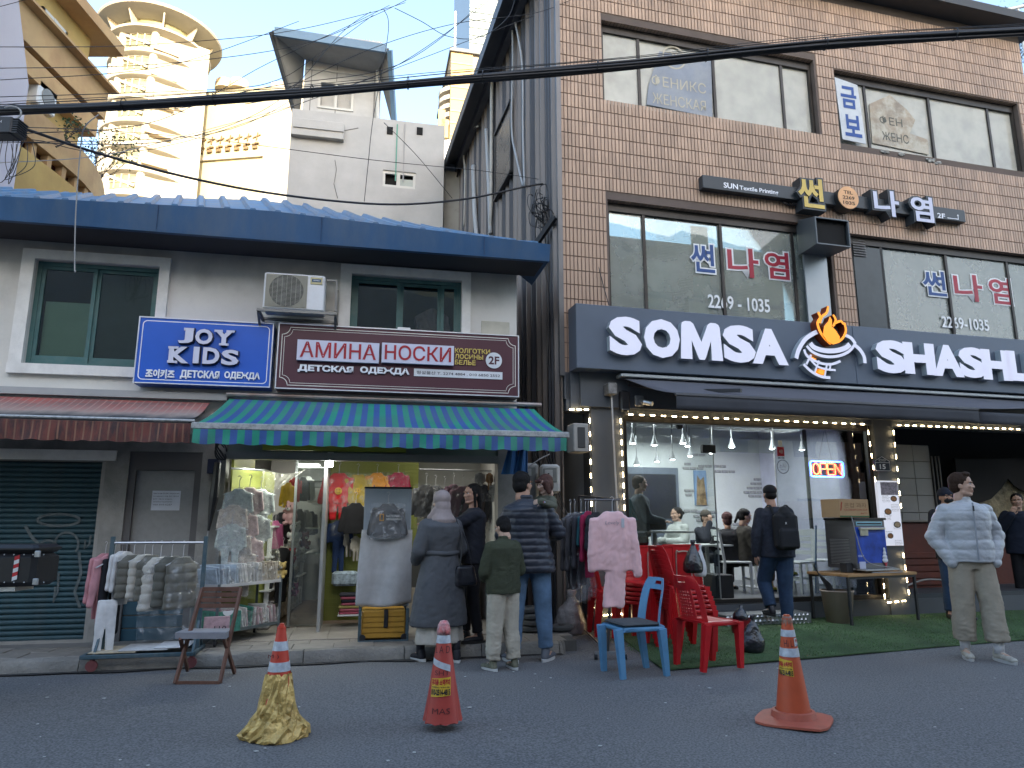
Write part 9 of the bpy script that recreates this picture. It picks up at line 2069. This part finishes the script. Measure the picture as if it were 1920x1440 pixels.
def to_child(w_):v_=(Vector(w_)-Vector((q.x+.03,q.y-.02,q.z-.53)))/.66; c_,s_=math.cos(.85),math.sin(.85); return (v_.x*c_-v_.y*s_,v_.x*s_+v_.y*c_,v_.z)
cw_l,ce_l=to_child(Py(1014,940,p.y-.20)),to_child(Py(1036,950,p.y+.02))
olv=fab('olive_quilt',(.085,.09,.065),rough=.75)
c1_,J3,h3=person('small child with a chestnut bob in an olive coat, carried on the tall man\'s arm',(q.x+.03,q.y-.02,q.z-.53),math.pi*.0-.85,.66,dict(pelvis=(0,.0,.78),chest=(0,.0,1.10),neck=(0,0,1.30),head=(0,-.02,1.49),sl=(.16,.0,1.25),sr=(-.16,.0,1.25),el=ce_l,er=(-.12,-.20,1.10),wl=cw_l,wr=(-.02,-.34,1.12),hl=(.09,0,.78),hr=(-.09,0,.78),kl=(.2,-.30,.74),kr=(-.2,-.3,.74),al=(.22,-.25,.40),ar=(-.2,-.2,.38)),hy=-.25,hp=.25,skin_m=mat('skin_child',(.50,.34,.27),.5,bump=.03),headk=1.28,hands=(((-1,-.2,-.1),(-.3,.9,-.1),1,.3),((.4,-1,-.2),(0,-.2,-1),1,.5)),look=dict(hair='bob',hairm=hairc,top=dict(hem=.70,w=.17,d=.13,sl=.072,q=.085,m=olv,wr=.006),bottom=dict(m=fab('child_dark',(.03,.03,.035)),r=(.09,.07,.055)),shoes=(blackp,whs)))
for s in ('wl','wr'):
 w_=J3[s]; el_=J3['e'+s[1]]; d=(w_-el_).normalized(); m=MB(); m.tube([w_-d*.06,w_-d*.015],.052,12); m.build('cuff',fab('cuff_lilac',(.38,.42,.60)),c1_,smooth=True); m=MB(); m.tube([w_-d*.015,w_+d*.005],.050,12); m.build('cuff_edge',fab('cuff_red',(.35,.03,.04)),c1_,smooth=True)
p=gpt(943,1256); fleece=fab('olive_fleece',(.055,.062,.035),bump=1,bs=120,bstr=.02)
person('boy seen from behind in an olive green fleece and loose beige trousers',tuple(p),math.pi+.55,.795,dict(head=(-.02,-.05,1.62),sl=(.17,.0,1.40),sr=(-.17,.0,1.40),el=(.235,-.02,1.12),er=(-.235,-.02,1.12),wl=(.14,-.20,1.03),wr=(-.14,-.20,1.03),kl=(.10,-.02,.52),kr=(-.10,.0,.52),al=(.13,-.02,.09),ar=(-.13,.04,.09)),hy=.2,hp=.3,skin_m=skl,look=dict(hair='short',top=dict(hem=.86,w=.215,d=.15,sl=.083,m=fleece,wr=.010,collar=1,n='fleece'),bottom=dict(m=fab('cream_twill',(.40,.36,.29),bump=.3),r=(.118,.098,.082),wr=.012),shoes=(mat('olive_sneaker',(.14,.14,.10),.7,var=.4,vs=20),whs),laces=mat('lace',(.5,.48,.42),.8)))
p=gpt(822,1240); wool=fab('grey_wool',(.082,.086,.094),bump=.6,bs=200)
w5,J5,h5=person('woman in a taupe headscarf and long dark grey belted coat over a cream skirt',tuple(p),math.pi+.62,.94,dict(sl=(.19,.0,1.40),sr=(-.19,.0,1.40),el=(.26,.0,1.13),er=(-.26,-.02,1.13),wl=(.20,-.17,1.02),wr=(-.18,-.2,1.0),al=(.15,-.12,.09),ar=(-.13,.14,.09),kl=(.13,-.08,.5),kr=(-.1,.06,.5)),hy=.0,hp=.12,skin_m=skl,look=dict(hair='hijab',hatm=fab('taupe_scarf',(.27,.22,.21),rough=.7),top=dict(hem=.36,w=.225,d=.165,sl=.080,m=wool,flare=1.40,belt=1,wr=.007,n='coat'),skirt=dict(m=fab('cream_pleat',(.42,.39,.34)),z0=.19,r0=.27),shoes=(mat('black_sneaker',(.015,.015,.02),.7),whs),sock=fab('black_sock',(.015,.015,.02))))
m=MB(); v_=[(.205*math.cos(t),.15*math.sin(t),1.10+.004*math.sin(3*t))for t in np.linspace(0,6.2832,33)]
m.tube(v_,.012,6,sq=2.2); m.build('belt',wool,w5,smooth=True)
hbk=mat('black_leather',(.014,.014,.018),.3,bump=.3,bs=60)
m=MB(); a=Vector((-.22,-.02,.82)); m.loft([(-.22,.15,.76,.14,.055),(-.22,.15,.80,.145,.06),(-.22,.15,.95,.11,.04),(-.22,.15,.97,.10,.01)],16,pw=3); v,f,n=remesh(m,.009,2); v+=n*(waves(v,40,3)*.006)[:,None]; bg_=skin(v,f,'handbag',hbk,w5)
m=MB(); m.tube(smoothpts([(-.14,.17,.95),(-.17,.16,1.2),(-.13,.10,1.46),(-.15,.0,1.48),(-.2,.0,1.45),(-.26,.12,1.2),(-.30,.16,.95)]),.008,6); m.build('strap',hbk,w5)
p=Pg(884,1203,.125);
person('shopkeeper all in black reaching towards the hanging clothes on the left',(p.x,p.y,.122),-1.25,.925,dict(sl=(.17,.0,1.41),sr=(-.17,.0,1.41),el=(.15,-.27,1.28),er=(-.16,-.27,1.17),wl=(.08,-.52,1.30),wr=(-.10,-.50,1.12),al=(.09,.05,.09),ar=(-.10,-.05,.09)),hy=.25,hands=(((0,-1,.05),(0,0,-1),1,.35),((.1,-1,0),(0,0,-1),1,.4)),look=dict(hair='long',top=dict(hem=.86,w=.20,d=.14,sl=.066,m=fab('black_knit',(.016,.018,.026)),wr=.007,n='sweater'),bottom=dict(m=fab('black_trs',(.012,.012,.015)),r=(.10,.075,.058)),shoes=(mat('black_shoe',(.015,.015,.018),.35),dks_)))
s_=RF.at(1462,1100,-.62)[0]; p=RF.w(s_,-.62,0); p.z=ground_z(p.x,p.y)+.01; chk=fab('dark_checked_wool',(.022,.026,.038),var=.4,vs=24)
w7,J7,h7=person('man in a black cap with a black backpack stepping up into the restaurant',tuple(p),math.pi+.08,.985,dict(head=(.04,-.02,1.63),neck=(.02,.0,1.47),sl=(.20,.01,1.42),sr=(-.185,.01,1.42),el=(.27,.03,1.13),wl=(.27,-.02,.90),er=(-.23,-.06,1.14),wr=(-.16,-.2,1.05),kl=(.13,-.16,.56),al=(.12,-.02,.24),kr=(-.08,-.02,.50),ar=(-.07,.0,.09),tl=(.13,-.16,.19)),hy=-.15,hands=(((.05,-.1,-1),(-1,0,0),1,.5),None),look=dict(hair='cap',hatm=fab('black_cap',(.012,.012,.014)),top=dict(hem=.86,w=.215,d=.15,sl=.073,m=chk,wr=.006),bottom=dict(m=den('dark_denim',(.022,.045,.09)),r=(.115,.088,.072),wr=.008,n='jeans'),shoes=(mat('black_shoe',(.015,.015,.018),.35),dks_)))
bp_=fab('backpack_black',(.014,.015,.017),bump=.3); m=MB(); m.M=Matrix.Translation((-.02,.235,1.17)); m.bbox(-.15,.15,-.09,.08,-.22,.24,.05); m.bbox(-.13,.13,.06,.115,-.20,.04,.03); m.cap((0,.0,.2),(0,-.02,.25),.09,.07,12); v,f,n=remesh(m,.010,4); v+=n*(waves(v,22,5)*.004)[:,None]; bk_=skin(v,f,'backpack',bp_,w7)
m=MB(); m.text('X',-.035,-.01,1.265,1.29,0,bold=.05); m.v=[(-x,.345,z)for x,y,z in m.v]; m.build('emblem',mat('print_white',(.6,.6,.58),.6),w7)
for q_x in (-.13,.09):m=MB(); m.tube(smoothpts([(q_x,.17,1.38),(q_x,.06,1.50),(q_x,-.10,1.42),(q_x,-.15,1.2)]),.018,6,sq=.5); m.build('strap',bp_,w7)
p=gpt(1800,1172);
person('person in a navy knit hat and black mask half hidden behind the silver jacket man',tuple(p),-.1,.985,dict(er=(-.22,-.03,1.12),wr=(-.25,-.22,1.13)),hy=.05,hands=(None,((-.1,-.4,.3),(1,0,0),1,.8)),look=dict(hair='beanie',hatm=fab('navy_knit',(.012,.018,.035)),mask=mat('black_mask',(.012,.012,.014),.8),top=dict(hem=.80,w=.20,d=.14,sl=.068,m=fab('black_knit',(.016,.018,.026))),bottom=dict(m=den('dark_denim',(.022,.045,.09))),shoes=(blackp,dks_)))
c=Py(1766,1005,p.y-.28); m=MB(); m.lathe([(.026,-.04),(.036,.045),(.034,.045),(.024,-.036)],16,tuple(c),capt=False); wmesh(m,'paper_cup',mat('paper_cup',(.55,.55,.54),.6),tuple(c),WF,'white paper cup held by the masked person','cup',smooth=40)
p=gpt(1935,1150);
person('person in a dark navy jacket cut by the right edge, hand raised to the mouth',tuple(p),-.6,.97,dict(er=(-.28,-.10,1.18),wr=(-.10,-.24,1.42)),hands=(None,((.3,-.1,.6),(0,1,0),1,.7)),skin_m=skl,look=dict(hair='short',top=dict(hem=.82,w=.23,d=.16,sl=.083,m=fab('navy_knit',(.012,.018,.035)),wr=.007),bottom=dict(m=fab('black_trs',(.012,.012,.015))),shoes=(blackp,dks_)))
def inside(px,py,y,H):s,z=RF.at(px,py,y); return s,z
SIT=dict(pelvis=(0,.02,.52),chest=(0,.0,.84),neck=(0,-.01,1.03),head=(0,-.03,1.195),sl=(.18,.0,.98),sr=(-.18,.0,.98),el=(.23,-.08,.74),er=(-.23,-.08,.74),wl=(.12,-.30,.76),wr=(-.12,-.30,.76),hl=(.09,-.02,.50),hr=(-.09,-.02,.50),kl=(.10,-.42,.50),kr=(-.10,-.42,.50),al=(.10,-.40,.09),ar=(-.10,-.40,.09))
def seated(label,px,pytop,y,rz,JJ={},**k):
 s,z=RF.at(px,pytop,y); kk=(z-FZ)/1.31; kk=min(1.15,max(.85,kk)); j=dict(SIT); j.update(JJ); return person(label,tuple(RF.w(s,y,FZ+(z-FZ)-1.31*kk)),rz+RF.t,kk,j,vox=1.35,**k)
s,z=RF.at(1208,893,.95); kk=(z-FZ)/1.75
person('restaurant worker in a grey blue sweatshirt standing at the left of the window, facing right',tuple(RF.w(s-.08,.95,z-1.75*min(kk,1.08))),1.25+RF.t,min(kk,1.08),dict(el=(.22,-.08,1.12),wl=(.15,-.30,1.08),er=(-.22,-.08,1.12),wr=(-.15,-.30,1.08)),skin_m=skl,hands=(((0,-1,0),(0,0,-1),1,.4),((0,-1,0),(0,0,-1),1,.4)),vox=1.3,look=dict(hair='short',hairm=hairn,top=dict(hem=.86,w=.21,d=.145,sl=.075,m=fab('slate_sweat',(.05,.065,.08)),n='sweatshirt'),bottom=dict(m=fab('black_trs',(.012,.012,.015))),shoes=(blackp,dks_)))
seated('woman with a dark bun and white hooded coat seated at the left table, facing left',1270,952,2.2,-1.4,hy=0,skin_m=skl,look=dict(hair='bun',top=dict(hem=.45,w=.20,d=.16,sl=.075,m=fab('white_coat',(.36,.38,.36)),wr=.009,collar=1),bottom=dict(m=fab('black_trs',(.012,.012,.015))),shoes=(blackp,dks_)))
seated('seated person in a brown knit hat and glasses, hand on the cheek',1322,958,2.15,.15,dict(wr=(-.04,-.16,1.10),er=(-.18,-.2,.80)),skin_m=skl,hands=(None,((.1,-.1,1),(0,1,0),1,.8)),look=dict(hair='beanie',hatm=fab('brown_knit',(.06,.05,.04)),glasses=1,top=dict(hem=.45,w=.20,d=.15,sl=.072,m=fab('black_knit',(.016,.018,.026))),bottom=dict(m=fab('black_trs',(.012,.012,.015))),shoes=(blackp,dks_)))
seated('seated person in black with a patterned dark hat seen from behind, at the marble table',1363,962,1.35,math.pi-.3,look=dict(hair='beanie',hatm=fab('maroon_knit',(.05,.02,.02),var=.8,vs=60),top=dict(hem=.42,w=.24,d=.17,sl=.085,m=fab('black_coat_c',(.012,.012,.014)),wr=.01),bottom=dict(m=fab('black_trs',(.012,.012,.015))),shoes=(blackp,dks_)))
seated('woman with a ponytail, brown coat and bright yellow shoes, legs crossed, facing right',1393,955,1.25,1.3,dict(kr=(-.06,-.42,.56),ar=(-.0,-.62,.34),tr=(.0,-.74,.33),kl=(.08,-.42,.48),al=(.06,-.40,.09)),hp=.2,skin_m=skl,look=dict(hair='pony',top=dict(hem=.42,w=.21,d=.16,sl=.078,m=fab('brown_coat',(.032,.028,.022)),wr=.01,n='coat'),bottom=dict(m=fab('taupe_trs',(.12,.10,.085)),len=.8),shoes=(mat('yellow_shoe',(.42,.40,.06),.6),dks_)))
